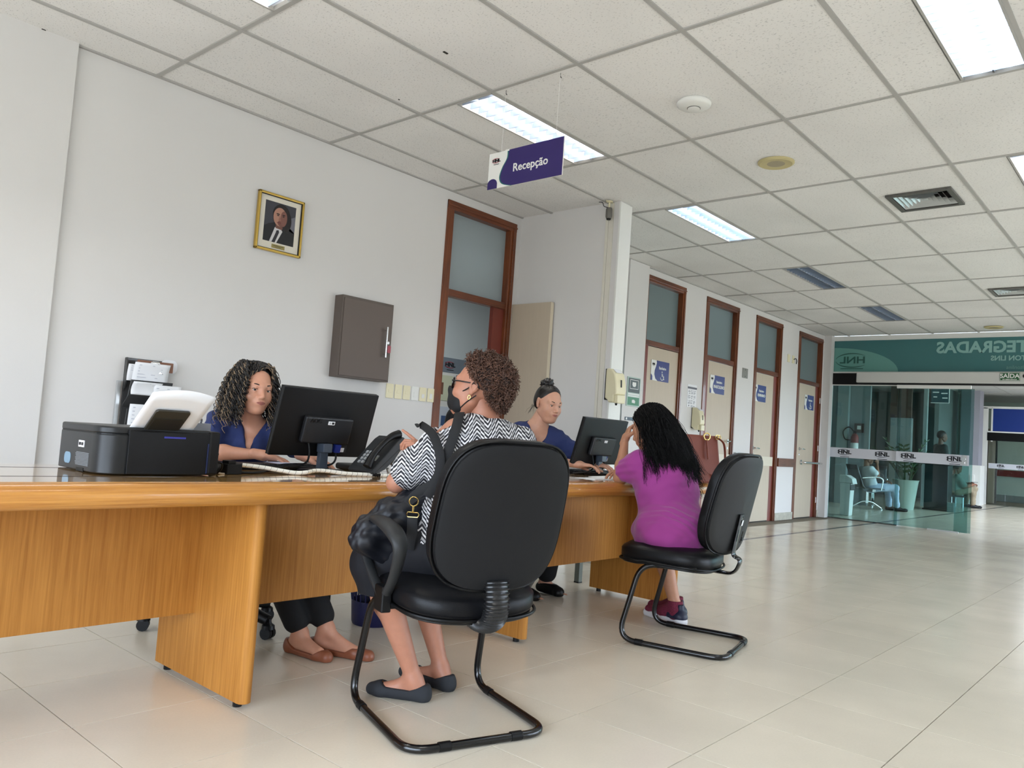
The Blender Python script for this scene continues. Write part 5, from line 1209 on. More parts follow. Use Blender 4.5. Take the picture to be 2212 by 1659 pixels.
        for _ in range(smooth):
            A = np.zeros_like(V); n = np.zeros(len(V))
            for a, b in ((0, 1), (1, 2), (2, 3), (3, 0)):
                for x, y in ((a, b), (b, a)):
                    A += np.stack([np.bincount(Q[:, x], V[Q[:, y], d], len(V)) for d in range(3)], 1); n += np.bincount(Q[:, x], minlength=len(V))
            V = V * .5 + .5 * A / np.maximum(n, 1)[:, None]
        return V, Q
def bounds(prims, pad=.03):
    lo = np.array([1e9] * 3); hi = -lo
    for p in prims:
        if p[-1]: continue
        if p[0] == 'c': a = np.minimum(p[1], p[2]) - max(p[3], p[4]); b = np.maximum(p[1], p[2]) + max(p[3], p[4])
        else: m = float(p[2].max()) if p[3] is not None else p[2]; a = p[1] - m; b = p[1] + m
        lo = np.minimum(lo, a); hi = np.maximum(hi, b)
    return lo - pad, hi + pad
def solid(prims, res, grow=0, smooth=1, cut=None, pad=.03):
    lo, hi = bounds(prims, pad + grow); f = Field(lo, hi, res); f.put(prims, grow)
    if cut is not None: f.cut(cut)
    return f.mesh(smooth)
def nrm_of(V, Q):
    n = np.cross(V[Q[:, 2]] - V[Q[:, 0]], V[Q[:, 3]] - V[Q[:, 1]]); N = np.zeros_like(V)
    for c in range(4): N += np.stack([np.bincount(Q[:, c], n[:, d], len(V)) for d in range(3)], 1)
    return N / (np.linalg.norm(N, axis=1)[:, None] + 1e-12)
def join(parts):
    Vs, Qs, o = [], [], 0
    for V, Q in parts: Vs.append(V); Qs.append(Q + o); o += len(V)
    return np.concatenate(Vs), np.concatenate(Qs)
def nobj(name, VQ, mats, parent, matfn=None, world=False, **kw):
    V, Q = VQ; me = bpy.data.meshes.new(name)
    me.vertices.add(len(V)); me.vertices.foreach_set('co', V.astype(np.float32).ravel())
    me.loops.add(len(Q) * 4); me.loops.foreach_set('vertex_index', Q.astype(np.int32).ravel())
    me.polygons.add(len(Q)); me.polygons.foreach_set('loop_start', np.arange(0, len(Q) * 4, 4, dtype=np.int32)); me.polygons.foreach_set('loop_total', np.full(len(Q), 4, np.int32))
    for m in (mats if isinstance(mats, (list, tuple)) else [mats]): me.materials.append(m)
    if matfn is not None:
        C_ = V[Q].mean(1); me.polygons.foreach_set('material_index', matfn(C_).astype(np.int32))
    me.polygons.foreach_set('use_smooth', np.ones(len(Q), bool)); me.update(); me.validate()
    return obj(name, me, None, parent, world=world, **kw)
def rot3(yaw=0, pitch=0, roll=0):   # columns = local axes; yaw about z, pitch>0 looks down, roll>0 tips to the right shoulder
    M = Matrix.Rotation(math.radians(yaw), 3, 'Z') @ Matrix.Rotation(-math.radians(pitch), 3, 'X') @ Matrix.Rotation(math.radians(roll), 3, 'Y')
    return np.array(M)
def place(VQ, R, t): return (VQ[0] @ R.T + npv(t), VQ[1])

def head_prims(w=1.0, jaw=1.0, nose=1.0, lips=1.0, chin=1.0, double=0):
    P = [ell_((0, -.014, .034), (.073 * w, .092, .084)), ell_((0, .026, -.012), (.062 * w, .066, .092)),
         ell_((0, .036, -.062), (.045 * w * jaw, .046, .040), k=.03), cap_((-.045 * w * jaw, .0, -.055), (-.018, .055, -.088), .018, .016, .03), cap_((.045 * w * jaw, .0, -.055), (.018, .055, -.088), .018, .016, .03),
         ell_((-.038 * w, .056, -.030), (.024, .024, .024), k=.03), ell_((.038 * w, .056, -.030), (.024, .024, .024), k=.03),
         cap_((-.040 * w, .073, .022), (-.010, .086, .019), .009, .009, .02), cap_((.040 * w, .073, .022), (.010, .086, .019), .009, .009, .02),
         ell_((-.032, .103, .003), (.018, .017, .0115), k=.014, sub=True), ell_((.032, .103, .003), (.018, .017, .0115), k=.014, sub=True),
         cap_((0, .084, .014), (0, .103 + .004 * nose, -.026), .0065, .0095 * nose, .014), ell_((-.011 * nose, .096, -.031), (.0075, .010, .007), k=.006), ell_((.011 * nose, .096, -.031), (.0075, .010, .007), k=.006),
         ell_((0, .085, -.056), (.027, .018, .020), k=.02), ell_((0, .0965, -.0520), (.020, .009, .0038 * lips), k=.005), ell_((0, .0945, -.0600), (.017, .010, .0050 * lips), k=.005),
         cap_((-.022, .100, -.0562), (.022, .100, -.0562), .0014, .0014, .003, True),
         ell_((0, .076 * chin, -.092), (.019, .017, .015), k=.022)]
    for s in (-1, 1):   # upper and lower lids, ears
        P += [cap_((s * .046, .076, .0070), (s * .032, .0865, .0110), .0045, .0048, .004), cap_((s * .032, .0865, .0110), (s * .018, .082, .0055), .0048, .0042, .004),
              cap_((s * .045, .076, -.001), (s * .032, .0845, -.0070), .0036, .0038, .004), cap_((s * .032, .0845, -.0070), (s * .018, .081, -.002), .0038, .0036, .004)]
        E = rot3(0, 0, 0); P += [ell_((s * .0755 * w, -.008, .004), (.0085, .019, .028), rot3(s * -18, -8), .008), ell_((s * .0745 * w, .000, -.024), (.007, .009, .010), None, .008),
                                 ell_((s * .084 * w, -.004, .004), (.006, .010, .017), rot3(s * -18, -8), .005, True)]
    if double: P.append(ell_((0, .040, -.100), (.042, .040, .022), k=.02))
    return P
_headcache = {}
def head(R, t, sc, kw, skin_parts):
    V, Q = solid(head_prims(**kw), .0027, smooth=1, pad=.015)
    V = V * sc; skin_parts.append(place((V, Q), R, t)); return V, Q
def hand_prims(side=1, curl=(.4, .4, .45, .5), thumb=.3, spread=.06, sc=1.0):
    """palm in the xy plane, fingers towards +y, palm faces -z; side=+1: thumb on -x (right hand, palm down)"""
    s = -side; P = [ell_((0, .045, 0), (.040, .052, .0145), k=.01), cap_((0, -.03, 0), (0, .015, 0), .024, .026, .02), cap_((s * -.028, .03, .0), (s * -.024, .075, .002), .010, .010, .01)]
    L = ((.040, .025, .020), (.045, .028, .021), (.042, .026, .021), (.033, .020, .018)); xs = (-.0275, -.009, .0095, .0265); r0 = (.0085, .0088, .0084, .0075)
    for f in range(4):
        x = s * -xs[f] * -1 if False else xs[f] * (1 if side > 0 else -1); base = np.array([x, .082 - .006 * abs(f - 1.2), .003]); a = 0; d0 = spread * (f - 1.5) * (1 if side > 0 else -1)
        P.append(cap_((x * .8, .045, .002), base, .0095, r0[f] + .0006, .006)); p = base
        for j in range(3):
            a += curl[f] * (.7, 1.0, .8)[j]; d = np.array([math.sin(d0), math.cos(d0) * math.cos(a), -math.sin(a)]); q = p + d * L[f][j]
            P.append(cap_(p, q, r0[f] - .0008 * j, r0[f] - .0008 * (j + 1), .0025)); p = q
    b = np.array([-.028 * side, .018, -.002]); c = b + np.array([-.026 * side, .026, -.010 - .01 * thumb]); d = c + np.array([(-.012 + .02 * thumb) * side, .027, -.006 - .012 * thumb]); e = d + np.array([(.004 + .014 * thumb) * side, .020, -.004 - .004 * thumb])
    P += [cap_(b, c, .0155, .0115, .012), cap_(c, d, .0108, .0098, .004), cap_(d, e, .0096, .0078, .004)]
    return P
def hand(R, t, skin_parts, sc=.95, **kw):
    V, Q = solid(hand_prims(**kw), .0026, smooth=1, pad=.012); skin_parts.append(place((V * sc, Q), R, t))
def look(fwd, up):       # rotation with +y along fwd and +z near up
    y = npv(fwd); y = y / np.linalg.norm(y); x = np.cross(y, npv(up)); x /= np.linalg.norm(x); z = np.cross(x, y); return np.stack([x, y, z], 1)
M_eyew = mat('eye_white', rgb(196, 184, 176), .3); M_iris = mat('dark_iris', rgb(22, 13, 9), .12); M_brow = mat('dark_eyebrow', rgb(34, 24, 20), .8)
def eyes(root, R, t, sc, gaze=(0, 0), brow=M_brow, lid=None):
    for s in (-1, 1):
        m = MB(); n = 16; m_i = []
        Rg = rot3(gaze[0], gaze[1])
        for i in range(13):
            for j in range(n):
                th = PI * i / 12; ph = 2 * PI * j / n
                p = np.array([math.sin(th) * math.cos(ph), math.cos(th), math.sin(th) * math.sin(ph)]) * .0118
                p = Rg @ p; p = p + np.array([s * .0315, .0755, .002]); m.v.append(tuple(R @ (p * sc) + npv(t)))
        for i in range(12):
            for j in range(n): m.f.append((i * n + j, i * n + (j + 1) % n, (i + 1) * n + (j + 1) % n, (i + 1) * n + j)); m.m.append(1 if i < 2 else 0)
        # iris ring made finer: first ring reaches 22 degrees
        obj('eye', m, [M_eyew, M_iris], root, smooth=180)
        pts = [(s * .012, .0905, .0215), (s * .024, .0905, .0265), (s * .037, .0845, .0285), (s * .050, .072, .0230)]
        obj('eyebrow', MB().tube([tuple(R @ (npv(p) * sc) + npv(t)) for p in bez(pts, 3)], [.0018, .0026, .0029, .0029, .0028, .0026, .0023, .0018, .0013, .0008], 6), brow, root, smooth=180)
        lp_ = [(s * .0475, .0775, .0045), (s * .040, .0865, .0085), (s * .031, .0900, .0090), (s * .020, .0865, .0045)]
        obj('eyelash', MB().tube([tuple(R @ (npv(p) * sc) + npv(t)) for p in bez(lp_, 3)], .0011, 5), brow, root, smooth=180)
def skinmat(name, col, rough=.48):
    m = mat(name, col, rough, sub=.12, var=(35, .05), bump=(500, .12, .0006)); return m
M_lip = mat('lip_tone', rgb(152, 92, 82), .45)
def sculpt_noise(V, amp, f, seed=0):
    r = np.random.default_rng(seed); d = np.zeros(len(V))
    for k in range(5):
        w = r.normal(size=3) * f * (1 + k * .6); d += np.sin(V @ w + r.uniform(0, 6)) / (1 + k * .5)
    return d * amp
def cloth(prims, res, grow, cut=None, amp=.003, freq=30, seed=0, folds=(), pad=.03, smooth=2):
    V, Q = solid(prims, res, grow, smooth, cut, pad); N = nrm_of(V, Q); d = sculpt_noise(V, amp, freq, seed)
    for (c, dr, wl, a, rad) in folds:      # local fold sets: centre, direction across folds, wavelength, amplitude, radius
        u = (V - npv(c)); w = np.exp(-(u ** 2).sum(1) / rad ** 2); d += a * w * np.sin((u @ npv(dr)) * 2 * PI / wl + 1.5 * np.sin(V[:, 0] * 23 + V[:, 2] * 17))
    return V + N * d[:, None], Q
def strands(curves, r, n=4, taper=.4):
    """many thin tubes as one array mesh; curves: list of (k,3) arrays of equal k"""
    C_ = np.stack(curves); m, k, _ = C_.shape; T = np.gradient(C_, axis=1); T /= np.linalg.norm(T, axis=2, keepdims=True) + 1e-9
    ref = np.array([.31, .52, .79]); U = np.cross(T, ref); U /= np.linalg.norm(U, axis=2, keepdims=True) + 1e-9; W = np.cross(T, U)
    rr = (r * (1 - (1 - taper) * np.linspace(0, 1, k)))[None, :, None, None] if np.isscalar(r) else r[:, None, None, None] * (1 - (1 - taper) * np.linspace(0, 1, k))[None, :, None, None]
    a = np.arange(n) * 2 * PI / n
    V = C_[:, :, None, :] + rr * (U[:, :, None, :] * np.cos(a)[None, None, :, None] + W[:, :, None, :] * np.sin(a)[None, None, :, None])
    base = (np.arange(m) * k * n)[:, None, None]; i = np.arange(k - 1)[None, :, None] * n; j = np.arange(n)[None, None, :]; j2 = (j + 1) % n
    Q = np.stack([base + i + j, base + i + j2, base + i + n + j2, base + i + n + j], -1).reshape(-1, 4)
    return V.reshape(-1, 3), Q
def arm_prims(sh, el, wr, r=(.047, .038, .034, .024), k=.02):
    sh, el, wr = npv(sh), npv(el), npv(wr); m = sh + (el - sh) * .45; f = el + (wr - el) * .3
    return [cap_(sh, m, r[0], r[0] * .93, k), cap_(m, el, r[0] * .9, r[1], k), cap_(el, f, r[1], r[2] * 1.12, k), cap_(f, wr, r[2] * 1.12, r[3], k)]
def leg_prims(hip, kn, an, r=(.085, .058, .052, .034), k=.03):
    hip, kn, an = npv(hip), npv(kn), npv(an); m = hip + (kn - hip) * .5; c = kn + (an - kn) * .33; back = np.array([0, -.012, 0], np.float32)
    return [cap_(hip, m, r[0], r[0] * .88, k), cap_(m, kn, r[0] * .86, r[1], k), cap_(kn, c + back, r[1] * .95, r[2], k), cap_(c + back, an, r[2], r[3], k)]
def foot_prims(an, toe, k=.012, w=.030, toes=True):
    an, toe = npv(an), npv(toe); d = toe - an; d[2] = 0; L = np.linalg.norm(d); d /= L; s = np.array([d[1], -d[0], 0], np.float32); z = np.array([0, 0, 1], np.float32)
    heel = an - d * .035; heel[2] = toe[2] + .004 + .022; ball = an + d * (L * .72); ball[2] = toe[2] + .014
    P = [cap_(an, an * .5 + heel * .5, .031, .030, k), cap_(an, heel, .030, .026, .02), cap_(heel, ball, .026, .024, .02), cap_(an + z * -.015, ball + z * .004, .028, .018, .03), cap_(ball - s * w * .55, ball + s * w * .55, .017, .016, .015)]
    if toes:
        for i, (o, l, r) in enumerate(((-.62, .052, .0115), (-.22, .046, .0085), (.10, .042, .008), (.38, .036, .0075), (.66, .028, .007))):
            b = ball + s * (w * 1.0 * o) ; P.append(cap_(b, b + d * l - z * .006, r, r * .85, .004))
    return P

# ================================================================ CUSTOMER IN THE ZIGZAG BLOUSE
M_sk2 = skinmat('skin_tan', rgb(172, 118, 94)); M_nail = mat('nail_polish_yellow', rgb(230, 160, 60), .3)
def chevron():
    m = mat('zigzag_fabric', (1, 1, 1, 1), .75); N, L, P = nodes_of(m)
    t = N.new('ShaderNodeTexCoord'); s = N.new('ShaderNodeSeparateXYZ'); L.new(t.outputs['Object'], s.inputs[0])
    def M(op, a, b=None, c=None):
        n = N.new('ShaderNodeMath'); n.operation = op
        for i, v in enumerate((a, b, c)):
            if v is None: continue
            if isinstance(v, (int, float)): n.inputs[i].default_value = v
            else: L.new(v, n.inputs[i])
        return n.outputs[0]
    # horizontal coordinate runs around the body, vertical one up it; both tilted
    u = M('ADD', M('MULTIPLY', s.outputs[0], 1.0), M('MULTIPLY', s.outputs[1], -.55)); v = M('ADD', s.outputs[2], M('MULTIPLY', s.outputs[0], -.25))
    cell = M('FLOOR', M('MULTIPLY', u, 21.0)); 
    tri = M('PINGPONG', M('MULTIPLY', u, 21.0), 1.0)
    jog = M('MULTIPLY', M('FLOOR', M('MULTIPLY', tri, 3.0)), .10)
    w = M('MULTIPLY_ADD', tri, 1.15, M('ADD', M('MULTIPLY', v, 26.0), jog))
    st = M('FRACT', M('MULTIPLY', w, 2.7)); big = M('FRACT', M('MULTIPLY', w, .8))
    a = M('GREATER_THAN', st, M('MULTIPLY_ADD', big, .35, .34))
    g = M('MULTIPLY', M('LESS_THAN', big, .22), .5)
    mx = N.new('ShaderNodeMix'); mx.data_type = 'RGBA'; mx.inputs[6].default_value = rgb(26, 26, 34); mx.inputs[7].default_value = rgb(214, 212, 214)
    L.new(M('SUBTRACT', a, M('MULTIPLY', g, a)), mx.inputs[0]); L.new(mx.outputs[2], P.inputs['Base Color'])
    return m
M_zig = chevron(); M_navy = mat('dark_navy_skirt', rgb(10, 11, 18), .8, bump=(300, .2, .001)); M_blackf = mat('black_fabric', rgb(12, 12, 15), .75, bump=(260, .25, .001)); M_fold = mat('navy_black_nylon', rgb(13, 15, 23), .5)
P2 = thing('person', 'curly-haired woman in zigzag blouse, glasses and black mask, seated in the armchair', 'person', (1.36, -3.02, 0), math.radians(-10))
def w2l(p, base, rz):
    r = -math.radians(rz); d = np.array([p[0] - base[0], p[1] - base[1]]); return np.array([math.cos(r) * d[0] - math.sin(r) * d[1], math.sin(r) * d[0] + math.cos(r) * d[1], p[2]])
b2 = (1.36, -3.02); l2 = lambda x, y_, z: w2l((x, y_, z), b2, -10)
shL = l2(1.300, -2.99, 1.0); shR = l2(1.535, -3.085, .965); nk = l2(1.425, -3.035, 1.04); hc = l2(1.392, -3.005, 1.166)
elL = l2(1.205, -2.80, .800); wrL = l2(1.375, -2.765, .905); elR = l2(1.68, -2.83, .84); wrR = l2(1.56, -2.62, .815)
tors = [ell_((-.02, .0, .60), (.175, .135, .12), k=.05), ell_((.0, .0, .72), (.155, .118, .14), k=.06), ell_((.03, .01, .88), (.165, .118, .14), k=.06), cap_(shL * .8 + nk * .2 - np.array([0, 0, .02]), shR * .8 + nk * .2 - np.array([0, 0, .02]), .068, .068, .05),
        ell_((-.03, .10, .86), (.07, .06, .06), k=.05), ell_((.09, .09, .86), (.07, .06, .06), k=.05), ell_((.03, -.04, .96), (.13, .07, .08), k=.05)]
armL = arm_prims(shL, elL, wrL, (.052, .040, .036, .026)); armR = arm_prims(shR, elR, wrR, (.052, .040, .036, .026))
hpL, hpR = np.array([-.10, .0, .585]), np.array([.09, .0, .585]); knL = l2(1.175, -2.735, .50); anL = l2(1.325, -2.835, .085); knR = l2(1.42, -2.66, .52); anR = l2(1.50, -2.80, .085)
toL = l2(1.245, -2.69, .006); toR = l2(1.485, -2.60, .006)
legs = leg_prims(hpL, knL, anL, (.095, .062, .056, .033)) + leg_prims(hpR, knR, anR, (.095, .062, .056, .033)) + foot_prims(anL, toL, toes=False) + foot_prims(anR, toR, toes=False)
hR = rot3(35, -9, 2); sk = []
neck = [cap_(nk - np.array([0, .0, .03]), hc + hR @ np.array([0, -.02, -.05]), .060, .050, .03)]
sk.append(solid(tors + armL + armR + legs + neck, .0055, -.004)); head(hR, hc, .98, dict(w=1.06, jaw=1.1, double=1), sk)
hand(look(np.array([-.55, .45, .55]), (.3, -.6, .8)), wrL, sk, curl=(.05, .9, 1.1, 1.2), side=-1, thumb=.6, spread=.03, sc=.85)
hand(look(np.array([-.3, 1, -.1]), (0, 0, 1)), wrR, sk, side=1, sc=.92)
nobj('body', join(sk), M_sk2, P2)
# blouse: cold-shoulder cut
def cutb(X, Y, Z):
    dn = np.sqrt((X - nk[0]) ** 2 + (Y - nk[1] - .015) ** 2 + ((Z - 1.085) * .9) ** 2)
    cs = np.sqrt((X - shL[0] + .030) ** 2 + (Y - shL[1] - .02) ** 2 + (Z - shL[2] - .018) ** 2)
    return np.maximum(np.maximum(.075 - dn, .054 - cs), .60 - Z)
sl = [cap_(shL + (elL - shL) * .10, shL + (elL - shL) * .78, .056, .058, .02), cap_(shR, shR + (elR - shR) * .72, .060, .058, .03)]
bl = cloth(tors + sl, .0055, .012, cutb, .0025, 22, 3, [((-.05, -.1, .75), (.3, .0, 1), .07, .004, .2), ((-.1, .02, .95), (.7, .2, .6), .05, .003, .12)])
nobj('blouse', bl, M_zig, P2)
skp = [ell_((-.01, .0, .565), (.185, .145, .085), k=.05)] + [cap_(hpL, knL - (knL - hpL) * .04, .105, .082, .05), cap_(hpR, knR - (knR - hpR) * .04, .105, .082, .05), cap_(knL - np.array([0, .03, .0]), knL + (anL - knL) * .22, .076, .082, .04), cap_(knR - np.array([0, .03, .0]), knR + (anR - knR) * .2, .074, .078, .04)]
nobj('skirt', cloth(skp, .006, .004, lambda X, Y, Z: .385 - Z + 0 * X + 0 * Y, .002, 25, 5), M_navy, P2)
# ballet flats
M_flat = mat('charcoal_suede', rgb(36, 38, 42), .85)
for an, to, nm in ((anL, toL, 'ballet_flat'), (anR, toR, 'ballet_flat')):
    fp = foot_prims(an, to, toes=False, w=.034)[2:] ; d = (to - an); d[2] = 0; L = np.linalg.norm(d); d = d / L; end = to - d * .01; end[2] = .020
    fp += [cap_(np.array([*(an - d * .040)[:2], .028]), end, .029, .020, .02), cap_(np.array([*(an - d * .046)[:2], .02]), np.array([*(an - d * .048)[:2], .058]), .022, .014, .02)]
    dd = d.copy(); aa = an.copy()
    def cf(X, Y, Z):
        s = (X - aa[0]) * dd[0] + (Y - aa[1]) * dd[1]; top = .040 + .022 * np.clip(-(s) / .05, 0, 1) + .016 * np.clip((s - .095) / .03, 0, 1)
        return np.maximum(Z - top, .002 - Z)
    sh_ = nobj(nm, solid(fp, .0035, .004, 1, cf), M_flat, P2)
    bw = end - d * .035 + np.array([0, 0, .022]); s = np.array([d[1], -d[0], 0]) * .022
    obj('bow', MB().tube([bw - s, bw - s * .4 + np.array([0, 0, .006]), bw, bw + s * .4 + np.array([0, 0, .006]), bw + s], [.003, .008, .004, .008, .003], 8), M_flat, sh_, smooth=180)
    obj('gold_buckle', MB().tube([bw + np.array([.006 * math.cos(a), .006 * math.sin(a), .009]) for a in np.linspace(0, 2 * PI, 9)[:-1]], .0018, 5, closed=True), mat('gold_metal', (.8, .6, .22, 1), .25, metal=1), sh_)
# mask, spectacles, earring
hp = lambda p: tuple(hR @ (npv(p) * .98) + hc)
def inner(prims, grow, cut, res=.003):
    V, Q = solid(prims, res, grow, 1, cut); return V * .98 @ hR.T + hc, Q
mp_ = [ell_((0, .044, -.050), (.062, .056, .054)), ell_((0, .098, -.022), (.014, .020, .020), k=.03), cap_((-.03, .05, -.085), (.03, .05, -.085), .022, .022, .02), ell_((0, .085, -.075), (.022, .018, .02), k=.03)]
nobj('face_mask', inner(mp_, .004, lambda X, Y, Z: np.maximum(np.maximum(Z + .012 - .03 * np.clip((.10 - Y) / .1, 0, 1) * 0 + .10 * np.clip(np.abs(X) - .02, 0, 1) * 3.0 * .5, .028 - Y + np.abs(Z + .05) * -.25 + 0 * X), -.112 - Z)), M_blackf, P2)
for s in (-1, 1):
    obj('mask_strap', MB().tube([hp(p) for p in bez([(s * .064, .046, -.030), (s * .079, .012, -.006), (s * .088, -.012, .022), (s * .086, -.028, .0)], 4)], .0022, 6).tube([hp(p) for p in bez([(s * .058, .036, -.088), (s * .074, .010, -.060), (s * .086, -.024, -.03)], 4)], .0022, 6), M_blackf, P2)
gl = MB(); M_spec = mat('black_acetate', rgb(12, 12, 13), .2)
for s in (-1, 1):
    ring = [hp((s * (.033 + .025 * math.cos(a)), .105 - .012 * abs(.033 + .025 * math.cos(a)) / .058 * 1.4, .002 + .020 * math.sin(a))) for a in np.linspace(0, 2 * PI, 21)[:-1]]
    obj('spectacle_rim', MB().tube(ring, .0024, 6, closed=True), M_spec, P2, smooth=60)
    obj('spectacle_lens', MB().add(ring, [tuple(range(20))]), M_glass2, P2, fixn=False)
    obj('temple_arm', MB().tube([hp(p) for p in ((s * .058, .092, .008), (s * .073, .06, .010), (s * .082, -.008, .012), (s * .080, -.030, -.004))], .0026, 6), M_spec, P2, smooth=60)
obj('spectacle_bridge', MB().tube([hp((-.009, .107, .006)), hp((0, .110, .010)), hp((.009, .107, .006))], .002, 6), M_spec, P2)
eyes(P2, hR, hc, .98, (0, 0))
obj('earring', MB().tube([hp((-.083, .002 + .005 * math.sin(a), -.042 + .008 * math.cos(a))) for a in np.linspace(0, 2 * PI, 13)[:-1]], .0018, 7, closed=True), MATS['gold_metal'], P2, smooth=60)
# short curly brown hair: base volume plus hundreds of curls
M_hair2 = mat('brown_curly_hair', rgb(44, 29, 23), .7, var=(60, .35)); hs_ = [ell_((0, -.030, .045), (.092, .094, .085)), ell_((0, -.065, -.005), (.074, .056, .075), k=.03), ell_((0, .012, .088), (.062, .040, .036), k=.03)]
def hcut(X, Y, Z): return np.maximum(Y - (.050 + .55 * (Z - .05)) * 1.0, -.085 - Z + 0 * X) if False else np.maximum(Y - np.where(Z > .03, -.002 + .85 * (Z - .03), -.014 - .9 * (.03 - Z)), -.095 - Z + 0 * X)
V, Q = solid(hs_, .005, .0, 1, hcut); hb = (V * .98 @ hR.T + hc, Q); nobj('hair', hb, M_hair2, P2)
cur = []; r_ = np.random.default_rng(11); n_ = 0
while n_ < 1700:
    v = V[r_.integers(len(V))] ; 
    c = np.array([0, -.03, .03]); d = (v - c); d /= np.linalg.norm(d)
    if v[1] > -.030 and v[2] < .020 : continue
    n_ += 1; t = np.linspace(0, 1, 12); ax = d + r_.normal(size=3) * .45; ax /= np.linalg.norm(ax); e1 = np.cross(ax, r_.normal(size=3)); e1 /= np.linalg.norm(e1); e2 = np.cross(ax, e1)
    R_ = r_.uniform(.004, .008); tu = r_.uniform(5, 9); ln = r_.uniform(.010, .028)
    p = v + d * .002 + np.outer(t * ln, ax) + R_ * (np.outer(np.cos(t * tu), e1) + np.outer(np.sin(t * tu), e2)); cur.append(p)
V2, Q2 = strands(cur, .0022, 3, .6); nobj('hair_curls', (V2 * .98 @ hR.T + hc, Q2), mat('light_brown_curls', rgb(88, 60, 47), .5, var=(50, .5)), P2, kind='stuff')
# shoulder bag: a thing of its own on her lap
bag = thing('shoulder_bag', 'black soft shoulder bag with gold rings on the lap of the zigzag-blouse woman', 'bag', (1.36, -3.02, .55), math.radians(-10))
bb = lambda p: l2(*p)
bp = [ell_(bb((1.155, -2.86, .665)), (.10, .085, .085), k=.06), ell_(bb((1.05, -2.84, .625)), (.055, .06, .05), k=.05), ell_(bb((1.25, -2.87, .70)), (.085, .07, .085), k=.06), ell_(bb((1.20, -2.83, .60)), (.10, .07, .07), k=.05), cap_(bb((1.03, -2.83, .60)), bb((1.13, -2.85, .56)), .03, .04, .04)]
V, Q = cloth(bp, .005, 0, None, .004, 35, 9, [((-.1, .1, .66), (.6, -.3, .7), .045, .006, .14)]); nobj('bag_body', (V - np.array([0, 0, .55]), Q), M_fold, bag)
def strap(path, w, nm, flat_):
    P_ = bez([tuple(bb(p) - np.array([0, 0, .55])) for p in path], 6); return obj(nm, MB().tube(P_, w, 8, flat=(flat_, .12)), M_blackf, bag, smooth=60)
IR = tuple(l2(1.36 + .656, -3.02 - .751, 0)[:2]) + (0.15,)
strap([(1.315, -2.93, 1.00), (1.300, -3.00, 1.065), (1.262, -3.040, 1.060), (1.225, -3.064, 1.005), (1.195, -3.055, .906), (1.178, -3.03, .823), (1.145, -2.995, .786), (1.12, -2.96, .74)], .018, 'shoulder_strap', IR)
strap([(1.155, -2.935, 1.012), (1.172, -2.95, 1.015), (1.175, -3.005, .985), (1.172, -3.045, .93), (1.172, -3.055, .88), (1.168, -3.045, .82), (1.155, -3.02, .77)], .016, 'hand_strap', IR)
strap([(1.115, -2.97, .74), (1.16, -3.0, .79), (1.22, -3.01, .84)], .012, 'zip_strap', (.4, .3, 1))
M_gr = MATS['gold_metal']; c = bb((1.118, -2.995, .752)) - np.array([0, 0, .55]); ux = np.array([.75, -.6, 0])
obj('gold_ring', MB().tube([tuple(c + ux * .016 * math.cos(a) + np.array([0, 0, .016 * math.sin(a)])) for a in np.linspace(0, 2 * PI, 15)[:-1]], .0022, 6, closed=True), M_gr, bag, smooth=60)
c2 = c - np.array([0, 0, .045]); obj('snap_hook', MB().tube([tuple(c - np.array([0, 0, .016])), tuple(c2 + np.array([0, 0, .01]))], .0035, 8), M_gr, bag)
obj('gold_slider', MB().tube([tuple(c2 + ux * a + np.array([0, 0, b])) for a, b in ((-.018, -.008), (.018, -.008), (.022, 0), (.018, .008), (-.018, .008), (-.022, 0))], .0022, 6, closed=True), M_gr, bag, smooth=60)
w_ = [tuple(c2 + ux * 0 + np.array([0, 0, -.01])), tuple(c2 + np.array([.0, -.004, -.06])), tuple(c2 + np.array([.0, .01, -.12]))]
obj('webbing', MB().tube(w_, .018, 8, flat=(tuple(ux), .12)), M_blackf, bag, smooth=60)
t = thing('paper_tag', 'small white paper slip tucked between her skirt and the armchair back', 'label', tuple(w2l((0, 0, 0), (0, 0), 0)) if False else (1.355, -3.262, .70), .3)
obj('slip', MB().grid(lambda a, b: ((a - .5) * .028, .004 * math.sin(a * 4), (b - .5) * .04), 5, 3), M_paper, t, smooth=180, fixn=False); obj('print', MB().box(-.008, .004, -.003, -.002, .0, .004), M_ink, t)

# ================================================================ RECEPTIONISTS AND CUSTOMER IN MAGENTA
M_sk1 = skinmat('skin_warm_brown', rgb(196, 142, 116)); M_sk3 = skinmat('skin_olive', rgb(196, 148, 124)); M_sk4 = skinmat('skin_light_brown', rgb(176, 126, 98))
M_scrub = mat('navy_scrub_fabric', rgb(34, 46, 92), .8, bump=(240, .2, .0008), var=(8, .05)); M_pant = mat('black_leggings', rgb(10, 10, 12), .85)
def frame_fn(base, rz):
    def L(x, y_=None, z=None):
        if y_ is None: x, y_, z = x
        return w2l((x, y_, z), base, rz)
    return L
def lipfn(R, t, sc):
    def fn(C_):
        p = ((C_ - npv(t)) @ R) / sc
        m = (np.abs(p[:, 2] + .0562) < .0082 * (1 - (np.abs(p[:, 0]) / .0225) ** 2).clip(0)) & (p[:, 1] > .086)
        return m.astype(int)
    return fn

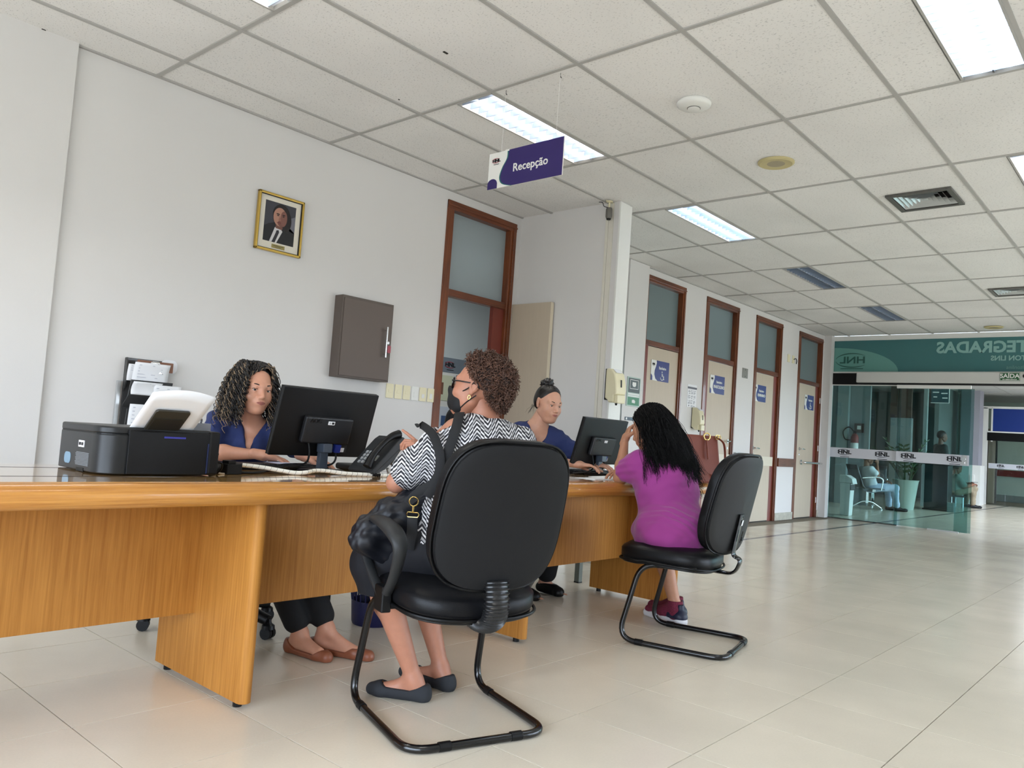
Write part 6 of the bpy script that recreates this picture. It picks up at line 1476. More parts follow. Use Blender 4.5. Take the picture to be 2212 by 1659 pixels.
# ---------------- receptionist with the long curls
b1 = (1.12, -1.50); rz1 = 168; L = frame_fn(b1, rz1)
P1 = thing('person', 'receptionist with long highlighted curls and navy top typing behind the left monitor', 'person', (b1[0], b1[1], 0), math.radians(rz1))
hc = L(1.196, -1.772, 1.128); nk = L(1.245, -1.715, .985); shR = L(1.150, -1.590, .965); shL = L(1.372, -1.775, .972)
elR = L(1.040, -1.70, .835); wrR = L(1.190, -1.880, .838); elL = L(1.480, -1.80, .85); wrL = L(1.395, -1.930, .838)
hR = rot3(6, 4, -3)          # relative to her own facing
mid = (shR + shL) / 2; hip = np.array([0, 0, .58])
def lerp(a, b, t): return a + (b - a) * t
yaw = math.degrees(math.atan2((shR - shL)[1], (shR - shL)[0])); TR = rot3(yaw)
bx_ = lambda c, r, k=.05, ty=0: ell_(c, r, TR, k)
tors = [ell_((0, .0, .58), (.165, .13, .11), None, .05), bx_(lerp(hip, mid, .35), (.135, .10, .13)), bx_(lerp(hip, mid, .72) + TR @ np.array([0, .01, 0]), (.150, .105, .13)), cap_(lerp(shL, mid, .22) - np.array([0, 0, .025]), lerp(shR, mid, .22) - np.array([0, 0, .025]), .058, .058, .05),
        ell_(lerp(hip, mid, .74) + TR @ np.array([-.065, .085, .0]), (.058, .05, .055), None, .04), ell_(lerp(hip, mid, .74) + TR @ np.array([.065, .085, 0]), (.058, .05, .055), None, .04)]
arms = arm_prims(shL, elL, wrL, (.043, .034, .034, .023)) + arm_prims(shR, elR, wrR, (.043, .034, .034, .023))
kn1, kn2 = L(1.17, -1.93, .55), L(1.33, -1.90, .55); a1 = L(1.318, -2.115, .095); a2 = L(1.415, -2.165, .115)
t1 = L(1.345, -2.275, .012); t2 = L(1.497, -2.362, .012)
legs = leg_prims((.09, .02, .56), kn1, a1, (.085, .06, .052, .034)) + leg_prims((-.09, .02, .56), kn2, a2, (.085, .06, .052, .034)) + foot_prims(a1, t1) + foot_prims(a2, t2)
neck = [cap_(nk - TR @ np.array([0, .0, .03]), hc + hR @ np.array([0, -.022, -.05]), .052, .045, .03)]
sk = []; sk.append(solid(tors + arms + legs + neck, .005, -.004)); head(hR, hc, .98, dict(w=1.02, jaw=.88, nose=1.1, lips=1.1), sk)
hd = L(1.62, -2.07, .80) - L(1.36, -1.88, .80); hd /= np.linalg.norm(hd)
hand(look(hd + np.array([0, 0, -.15]), (0, 0, 1)), wrR, sk, side=1, curl=(.25, .3, .3, .35), thumb=.2, spread=.09)
hd2 = L(1.60, -2.08, .80) - L(1.40, -1.93, .80); hand(look(hd2 + np.array([0, 0, -.05]), (0, 0, 1)), wrL, sk, side=-1, curl=(.3, .35, .4, .45), thumb=.3, spread=.08)
nobj('body', join(sk), [M_sk1, M_lip], P1, lipfn(hR, hc, .98))
eyes(P1, hR, hc, .98, (-12, -4))
obj('nose_stud', MB().lathe([(0, 0), (.002, .001), (.001, .003), (0, .003)], tuple(hR @ (np.array([.0125, .1035, -.029]) * .98) + hc), 8), M_chrome, P1)
# scrub top, V neck
def vcut(nk, TR, w, dep, back=.055):
    def fn(X, Y, Z):
        x = (X - nk[0]) * TR[0, 0] + (Y - nk[1]) * TR[1, 0]; y_ = (X - nk[0]) * TR[0, 1] + (Y - nk[1]) * TR[1, 1]; z = Z - nk[2]
        v = np.maximum(np.abs(x) - w * np.clip((z + dep) / dep, 0, 1.6), -.02 - y_)      # front V
        r = np.sqrt((x / 1.0) ** 2 + (y_ + .005) ** 2) - back; r = np.maximum(r, -.055 - z)
        return -np.minimum(v, r)
    return fn
low = lambda z0: (lambda X, Y, Z: z0 - Z + 0 * X + 0 * Y)
def both(*fs): return lambda X, Y, Z: np.maximum.reduce([np.broadcast_to(f(X, Y, Z), np.broadcast(X, Y, Z).shape) for f in fs])
sl = [cap_(shL, lerp(shL, elL, .62), .056, .062, .03), cap_(shR, lerp(shR, elR, .62), .056, .062, .03)]
tp = nobj('scrub_top', cloth(tors + sl, .005, .011, both(vcut(nk, TR, .052, .135), low(.56)), .003, 20, 4, [(lerp(shR, elR, .4), (.2, .3, 1), .05, .005, .12), (lerp(hip, mid, .6), (.2, .0, 1), .06, .004, .2)]), M_scrub, P1)
zc = nk + TR @ np.array([0, .118, -.150]); obj('zip_pull', MB().tube([tuple(zc), tuple(zc + np.array([0, .008, -.02]))], .003, 6), M_chrome, tp)
nobj('leggings', solid(leg_prims((.09, .02, .55), kn1, lerp(kn1, a1, .90), (.095, .068, .058, .050)) + leg_prims((-.09, .02, .55), kn2, lerp(kn2, a2, .90), (.095, .068, .058, .050)) + [ell_((0, .0, .56), (.165, .135, .10), k=.05)], .006, .004), M_pant, P1)
M_tanf = mat('tan_leather_flat', rgb(134, 78, 54), .45)
for an, to in ((a1, t1), (a2, t2)):
    d = to - an; d[2] = 0; d = d / np.linalg.norm(d); fp = foot_prims(an, to, toes=False, w=.034)[2:]; end = to.copy(); end[2] = .018
    fp += [cap_(np.array([*(an - d * .045)[:2], .03]), end, .029, .024, .02), cap_(np.array([*(an - d * .048)[:2], .02]), np.array([*(an - d * .050)[:2], .06]), .022, .014, .02)]
    aa = an.copy(); dd = d.copy()
    def cf(X, Y, Z):
        s = (X - aa[0]) * dd[0] + (Y - aa[1]) * dd[1]; top = .026 + .034 * np.clip(-(s) / .05, 0, 1) + .02 * np.clip((s - .115) / .03, 0, 1)
        return np.maximum(Z - top, .002 - Z)
    nobj('shoe', solid(fp, .0035, .0045, 1, cf), M_tanf, P1)
# curls
hw_ = lambda V: V * .98 @ hR.T + hc
hb_ = [ell_((0, -.026, .040), (.084, .098, .088)), ell_((-.062, -.045, -.035), (.040, .058, .085), k=.04), ell_((.062, -.045, -.035), (.040, .058, .085), k=.04), ell_((0, -.08, -.04), (.075, .045, .10), k=.04)]
def hc1(X, Y, Z): return np.maximum(Y - np.where(Z > .05, .020 + .9 * (Z - .05), .020 - .55 * (.05 - Z)), -.14 - Z + 0 * X)
V, Q = solid(hb_, .005, .0, 1, hc1); M_dkh = mat('dark_brown_hair', rgb(22, 18, 17), .42); nobj('hair', (hw_(V), Q), M_dkh, P1)
r_ = np.random.default_rng(5)
def curls(n, dark, seed, r0):
    r_ = np.random.default_rng(seed); out = []
    for i in range(n):
        s = r_.choice([-1, 1]); az = r_.uniform(-.62, 1.0) * PI / 2; el = r_.uniform(.15, 1.0)
        # root on the scalp: az 0 = side, + = towards the back
        root = np.array([s * math.cos(az) * .084 * math.cos(el * .9), -.026 - math.sin(az) * .095 * math.cos(el * .9), .045 + .088 * math.sin(el * 1.35)])
        if root[1] > .045 and root[2] < .06: root[1] = .04
        outd = np.array([s * r_.uniform(.9, 1.25) * math.cos(az) , -math.sin(az) * r_.uniform(.8, 1.1), 0]); k = 84; t = np.linspace(0, 1, k)
        ln = r_.uniform(.20, .30) * (1 if root[2] > .06 else .8); R_ = .045 * r_.uniform(.5, 1.25)
        x = root[0] + outd[0] * R_ * np.sin(np.minimum(t * 2.2, PI / 2)) * 1.0; y_ = root[1] + outd[1] * R_ * np.sin(np.minimum(t * 2.2, PI / 2)); z = root[2] - ln * np.maximum(t - .06, 0) + .01 * np.sin(t * 3)
        fr = np.where((np.abs(x) < .066) & (y_ > .03), s * .066, x); x = fr
        p = np.stack([x, y_, z], 1); w = r_.uniform(40, 62); ph = r_.uniform(0, 6); a = r_.uniform(.0055, .0105) * np.minimum(1, t * 5)
        p[:, 0] += a * np.cos(w * t + ph); p[:, 1] += a * np.sin(w * t + ph); p[:, 2] += a * .5 * np.cos(w * t * 1.0 + ph + 1); out.append(p)
    V, Q = strands(out, r0, 4, .6); return hw_(V), Q
nobj('hair_curls', curls(340, True, 21, .0024), M_dkh, P1, kind='stuff')
nobj('highlighted_curls', curls(120, False, 22, .0021), mat('blonde_highlights', rgb(138, 116, 92), .45), P1, kind='stuff')
def crown(n, seed, r0, front):
    r_ = np.random.default_rng(seed); out = []; k = 34; t = np.linspace(0, 1, k)
    for i in range(n):
        s = r_.choice([-1, 1], p=[.35, .65]) if front else r_.choice([-1, 1]); y0 = r_.uniform(-.09, .058); x0 = -.018 + .006 * r_.normal(); sw = r_.uniform(.75, 1.3)
        ang = t * sw * 1.35; rx, rz = .088 * (1 - abs(y0) * 1.5), .094 * math.sqrt(max(.1, 1 - ((y0 + .026) / .115) ** 2))
        p = np.stack([x0 + s * rx * np.sin(ang) * (1.12 if s > 0 else .9), y0 + t * r_.uniform(-.01, .02), .040 + rz * np.cos(ang) - .02 * t], 1)
        w = r_.uniform(22, 34); ph = r_.uniform(0, 6); a = r_.uniform(.004, .008) * np.minimum(1, .25 + t * 2)
        p[:, 1] += a * np.sin(w * t + ph); p[:, 2] += a * np.cos(w * t + ph); p[:, 0] += a * .5 * np.cos(w * t + ph); out.append(p)
    V, Q = strands(out, r0, 4, .7); return hw_(V), Q
nobj('crown_curls', crown(190, 41, .0026, True), M_dkh, P1, kind='stuff'); nobj('crown_highlights', crown(30, 42, .0017, True), MATS['blonde_highlights'], P1, kind='stuff')
# fine lengthwise hairs combed back from the parting
def cap_hair(n, seed, path_fn, r0, k=16):
    r_ = np.random.default_rng(seed); return strands([path_fn(r_, np.linspace(0, 1, k)) for _ in range(n)], r0, 3, .5)

# ---------------- receptionist with the bun
b3 = (3.22, -1.55); rz3 = 180; L = frame_fn(b3, rz3)
P3 = thing('person', 'receptionist with a high hair bun and navy V-neck top looking down behind the right monitor', 'person', (b3[0], b3[1], 0), math.radians(rz3))
hc = L(3.268, -1.838, 1.218); nk = L(3.250, -1.780, 1.110); shR = L(3.165, -1.700, 1.025); shL = L(3.355, -1.855, .985)
elR = L(3.10, -1.90, .87); wrR = L(3.30, -2.08, .845); elL = L(3.50, -1.98, .86); wrL = L(3.52, -2.08, .845)
hR = rot3(-15, 12, -2); mid = (shR + shL) / 2; hip = np.array([0, 0, .58]); yaw = math.degrees(math.atan2((shR - shL)[1], (shR - shL)[0])); TR = rot3(yaw)
tors = [ell_((0, .0, .58), (.18, .14, .11), None, .05), bx_(lerp(hip, mid, .35), (.15, .115, .14)), ell_(lerp(hip, mid, .72), (.165, .115, .14), TR, .05), cap_(lerp(shL, mid, .22) - np.array([0, 0, .025]), lerp(shR, mid, .22) - np.array([0, 0, .025]), .062, .062, .05),
        ell_(lerp(hip, mid, .72) + TR @ np.array([-.07, .085, .0]), (.065, .055, .06), None, .04), ell_(lerp(hip, mid, .72) + TR @ np.array([.07, .085, 0]), (.065, .055, .06), None, .04), cap_(nk + np.array([0, -.01, -.055]), lerp(nk, shR, .75) + np.array([0, 0, -.01]), .052, .046, .04), cap_(nk + np.array([0, -.01, -.055]), lerp(nk, shL, .75) + np.array([0, 0, -.01]), .052, .046, .04)]
arms = arm_prims(shL, elL, wrL, (.046, .038, .036, .025)) + arm_prims(shR, elR, wrR, (.046, .038, .036, .025))
kn1, kn2 = np.array([.11, .40, .52]), np.array([-.11, .40, .52]); a1, a2 = np.array([.12, .30, .09]), np.array([-.12, .30, .09])
legs = leg_prims((.09, .02, .56), kn1, a1) + leg_prims((-.09, .02, .56), kn2, a2) + foot_prims(a1, np.array([.12, .46, .01])) + foot_prims(a2, np.array([-.12, .46, .01]))
neck = [cap_(nk - np.array([0, 0, .03]), hc + hR @ np.array([0, -.018, -.05]), .064, .055, .03)]
sk = [solid(tors + arms + legs + neck, .0055, -.004)]; head(hR, hc, .98, dict(w=1.06, jaw=1.12, nose=1.25, double=1), sk)
hand(look(L(3.5, -2.2, .8) - L(3.3, -2.05, .81), (0, 0, 1)), wrR, sk, side=1, curl=(.3, .35, .4, .4)); hand(look((.1, 1, -.1), (0, 0, 1)), wrL, sk, side=-1, curl=(.3, .35, .4, .4))
nobj('body', join(sk), [M_sk3, M_lip], P3, lipfn(hR, hc, .98)); eyes(P3, hR, hc, .98, (0, 6))
sl = [cap_(shL, lerp(shL, elL, .6), .053, .060, .03), cap_(shR, lerp(shR, elR, .6), .053, .060, .03)]
nobj('scrub_top', cloth(tors + sl, .0055, .011, both(vcut(nk, TR, .085, .20, .050), low(.56)), .003, 20, 14, [(lerp(hip, mid, .7), (.3, 0, 1), .07, .004, .2)]), M_scrub, P3)
nobj('trousers', solid(leg_prims((.09, .02, .55), kn1, lerp(kn1, a1, .9), (.10, .075, .065, .06)) + leg_prims((-.09, .02, .55), kn2, lerp(kn2, a2, .9), (.10, .075, .065, .06)) + [ell_((0, 0, .56), (.18, .145, .10), k=.05)], .007, .004), M_pant, P3)
for an, to in ((a1, np.array([.12, .46, .01])), (a2, np.array([-.12, .46, .01]))):
    nobj('shoe', solid(foot_prims(an, to, toes=False)[2:], .005, .006, 1, lambda X, Y, Z: np.maximum(Z - .07 + 0 * X + 0 * Y, .002 - Z)), M_black, P3)
M_hair3 = mat('black_brown_hair', rgb(26, 22, 21), .38, var=(90, .35, (1, .2, 1)))
hh_ = [ell_((0, -.020, .044), (.078, .094, .082)), ell_((0, -.062, .0), (.066, .048, .06), k=.03)]
def hc3(X, Y, Z): return np.maximum(Y - np.where(Z > .035, -.030 + 1.45 * (Z - .035), -.030 - .50 * (.035 - Z)) - .052 * (np.abs(X) / .07) ** 2 * (Z > .0), -.085 - Z + 0 * X)
V, Q = solid(hh_, .004, .002, 1, hc3); hw_ = lambda V: V * .98 @ hR.T + hc; nobj('hair', (hw_(V), Q), M_hair3, P3)
V, Q = cloth([ell_((0, -.050, .135), (.036, .038, .030)), ell_((.01, -.075, .120), (.026, .026, .022), k=.02)], .003, 0, None, .003, 90, 3); nobj('bun', (hw_(V), Q), M_hair3, P3)
def slick(r_, t):
    s = r_.uniform(-1, 1); h = r_.uniform(0, 1); a = np.array([.078 * s, -.008 + .040 * (1 - abs(s)) ** .7, .030 + .082 * (1 - abs(s)) ** .55]); b = np.array([.01 * s, -.050, .128])
    p = a[None] * (1 - t)[:, None] + b[None] * t[:, None]; c = np.array([0, -.02, .044]); d = p - c; q = np.sqrt((d[:, 0] / .081) ** 2 + (d[:, 1] / .097) ** 2 + (d[:, 2] / .085) ** 2); q = np.where(t < .85, q, np.maximum(q * 0 + 1e-9, q)); f = np.where(t < .85, 1 / q, 1); return c + d * f[:, None]
V, Q = cap_hair(160, 8, slick, .0011); nobj('combed_hair', (hw_(V), Q), M_hair3, P3, kind='stuff')
def wisp(r_, t):
    s = r_.choice([-1, 1]); a = np.array([s * .05, -.085 + r_.uniform(-.02, .01), -.03]); return a[None] + np.outer(t, np.array([s * r_.uniform(-.01, .03), -r_.uniform(.0, .03), -r_.uniform(.04, .07)])) + .004 * np.sin(t * 9 + r_.uniform(0, 6))[:, None]
V, Q = cap_hair(26, 9, wisp, .0008); nobj('loose_wisps', (hw_(V), Q), M_hair3, P3, kind='stuff')

# ---------------- customer in magenta, seen from behind
b4 = (3.06, -2.96); rz4 = 6; L = frame_fn(b4, rz4)
P4 = thing('person', 'woman in a magenta dress with long black hair leaning on the counter, seen from behind', 'person', (b4[0], b4[1], 0), math.radians(rz4))
hc = L(3.095, -2.715, 1.090); nk = L(3.112, -2.795, .975); shL = L(2.965, -2.735, .905); shR = L(3.275, -2.845, .905)
elL = L(2.995, -2.60, .808); wrL = L(3.085, -2.560, 1.020); elR = L(3.40, -2.60, .85); wrR = L(3.22, -2.50, .83)
hR = rot3(8, 22, -6); mid = (shR + shL) / 2; hip = L(3.03, -2.925, .57); yaw = math.degrees(math.atan2((shR - shL)[1], (shR - shL)[0])); TR = rot3(yaw)
tors = [ell_(hip + np.array([0, -.01, .0]), (.215, .175, .125), None, .05), ell_(hip + np.array([0, .0, -.03]), (.225, .18, .085), None, .05), ell_(lerp(hip, mid, .40), (.172, .125, .15), TR, .06), ell_(lerp(hip, mid, .74), (.185, .125, .145), TR, .06), cap_(lerp(shL, mid, .2) - np.array([0, 0, .03]), lerp(shR, mid, .2) - np.array([0, 0, .03]), .070, .070, .05)]
arms = arm_prims(shL, elL, wrL, (.052, .040, .036, .025)) + arm_prims(shR, elR, wrR, (.052, .042, .038, .026))
kn1 = L(3.30, -2.66, .50); kn2 = L(3.36, -2.60, .50); a1 = L(3.350, -2.785, .115); a2 = L(3.47, -2.72, .10); t1 = L(3.400, -2.600, .012); t2 = L(3.53, -2.54, .012)
legs = leg_prims(hip + np.array([.10, .03, -.02]), kn1, a1, (.10, .065, .058, .036)) + leg_prims(hip + np.array([-.10, .03, -.02]), kn2, a2, (.10, .065, .058, .036)) + foot_prims(a1, t1, toes=False) + foot_prims(a2, t2, toes=False)
neck = [cap_(nk - np.array([0, 0, .04]), hc + hR @ np.array([0, -.022, -.05]), .058, .050, .03)]
sk = [solid(tors + arms + legs + neck, .0055, -.005)]; head(hR, hc, 1.0, dict(), sk)
hand(look((.35, -.15, .85), (-.6, .7, 0)), wrL, sk, side=-1, curl=(.7, .8, .9, .9), thumb=.8, sc=.9); hand(look(L(3.0, -2.4, .8) - L(3.22, -2.5, .8), (0, 0, 1)), wrR, sk, side=1)
nobj('body', join(sk), M_sk4, P4)
M_mag = mat('magenta_jersey', rgb(152, 56, 134), .85, bump=(300, .15, .0006), sheen=.2)
sl = [cap_(shL, lerp(shL, elL, .52), .057, .060, .03), cap_(shR, lerp(shR, elR, .70), .066, .066, .03)]
dr = tors + sl + [cap_(hip + np.array([.10, .02, -.02]), lerp(hip + np.array([.1, .02, -.02]), kn1, .92), .115, .085, .05), cap_(hip + np.array([-.10, .02, -.02]), lerp(hip + np.array([-.1, .02, -.02]), kn2, .92), .115, .085, .05)]
def nc4(X, Y, Z): return .075 - np.sqrt((X - nk[0]) ** 2 + (Y - nk[1] - .01) ** 2 + (Z - nk[2] - .05) ** 2)
nobj('dress', cloth(dr, .0055, .010, both(nc4, low(.445)), .003, 17, 6,
     [(lerp(hip, mid, .45) + np.array([-.12, -.05, 0]), (-.3, .2, 1), .055, .0015, .16), (hip + np.array([-.14, -.08, .04]), (.8, .1, .75), .05, .005, .13), (hip + np.array([.05, -.14, -.04]), (-.1, 0, 1), .04, .001, .18), (lerp(hip, mid, .85) + np.array([.1, -.08, -.05]), (-.7, 0, .8), .07, .003, .14), (lerp(shL, elL, .5), (.2, .1, 1), .04, .004, .10)]), M_mag, P4)
# knit trainers
M_knit = mat('maroon_knit', rgb(104, 30, 52), .85, bump=(150, .5, .001), var=(120, .3)); M_sole = mat('white_foam_sole', rgb(206, 204, 206), .6); M_nvy = mat('navy_overlay', rgb(24, 26, 48), .5)
for an, to in ((a1, t1), (a2, t2)):
    d = to - an; d[2] = 0; Ln = np.linalg.norm(d); d = d / Ln; s = np.array([d[1], -d[0], 0]); G = lambda a, b, z: np.array([*(an + d * a + s * b)[:2], z])
    up = [cap_(G(-.035, 0, .05), G(.05, 0, .05), .038, .036, .02), cap_(G(.05, 0, .045), G(Ln + .005, 0, .036), .036, .026, .02), cap_(G(-.02, 0, .06), G(-.005, 0, .12), .036, .040, .02), cap_(G(.02, 0, .09), G(.08, 0, .055), .03, .028, .02)]
    sh_ = nobj('trainer', solid(up, .004, .003, 1, lambda X, Y, Z: np.maximum(Z - .128 + 0 * X + 0 * Y, .02 - Z)), M_knit, P4)
    so = [cap_(G(-.045, 0, .022), G(.05, 0, .020), .042, .038, .01), cap_(G(.05, 0, .020), G(Ln + .012, 0, .018), .040, .030, .01)]
    nobj('sole', solid(so, .004, .003, 1, lambda X, Y, Z: np.maximum(Z - .036 - .006 * np.sin(((X - an[0]) * d[0] + (Y - an[1]) * d[1]) * 60) + 0 * Z, .001 - Z)), M_sole, sh_)
    nobj('heel_overlay', solid([cap_(G(-.045, 0, .045), G(.0, 0, .045), .038, .040, .01), cap_(G(-.052, 0, .05), G(-.045, 0, .11), .018, .014, .01)], .004, .006, 1, lambda X, Y, Z: np.maximum(Z - .115 + 0 * X + 0 * Y, .036 - Z)), M_nvy, sh_)
    for q in range(3): obj('lace', MB().tube([tuple(G(.05 + q * .02, -.02, .09 - q * .012)), tuple(G(.055 + q * .02, 0, .098 - q * .012)), tuple(G(.05 + q * .02, .02, .09 - q * .012))], .0025, 5), mat('pink_lace', rgb(170, 90, 110), .8), sh_)
# long black hair
M_blk = mat('black_glossy_hair', rgb(8, 7, 8), .55, spec=.2); hw_ = lambda V: V * .98 @ hR.T + hc
V, Q = solid([ell_((0, -.022, .040), (.084, .100, .090)), ell_((0, -.062, -.02), (.078, .058, .085), k=.03)], .005, .0, 1, lambda X, Y, Z: np.maximum(Y - .035 - .7 * (Z - .03) + 0 * X, -.12 - Z)); nobj('hair', (hw_(V), Q), M_blk, P4)
back0 = lerp(hip, mid, .86)
mane = [cap_(hw_(np.array([[0, -.05, .02]]))[0], back0 + TR @ np.array([.0, -.115, .06]), .080, .085, .05), ell_(back0 + TR @ np.array([-.02, -.125, .0]), (.115, .045, .09), TR, .05), ell_(back0 + TR @ np.array([.09, -.115, -.02]), (.095, .045, .11), TR, .05), cap_(back0 + TR @ np.array([-.12, -.06, .08]), back0 + TR @ np.array([-.145, -.06, -.02]), .04, .03, .04)]
r_ = np.random.default_rng(31); out = []
for i in range(3000):
    a = r_.uniform(-1.25, 1.05); rad = r_.uniform(.98, 1.12); az = a * 2.3; el = r_.uniform(.2, 1.45)
    root = np.array([math.sin(az) * .084 * math.cos(el) * rad, -.022 - math.cos(az) * .100 * math.cos(el) * rad, .045 + .090 * math.sin(el) * rad])
    if root[1] > .03 and root[2] < .08: continue
    rw = hw_(root[None])[0]; sx = a * .55 + r_.uniform(-.72, .66); end = back0 + TR @ np.array([sx * .165 + .015, -.155 - r_.uniform(-.02, .025) + abs(sx) * .05, .005 - r_.uniform(-.05, .12) - .02 * sx + .0])
    midp = lerp(rw, end, .42) + (np.array([0, -.05, .035]) + (TR @ np.array([np.sign(sx) * abs(sx) * .035, 0, 0]))); t = np.linspace(0, 1, 22)[:, None]
    p = rw * (1 - t) ** 2 + midp * 2 * t * (1 - t) + end * t ** 2; cl = int((sx + 2) * 7); f = 8 + (cl * 37 % 11) * .6 + r_.uniform(-.6, .6); ph = (cl * 53 % 17) * .4 + r_.uniform(-.5, .5); am = .009 * t * (1 + (cl * 29 % 7) * .18)
    p = p + (TR @ np.array([1, 0, 0]))[None] * am * np.sin(f * t + ph) + np.array([0, -1, 0])[None] * am * .5 * np.cos(f * t + ph) * 1.0; out.append(p)
V, Q = strands(out, .0019, 3, .35); nobj('long_hair_strands', (V, Q), M_blk, P4, kind='stuff')

# brown handbag on the counter
t = thing('handbag', 'brown leather handbag with a gold ring standing at the counter end', 'bag', (3.80, -2.60, DT + .0015), -.55)
M_bl = leather('chestnut_leather', rgb(118, 58, 42), .5)
obj('body', MB().add([(-.19, -.06, 0), (.19, -.06, 0), (.19, .06, 0), (-.19, .06, 0), (-.165, -.03, .30), (.165, -.03, .30), (.165, .03, .30), (-.165, .03, .30)], [(0, 3, 2, 1), (4, 5, 6, 7), (0, 1, 5, 4), (1, 2, 6, 5), (2, 3, 7, 6), (3, 0, 4, 7)]), M_bl, t, bevel=.012)
obj('gold_ring', MB().tube([(.075 + .022 * math.cos(a), -.045, .292 + .022 * math.sin(a)) for a in np.linspace(0, 2 * PI, 17)[:-1]], .0045, 7, closed=True), MATS['gold_metal'], t, smooth=60)
obj('handle_strap', MB().tube(bez([(.155, -.05, .285), (.185, -.07, .25), (.195, -.075, .15), (.185, -.075, .06), (.15, -.075, .03), (.12, -.075, .06)], 6), .011, 8, flat=((0, 1, 0), .4)), M_bl, t, smooth=60)
obj('tassel_strap', MB().tube([(.072, -.048, .27), (.075, -.062, .20), (.08, -.066, .15)], .007, 6), M_bl, t, smooth=60)
for q in (.15, .165): obj('gold_clip', MB().tube([(q + .012 * math.cos(a), -.042, .292 + .014 * math.sin(a)) for a in np.linspace(0, 2 * PI, 11)[:-1]], .003, 6, closed=True), MATS['gold_metal'], t, smooth=60)

# ================================================================ PEOPLE IN THE LOBBY
M_sk5 = skinmat('skin_deep_brown', rgb(140, 96, 74)); M_shirt = mat('white_tshirt', rgb(214, 220, 226), .85); M_jean = mat('pale_blue_jeans', rgb(176, 192, 214), .85, var=(14, .08)); M_vest = mat('dark_grey_bag', rgb(52, 54, 54), .8)
def man(base, rz, label, J, mats, sc=1.0, cap_hairm=None, seated=True, hyaw=0, hpitch=0, sleeve=.55, extra=None, pant_r=(.085, .07, .062, .055)):
    L = lambda *p: np.array(p, float)
    root = thing('person', label, 'person', base, rz); hc, nk, shL, shR, elL, wrL, elR, wrR, hL_, hR_, kL, kR, aL, aR, tL, tR = [np.array(v, float) for v in J]
    mid = (shL + shR) / 2; hip = (hL_ + hR_) / 2; hR = rot3(hyaw, hpitch)
    tors = [ell_(hip + np.array([0, 0, .02]), (.17, .13, .11), None, .05), ell_(lerp(hip, mid, .35), (.15, .11, .15), None, .06), ell_(lerp(hip, mid, .74), (.175, .12, .15), None, .06), cap_(lerp(shL, mid, .2) - np.array([0, 0, .03]), lerp(shR, mid, .2) - np.array([0, 0, .03]), .066, .066, .05)]
    arms = arm_prims(shL, elL, wrL, (.05, .041, .039, .028)) + arm_prims(shR, elR, wrR, (.05, .041, .039, .028)); neck = [cap_(nk - np.array([0, 0, .04]), hc + hR @ np.array([0, -.02, -.05]), .060, .054, .03)]
    legs = leg_prims(hL_, kL, aL) + leg_prims(hR_, kR, aR) + foot_prims(aL, tL, toes=False) + foot_prims(aR, tR, toes=False)
    sk = [solid(tors + arms + legs + neck, .009, -.004)]; head(hR, hc, 1.02, dict(w=1.04, jaw=1.15, nose=1.2), sk)
    for (e, w, s) in ((elL, wrL, -1), (elR, wrR, 1)): hand(look(w - e, (0, .3, 1) if abs((w - e)[2]) < .2 else (s, .2, .2)), w, sk, side=s, curl=(.6, .7, .8, .8), thumb=.6)
    nobj('body', join(sk), [mats[0], M_lip], root, lipfn(hR, hc, 1.02)); eyes(root, hR, hc, 1.02)
    sl = [cap_(shL, lerp(shL, elL, sleeve), .058, .060, .03), cap_(shR, lerp(shR, elR, sleeve), .058, .060, .03)]
    nobj('shirt', cloth(tors + sl, .009, .012, lambda X, Y, Z: np.maximum(hip[2] - .05 - Z + 0 * X + 0 * Y, .062 - np.sqrt((X - nk[0]) ** 2 + (Y - nk[1]) ** 2 + (Z - nk[2] - .03) ** 2)), .003, 18, 2), mats[1], root)
    nobj('trousers', cloth([ell_(hip, (.175, .14, .11), None, .05)] + leg_prims(hL_, kL, lerp(kL, aL, .93), pant_r) + leg_prims(hR_, kR, lerp(kR, aR, .93), pant_r), .009, .006, None, .003, 22, 4), mats[2], root)
    for a, t in ((aL, tL), (aR, tR)):
        s_ = nobj('shoe', solid(foot_prims(a, t, toes=False)[2:] + [cap_(t + np.array([0, -.0, .02]), t + np.array([0, -.02, .024]), .026, .028, .02)], .007, .006, 1, lambda X, Y, Z: np.maximum(Z - .10 + 0 * X + 0 * Y, .002 - Z)), mats[3], root)
    V, Q = solid([ell_((0, -.020, .044), (.080, .098, .086)), ell_((0, -.055, .0), (.070, .052, .06), k=.03)], .006, 0, 1, lambda X, Y, Z: np.maximum(Y - np.where(Z > .05, .03 + 1.2 * (Z - .05), .012 - .5 * (.05 - Z)), -.065 - Z + 0 * X)); nobj('hair', (V * 1.02 @ hR.T + hc, Q), M_dkh, root)
    return root
# seated man in pale jeans, phone at his ear, reclined in the waiting chair, facing the picture's right
MA = math.radians(221)
m5 = man((16.10, .02, 0), MA, 'man in white shirt and pale jeans seated behind the glass, phone at his ear',
    [(.0, -.04, 1.02), (0, -.07, .87), (-.18, -.06, .80), (.18, -.06, .80), (-.22, .14, .60), (-.08, .36, .58), (.24, .05, .66), (.13, .08, .93), (-.10, .02, .44), (.10, .02, .44), (-.10, .46, .46), (.12, .46, .46), (-.08, .44, .09), (.14, .50, .09), (-.06, .62, .012), (.16, .68, .012)],
    [M_sk5, M_shirt, M_jean, M_black], hyaw=0, hpitch=12)
bc.location = (16.10 - .04, .05, 0); bc.rotation_euler = (0, 0, MA + PI)
t = thing('mobile_phone', 'dark mobile phone held to the ear of the man in pale jeans', 'phone', tuple(np.array([16.10, .02, 0]) + np.array(rot3(221)) @ np.array([.115, .05, 1.0])), MA)
obj('body', MB().box(-.005, .005, -.035, .035, -.07, .07), M_black, t, bevel=.003)
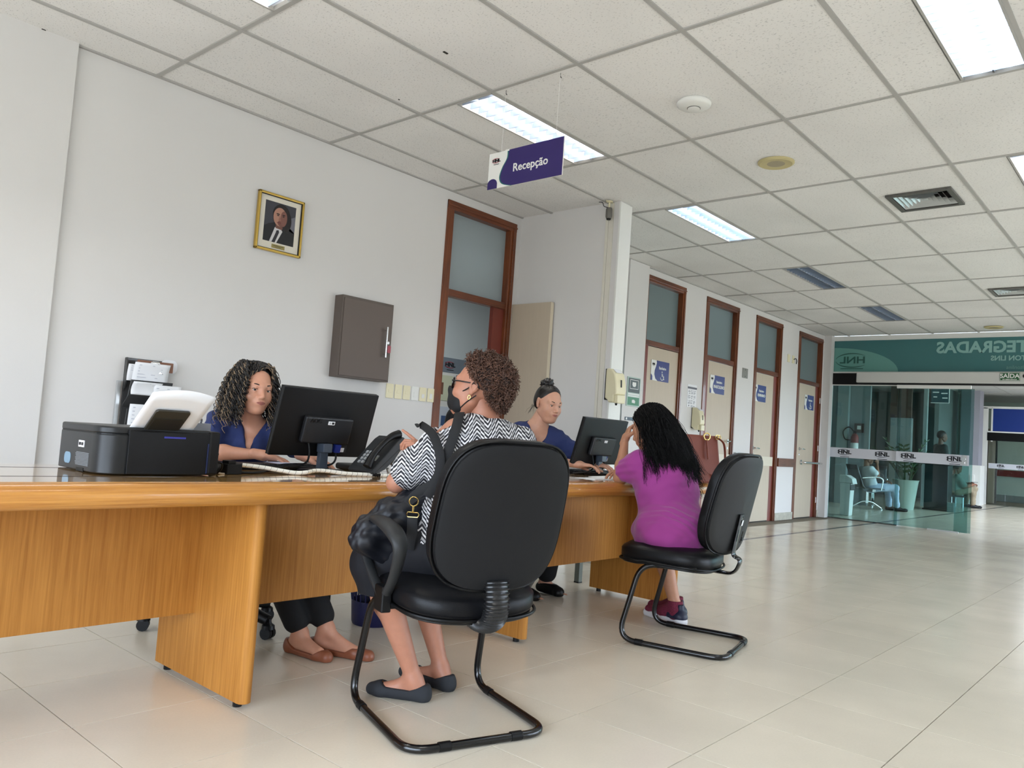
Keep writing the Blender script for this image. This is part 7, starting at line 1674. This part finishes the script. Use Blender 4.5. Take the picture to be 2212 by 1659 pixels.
t = thing('backpack', 'dark backpack held on the lap of the man in pale jeans', 'bag', (16.10, .02, .5), MA)
nobj('pack_body', cloth([ell_((-.02, .20, .10), (.15, .10, .14), None, .05), ell_((-.02, .27, .06), (.11, .05, .09), None, .03)], .008, 0, None, .004, 25, 3), M_vest, t)
obj('shoulder_strap', MB().tube(bez([(-.10, .10, .24), (-.14, .02, .34), (-.13, -.12, .32), (-.13, -.16, .20), (-.12, -.06, .05)], 5), .018, 8, flat=((1, 0, 0), .3)), M_black, t, smooth=60)
# seated man in khaki looking at his phone
M_khaki = mat('khaki_cloth', rgb(146, 134, 112), .85, var=(9, .12)); M_khs = mat('pale_green_shirt', rgb(136, 150, 142), .85)
MB6 = math.radians(221)
t6 = man((20.78, -.53, 0), MB6, 'man in khaki trousers seated behind the sliding glass looking at his phone',
    [(.0, .06, .93), (0, .0, .80), (-.18, -.02, .72), (.18, -.02, .72), (-.20, .12, .50), (-.08, .38, .58), (.22, .12, .50), (.12, .38, .56), (-.10, .02, .36), (.10, .02, .36), (-.12, .40, .46), (.12, .40, .46), (-.10, .34, .09), (.12, .38, .09), (-.08, .52, .012), (.14, .56, .012)],
    [M_sk5, M_khs, M_khaki, M_black], hpitch=28, sleeve=.8)
t = thing('mobile_phone', 'phone held out in front by the man in khaki', 'phone', tuple(np.array([20.78, -.53, 0]) + np.array(rot3(221)) @ np.array([.02, .46, .62])), MB6)
obj('body', MB().box(-.035, .035, -.07, .07, -.005, .005), M_black, t, bevel=.003)
t = thing('low_stool', 'low dark seat under the man in khaki', 'stool', (20.80, -.51, 0), MB6)
obj('seat', MB().box(-.2, .2, -.18, .18, .24, .28), M_vinyl, t, bevel=.01)
for q in (-.16, .16):
    for k in (-.14, .14): obj('leg', MB().box(q - .015, q + .015, k - .015, k + .015, 0, .24), M_alu, t)
t = thing('wall_picture', 'dark landscape picture on the lobby wall behind the man in khaki', 'picture', (22.0, .04, 1.05))
obj('frame', MB().box(-.5, .5, -.02, 0, -.16, .16), M_dark, t); obj('dark_print', MB().box(-.47, .47, -.022, -.02, -.13, .13), mat('dark_brown_print', rgb(58, 40, 36), .5), t)
# standing man in dark clothes behind the dark stand
M_dkc = mat('dark_green_black_clothes', rgb(30, 42, 42), .85)
man((18.90, -.62, 0), math.radians(216), 'man in dark clothes standing behind the dark stand, seen through the sliding glass',
    [(.0, .03, 1.62), (0, .0, 1.46), (-.19, .0, 1.38), (.19, .0, 1.38), (-.24, .02, 1.10), (-.20, .14, .88), (.24, .02, 1.10), (.22, .14, .88), (-.10, 0, .90), (.10, 0, .90), (-.11, .02, .50), (.11, .02, .50), (-.11, -.02, .09), (.11, -.02, .09), (-.12, .15, .012), (.12, .15, .012)],
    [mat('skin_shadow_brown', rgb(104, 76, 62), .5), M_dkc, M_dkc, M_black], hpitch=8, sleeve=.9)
# ---- purple hanging sign over the counter
t = thing('reception_sign', 'purple and white hanging RECEPÇÃO sign on thin strings above the counter', 'sign', (2.53, -2.145, 2.525))
W_, H_ = .275, .107; c_ = lambda p: [(a, b) for a, b in p]
obj('board', MB().box(-.004, .004, -W_, W_, -H_, H_), M_white, t)
def sface(nm, pts, x, m_): obj(nm, MB().prism(pts, (x, 0, 0), (0, -1, 0), (0, 0, 1), (-.001, 0, 0)), m_, t)
edge = [tuple(p)[:2] for p in bez([(-.125, .107, 0), (-.128, .06, 0), (-.160, .01, 0), (-.178, -.045, 0), (-.155, -.085, 0), (-.085, -.107, 0)], 6)]
sface('purple_field', [(W_, H_)] + edge + [(W_, -H_)], -.0041, M_purple)
sface('green_edge', edge + [(p[0] - .008, p[1] - .0015) for p in edge[::-1]], -.0042, M_teal_ink)
sface('purple_corner', [(-W_, -H_), (-W_ + .075, -H_)] + [(-W_ + .075 - .0 * a, -H_ + .03) for a in (0,)] + [(-W_ + .036 + .038 * math.cos(a), -H_ + .03 + .030 * math.sin(a)) for a in np.linspace(.2, PI - .2, 8)] + [(-W_, -H_ + .035)], -.0041, M_purple)
text('Recepção', .066, (-.0058, -.045, -.008), (0, -1, 0), (0, 0, 1), M_white, t, bold=.001, world=False, depth=.0006)
logo((-.006, .215, .058), (0, -1, 0), (0, 0, 1), .024, t, M_ink, M_red_ink, world=False)
for yy in (.185, -.215): obj('string', MB().tube([(0, yy, H_ - .01), (0, yy, .475)], .0009, 5), M_white, t)
obj('clip', MB().box(-.006, .006, .12, .15, H_ - .006, H_ + .004), M_white, t)
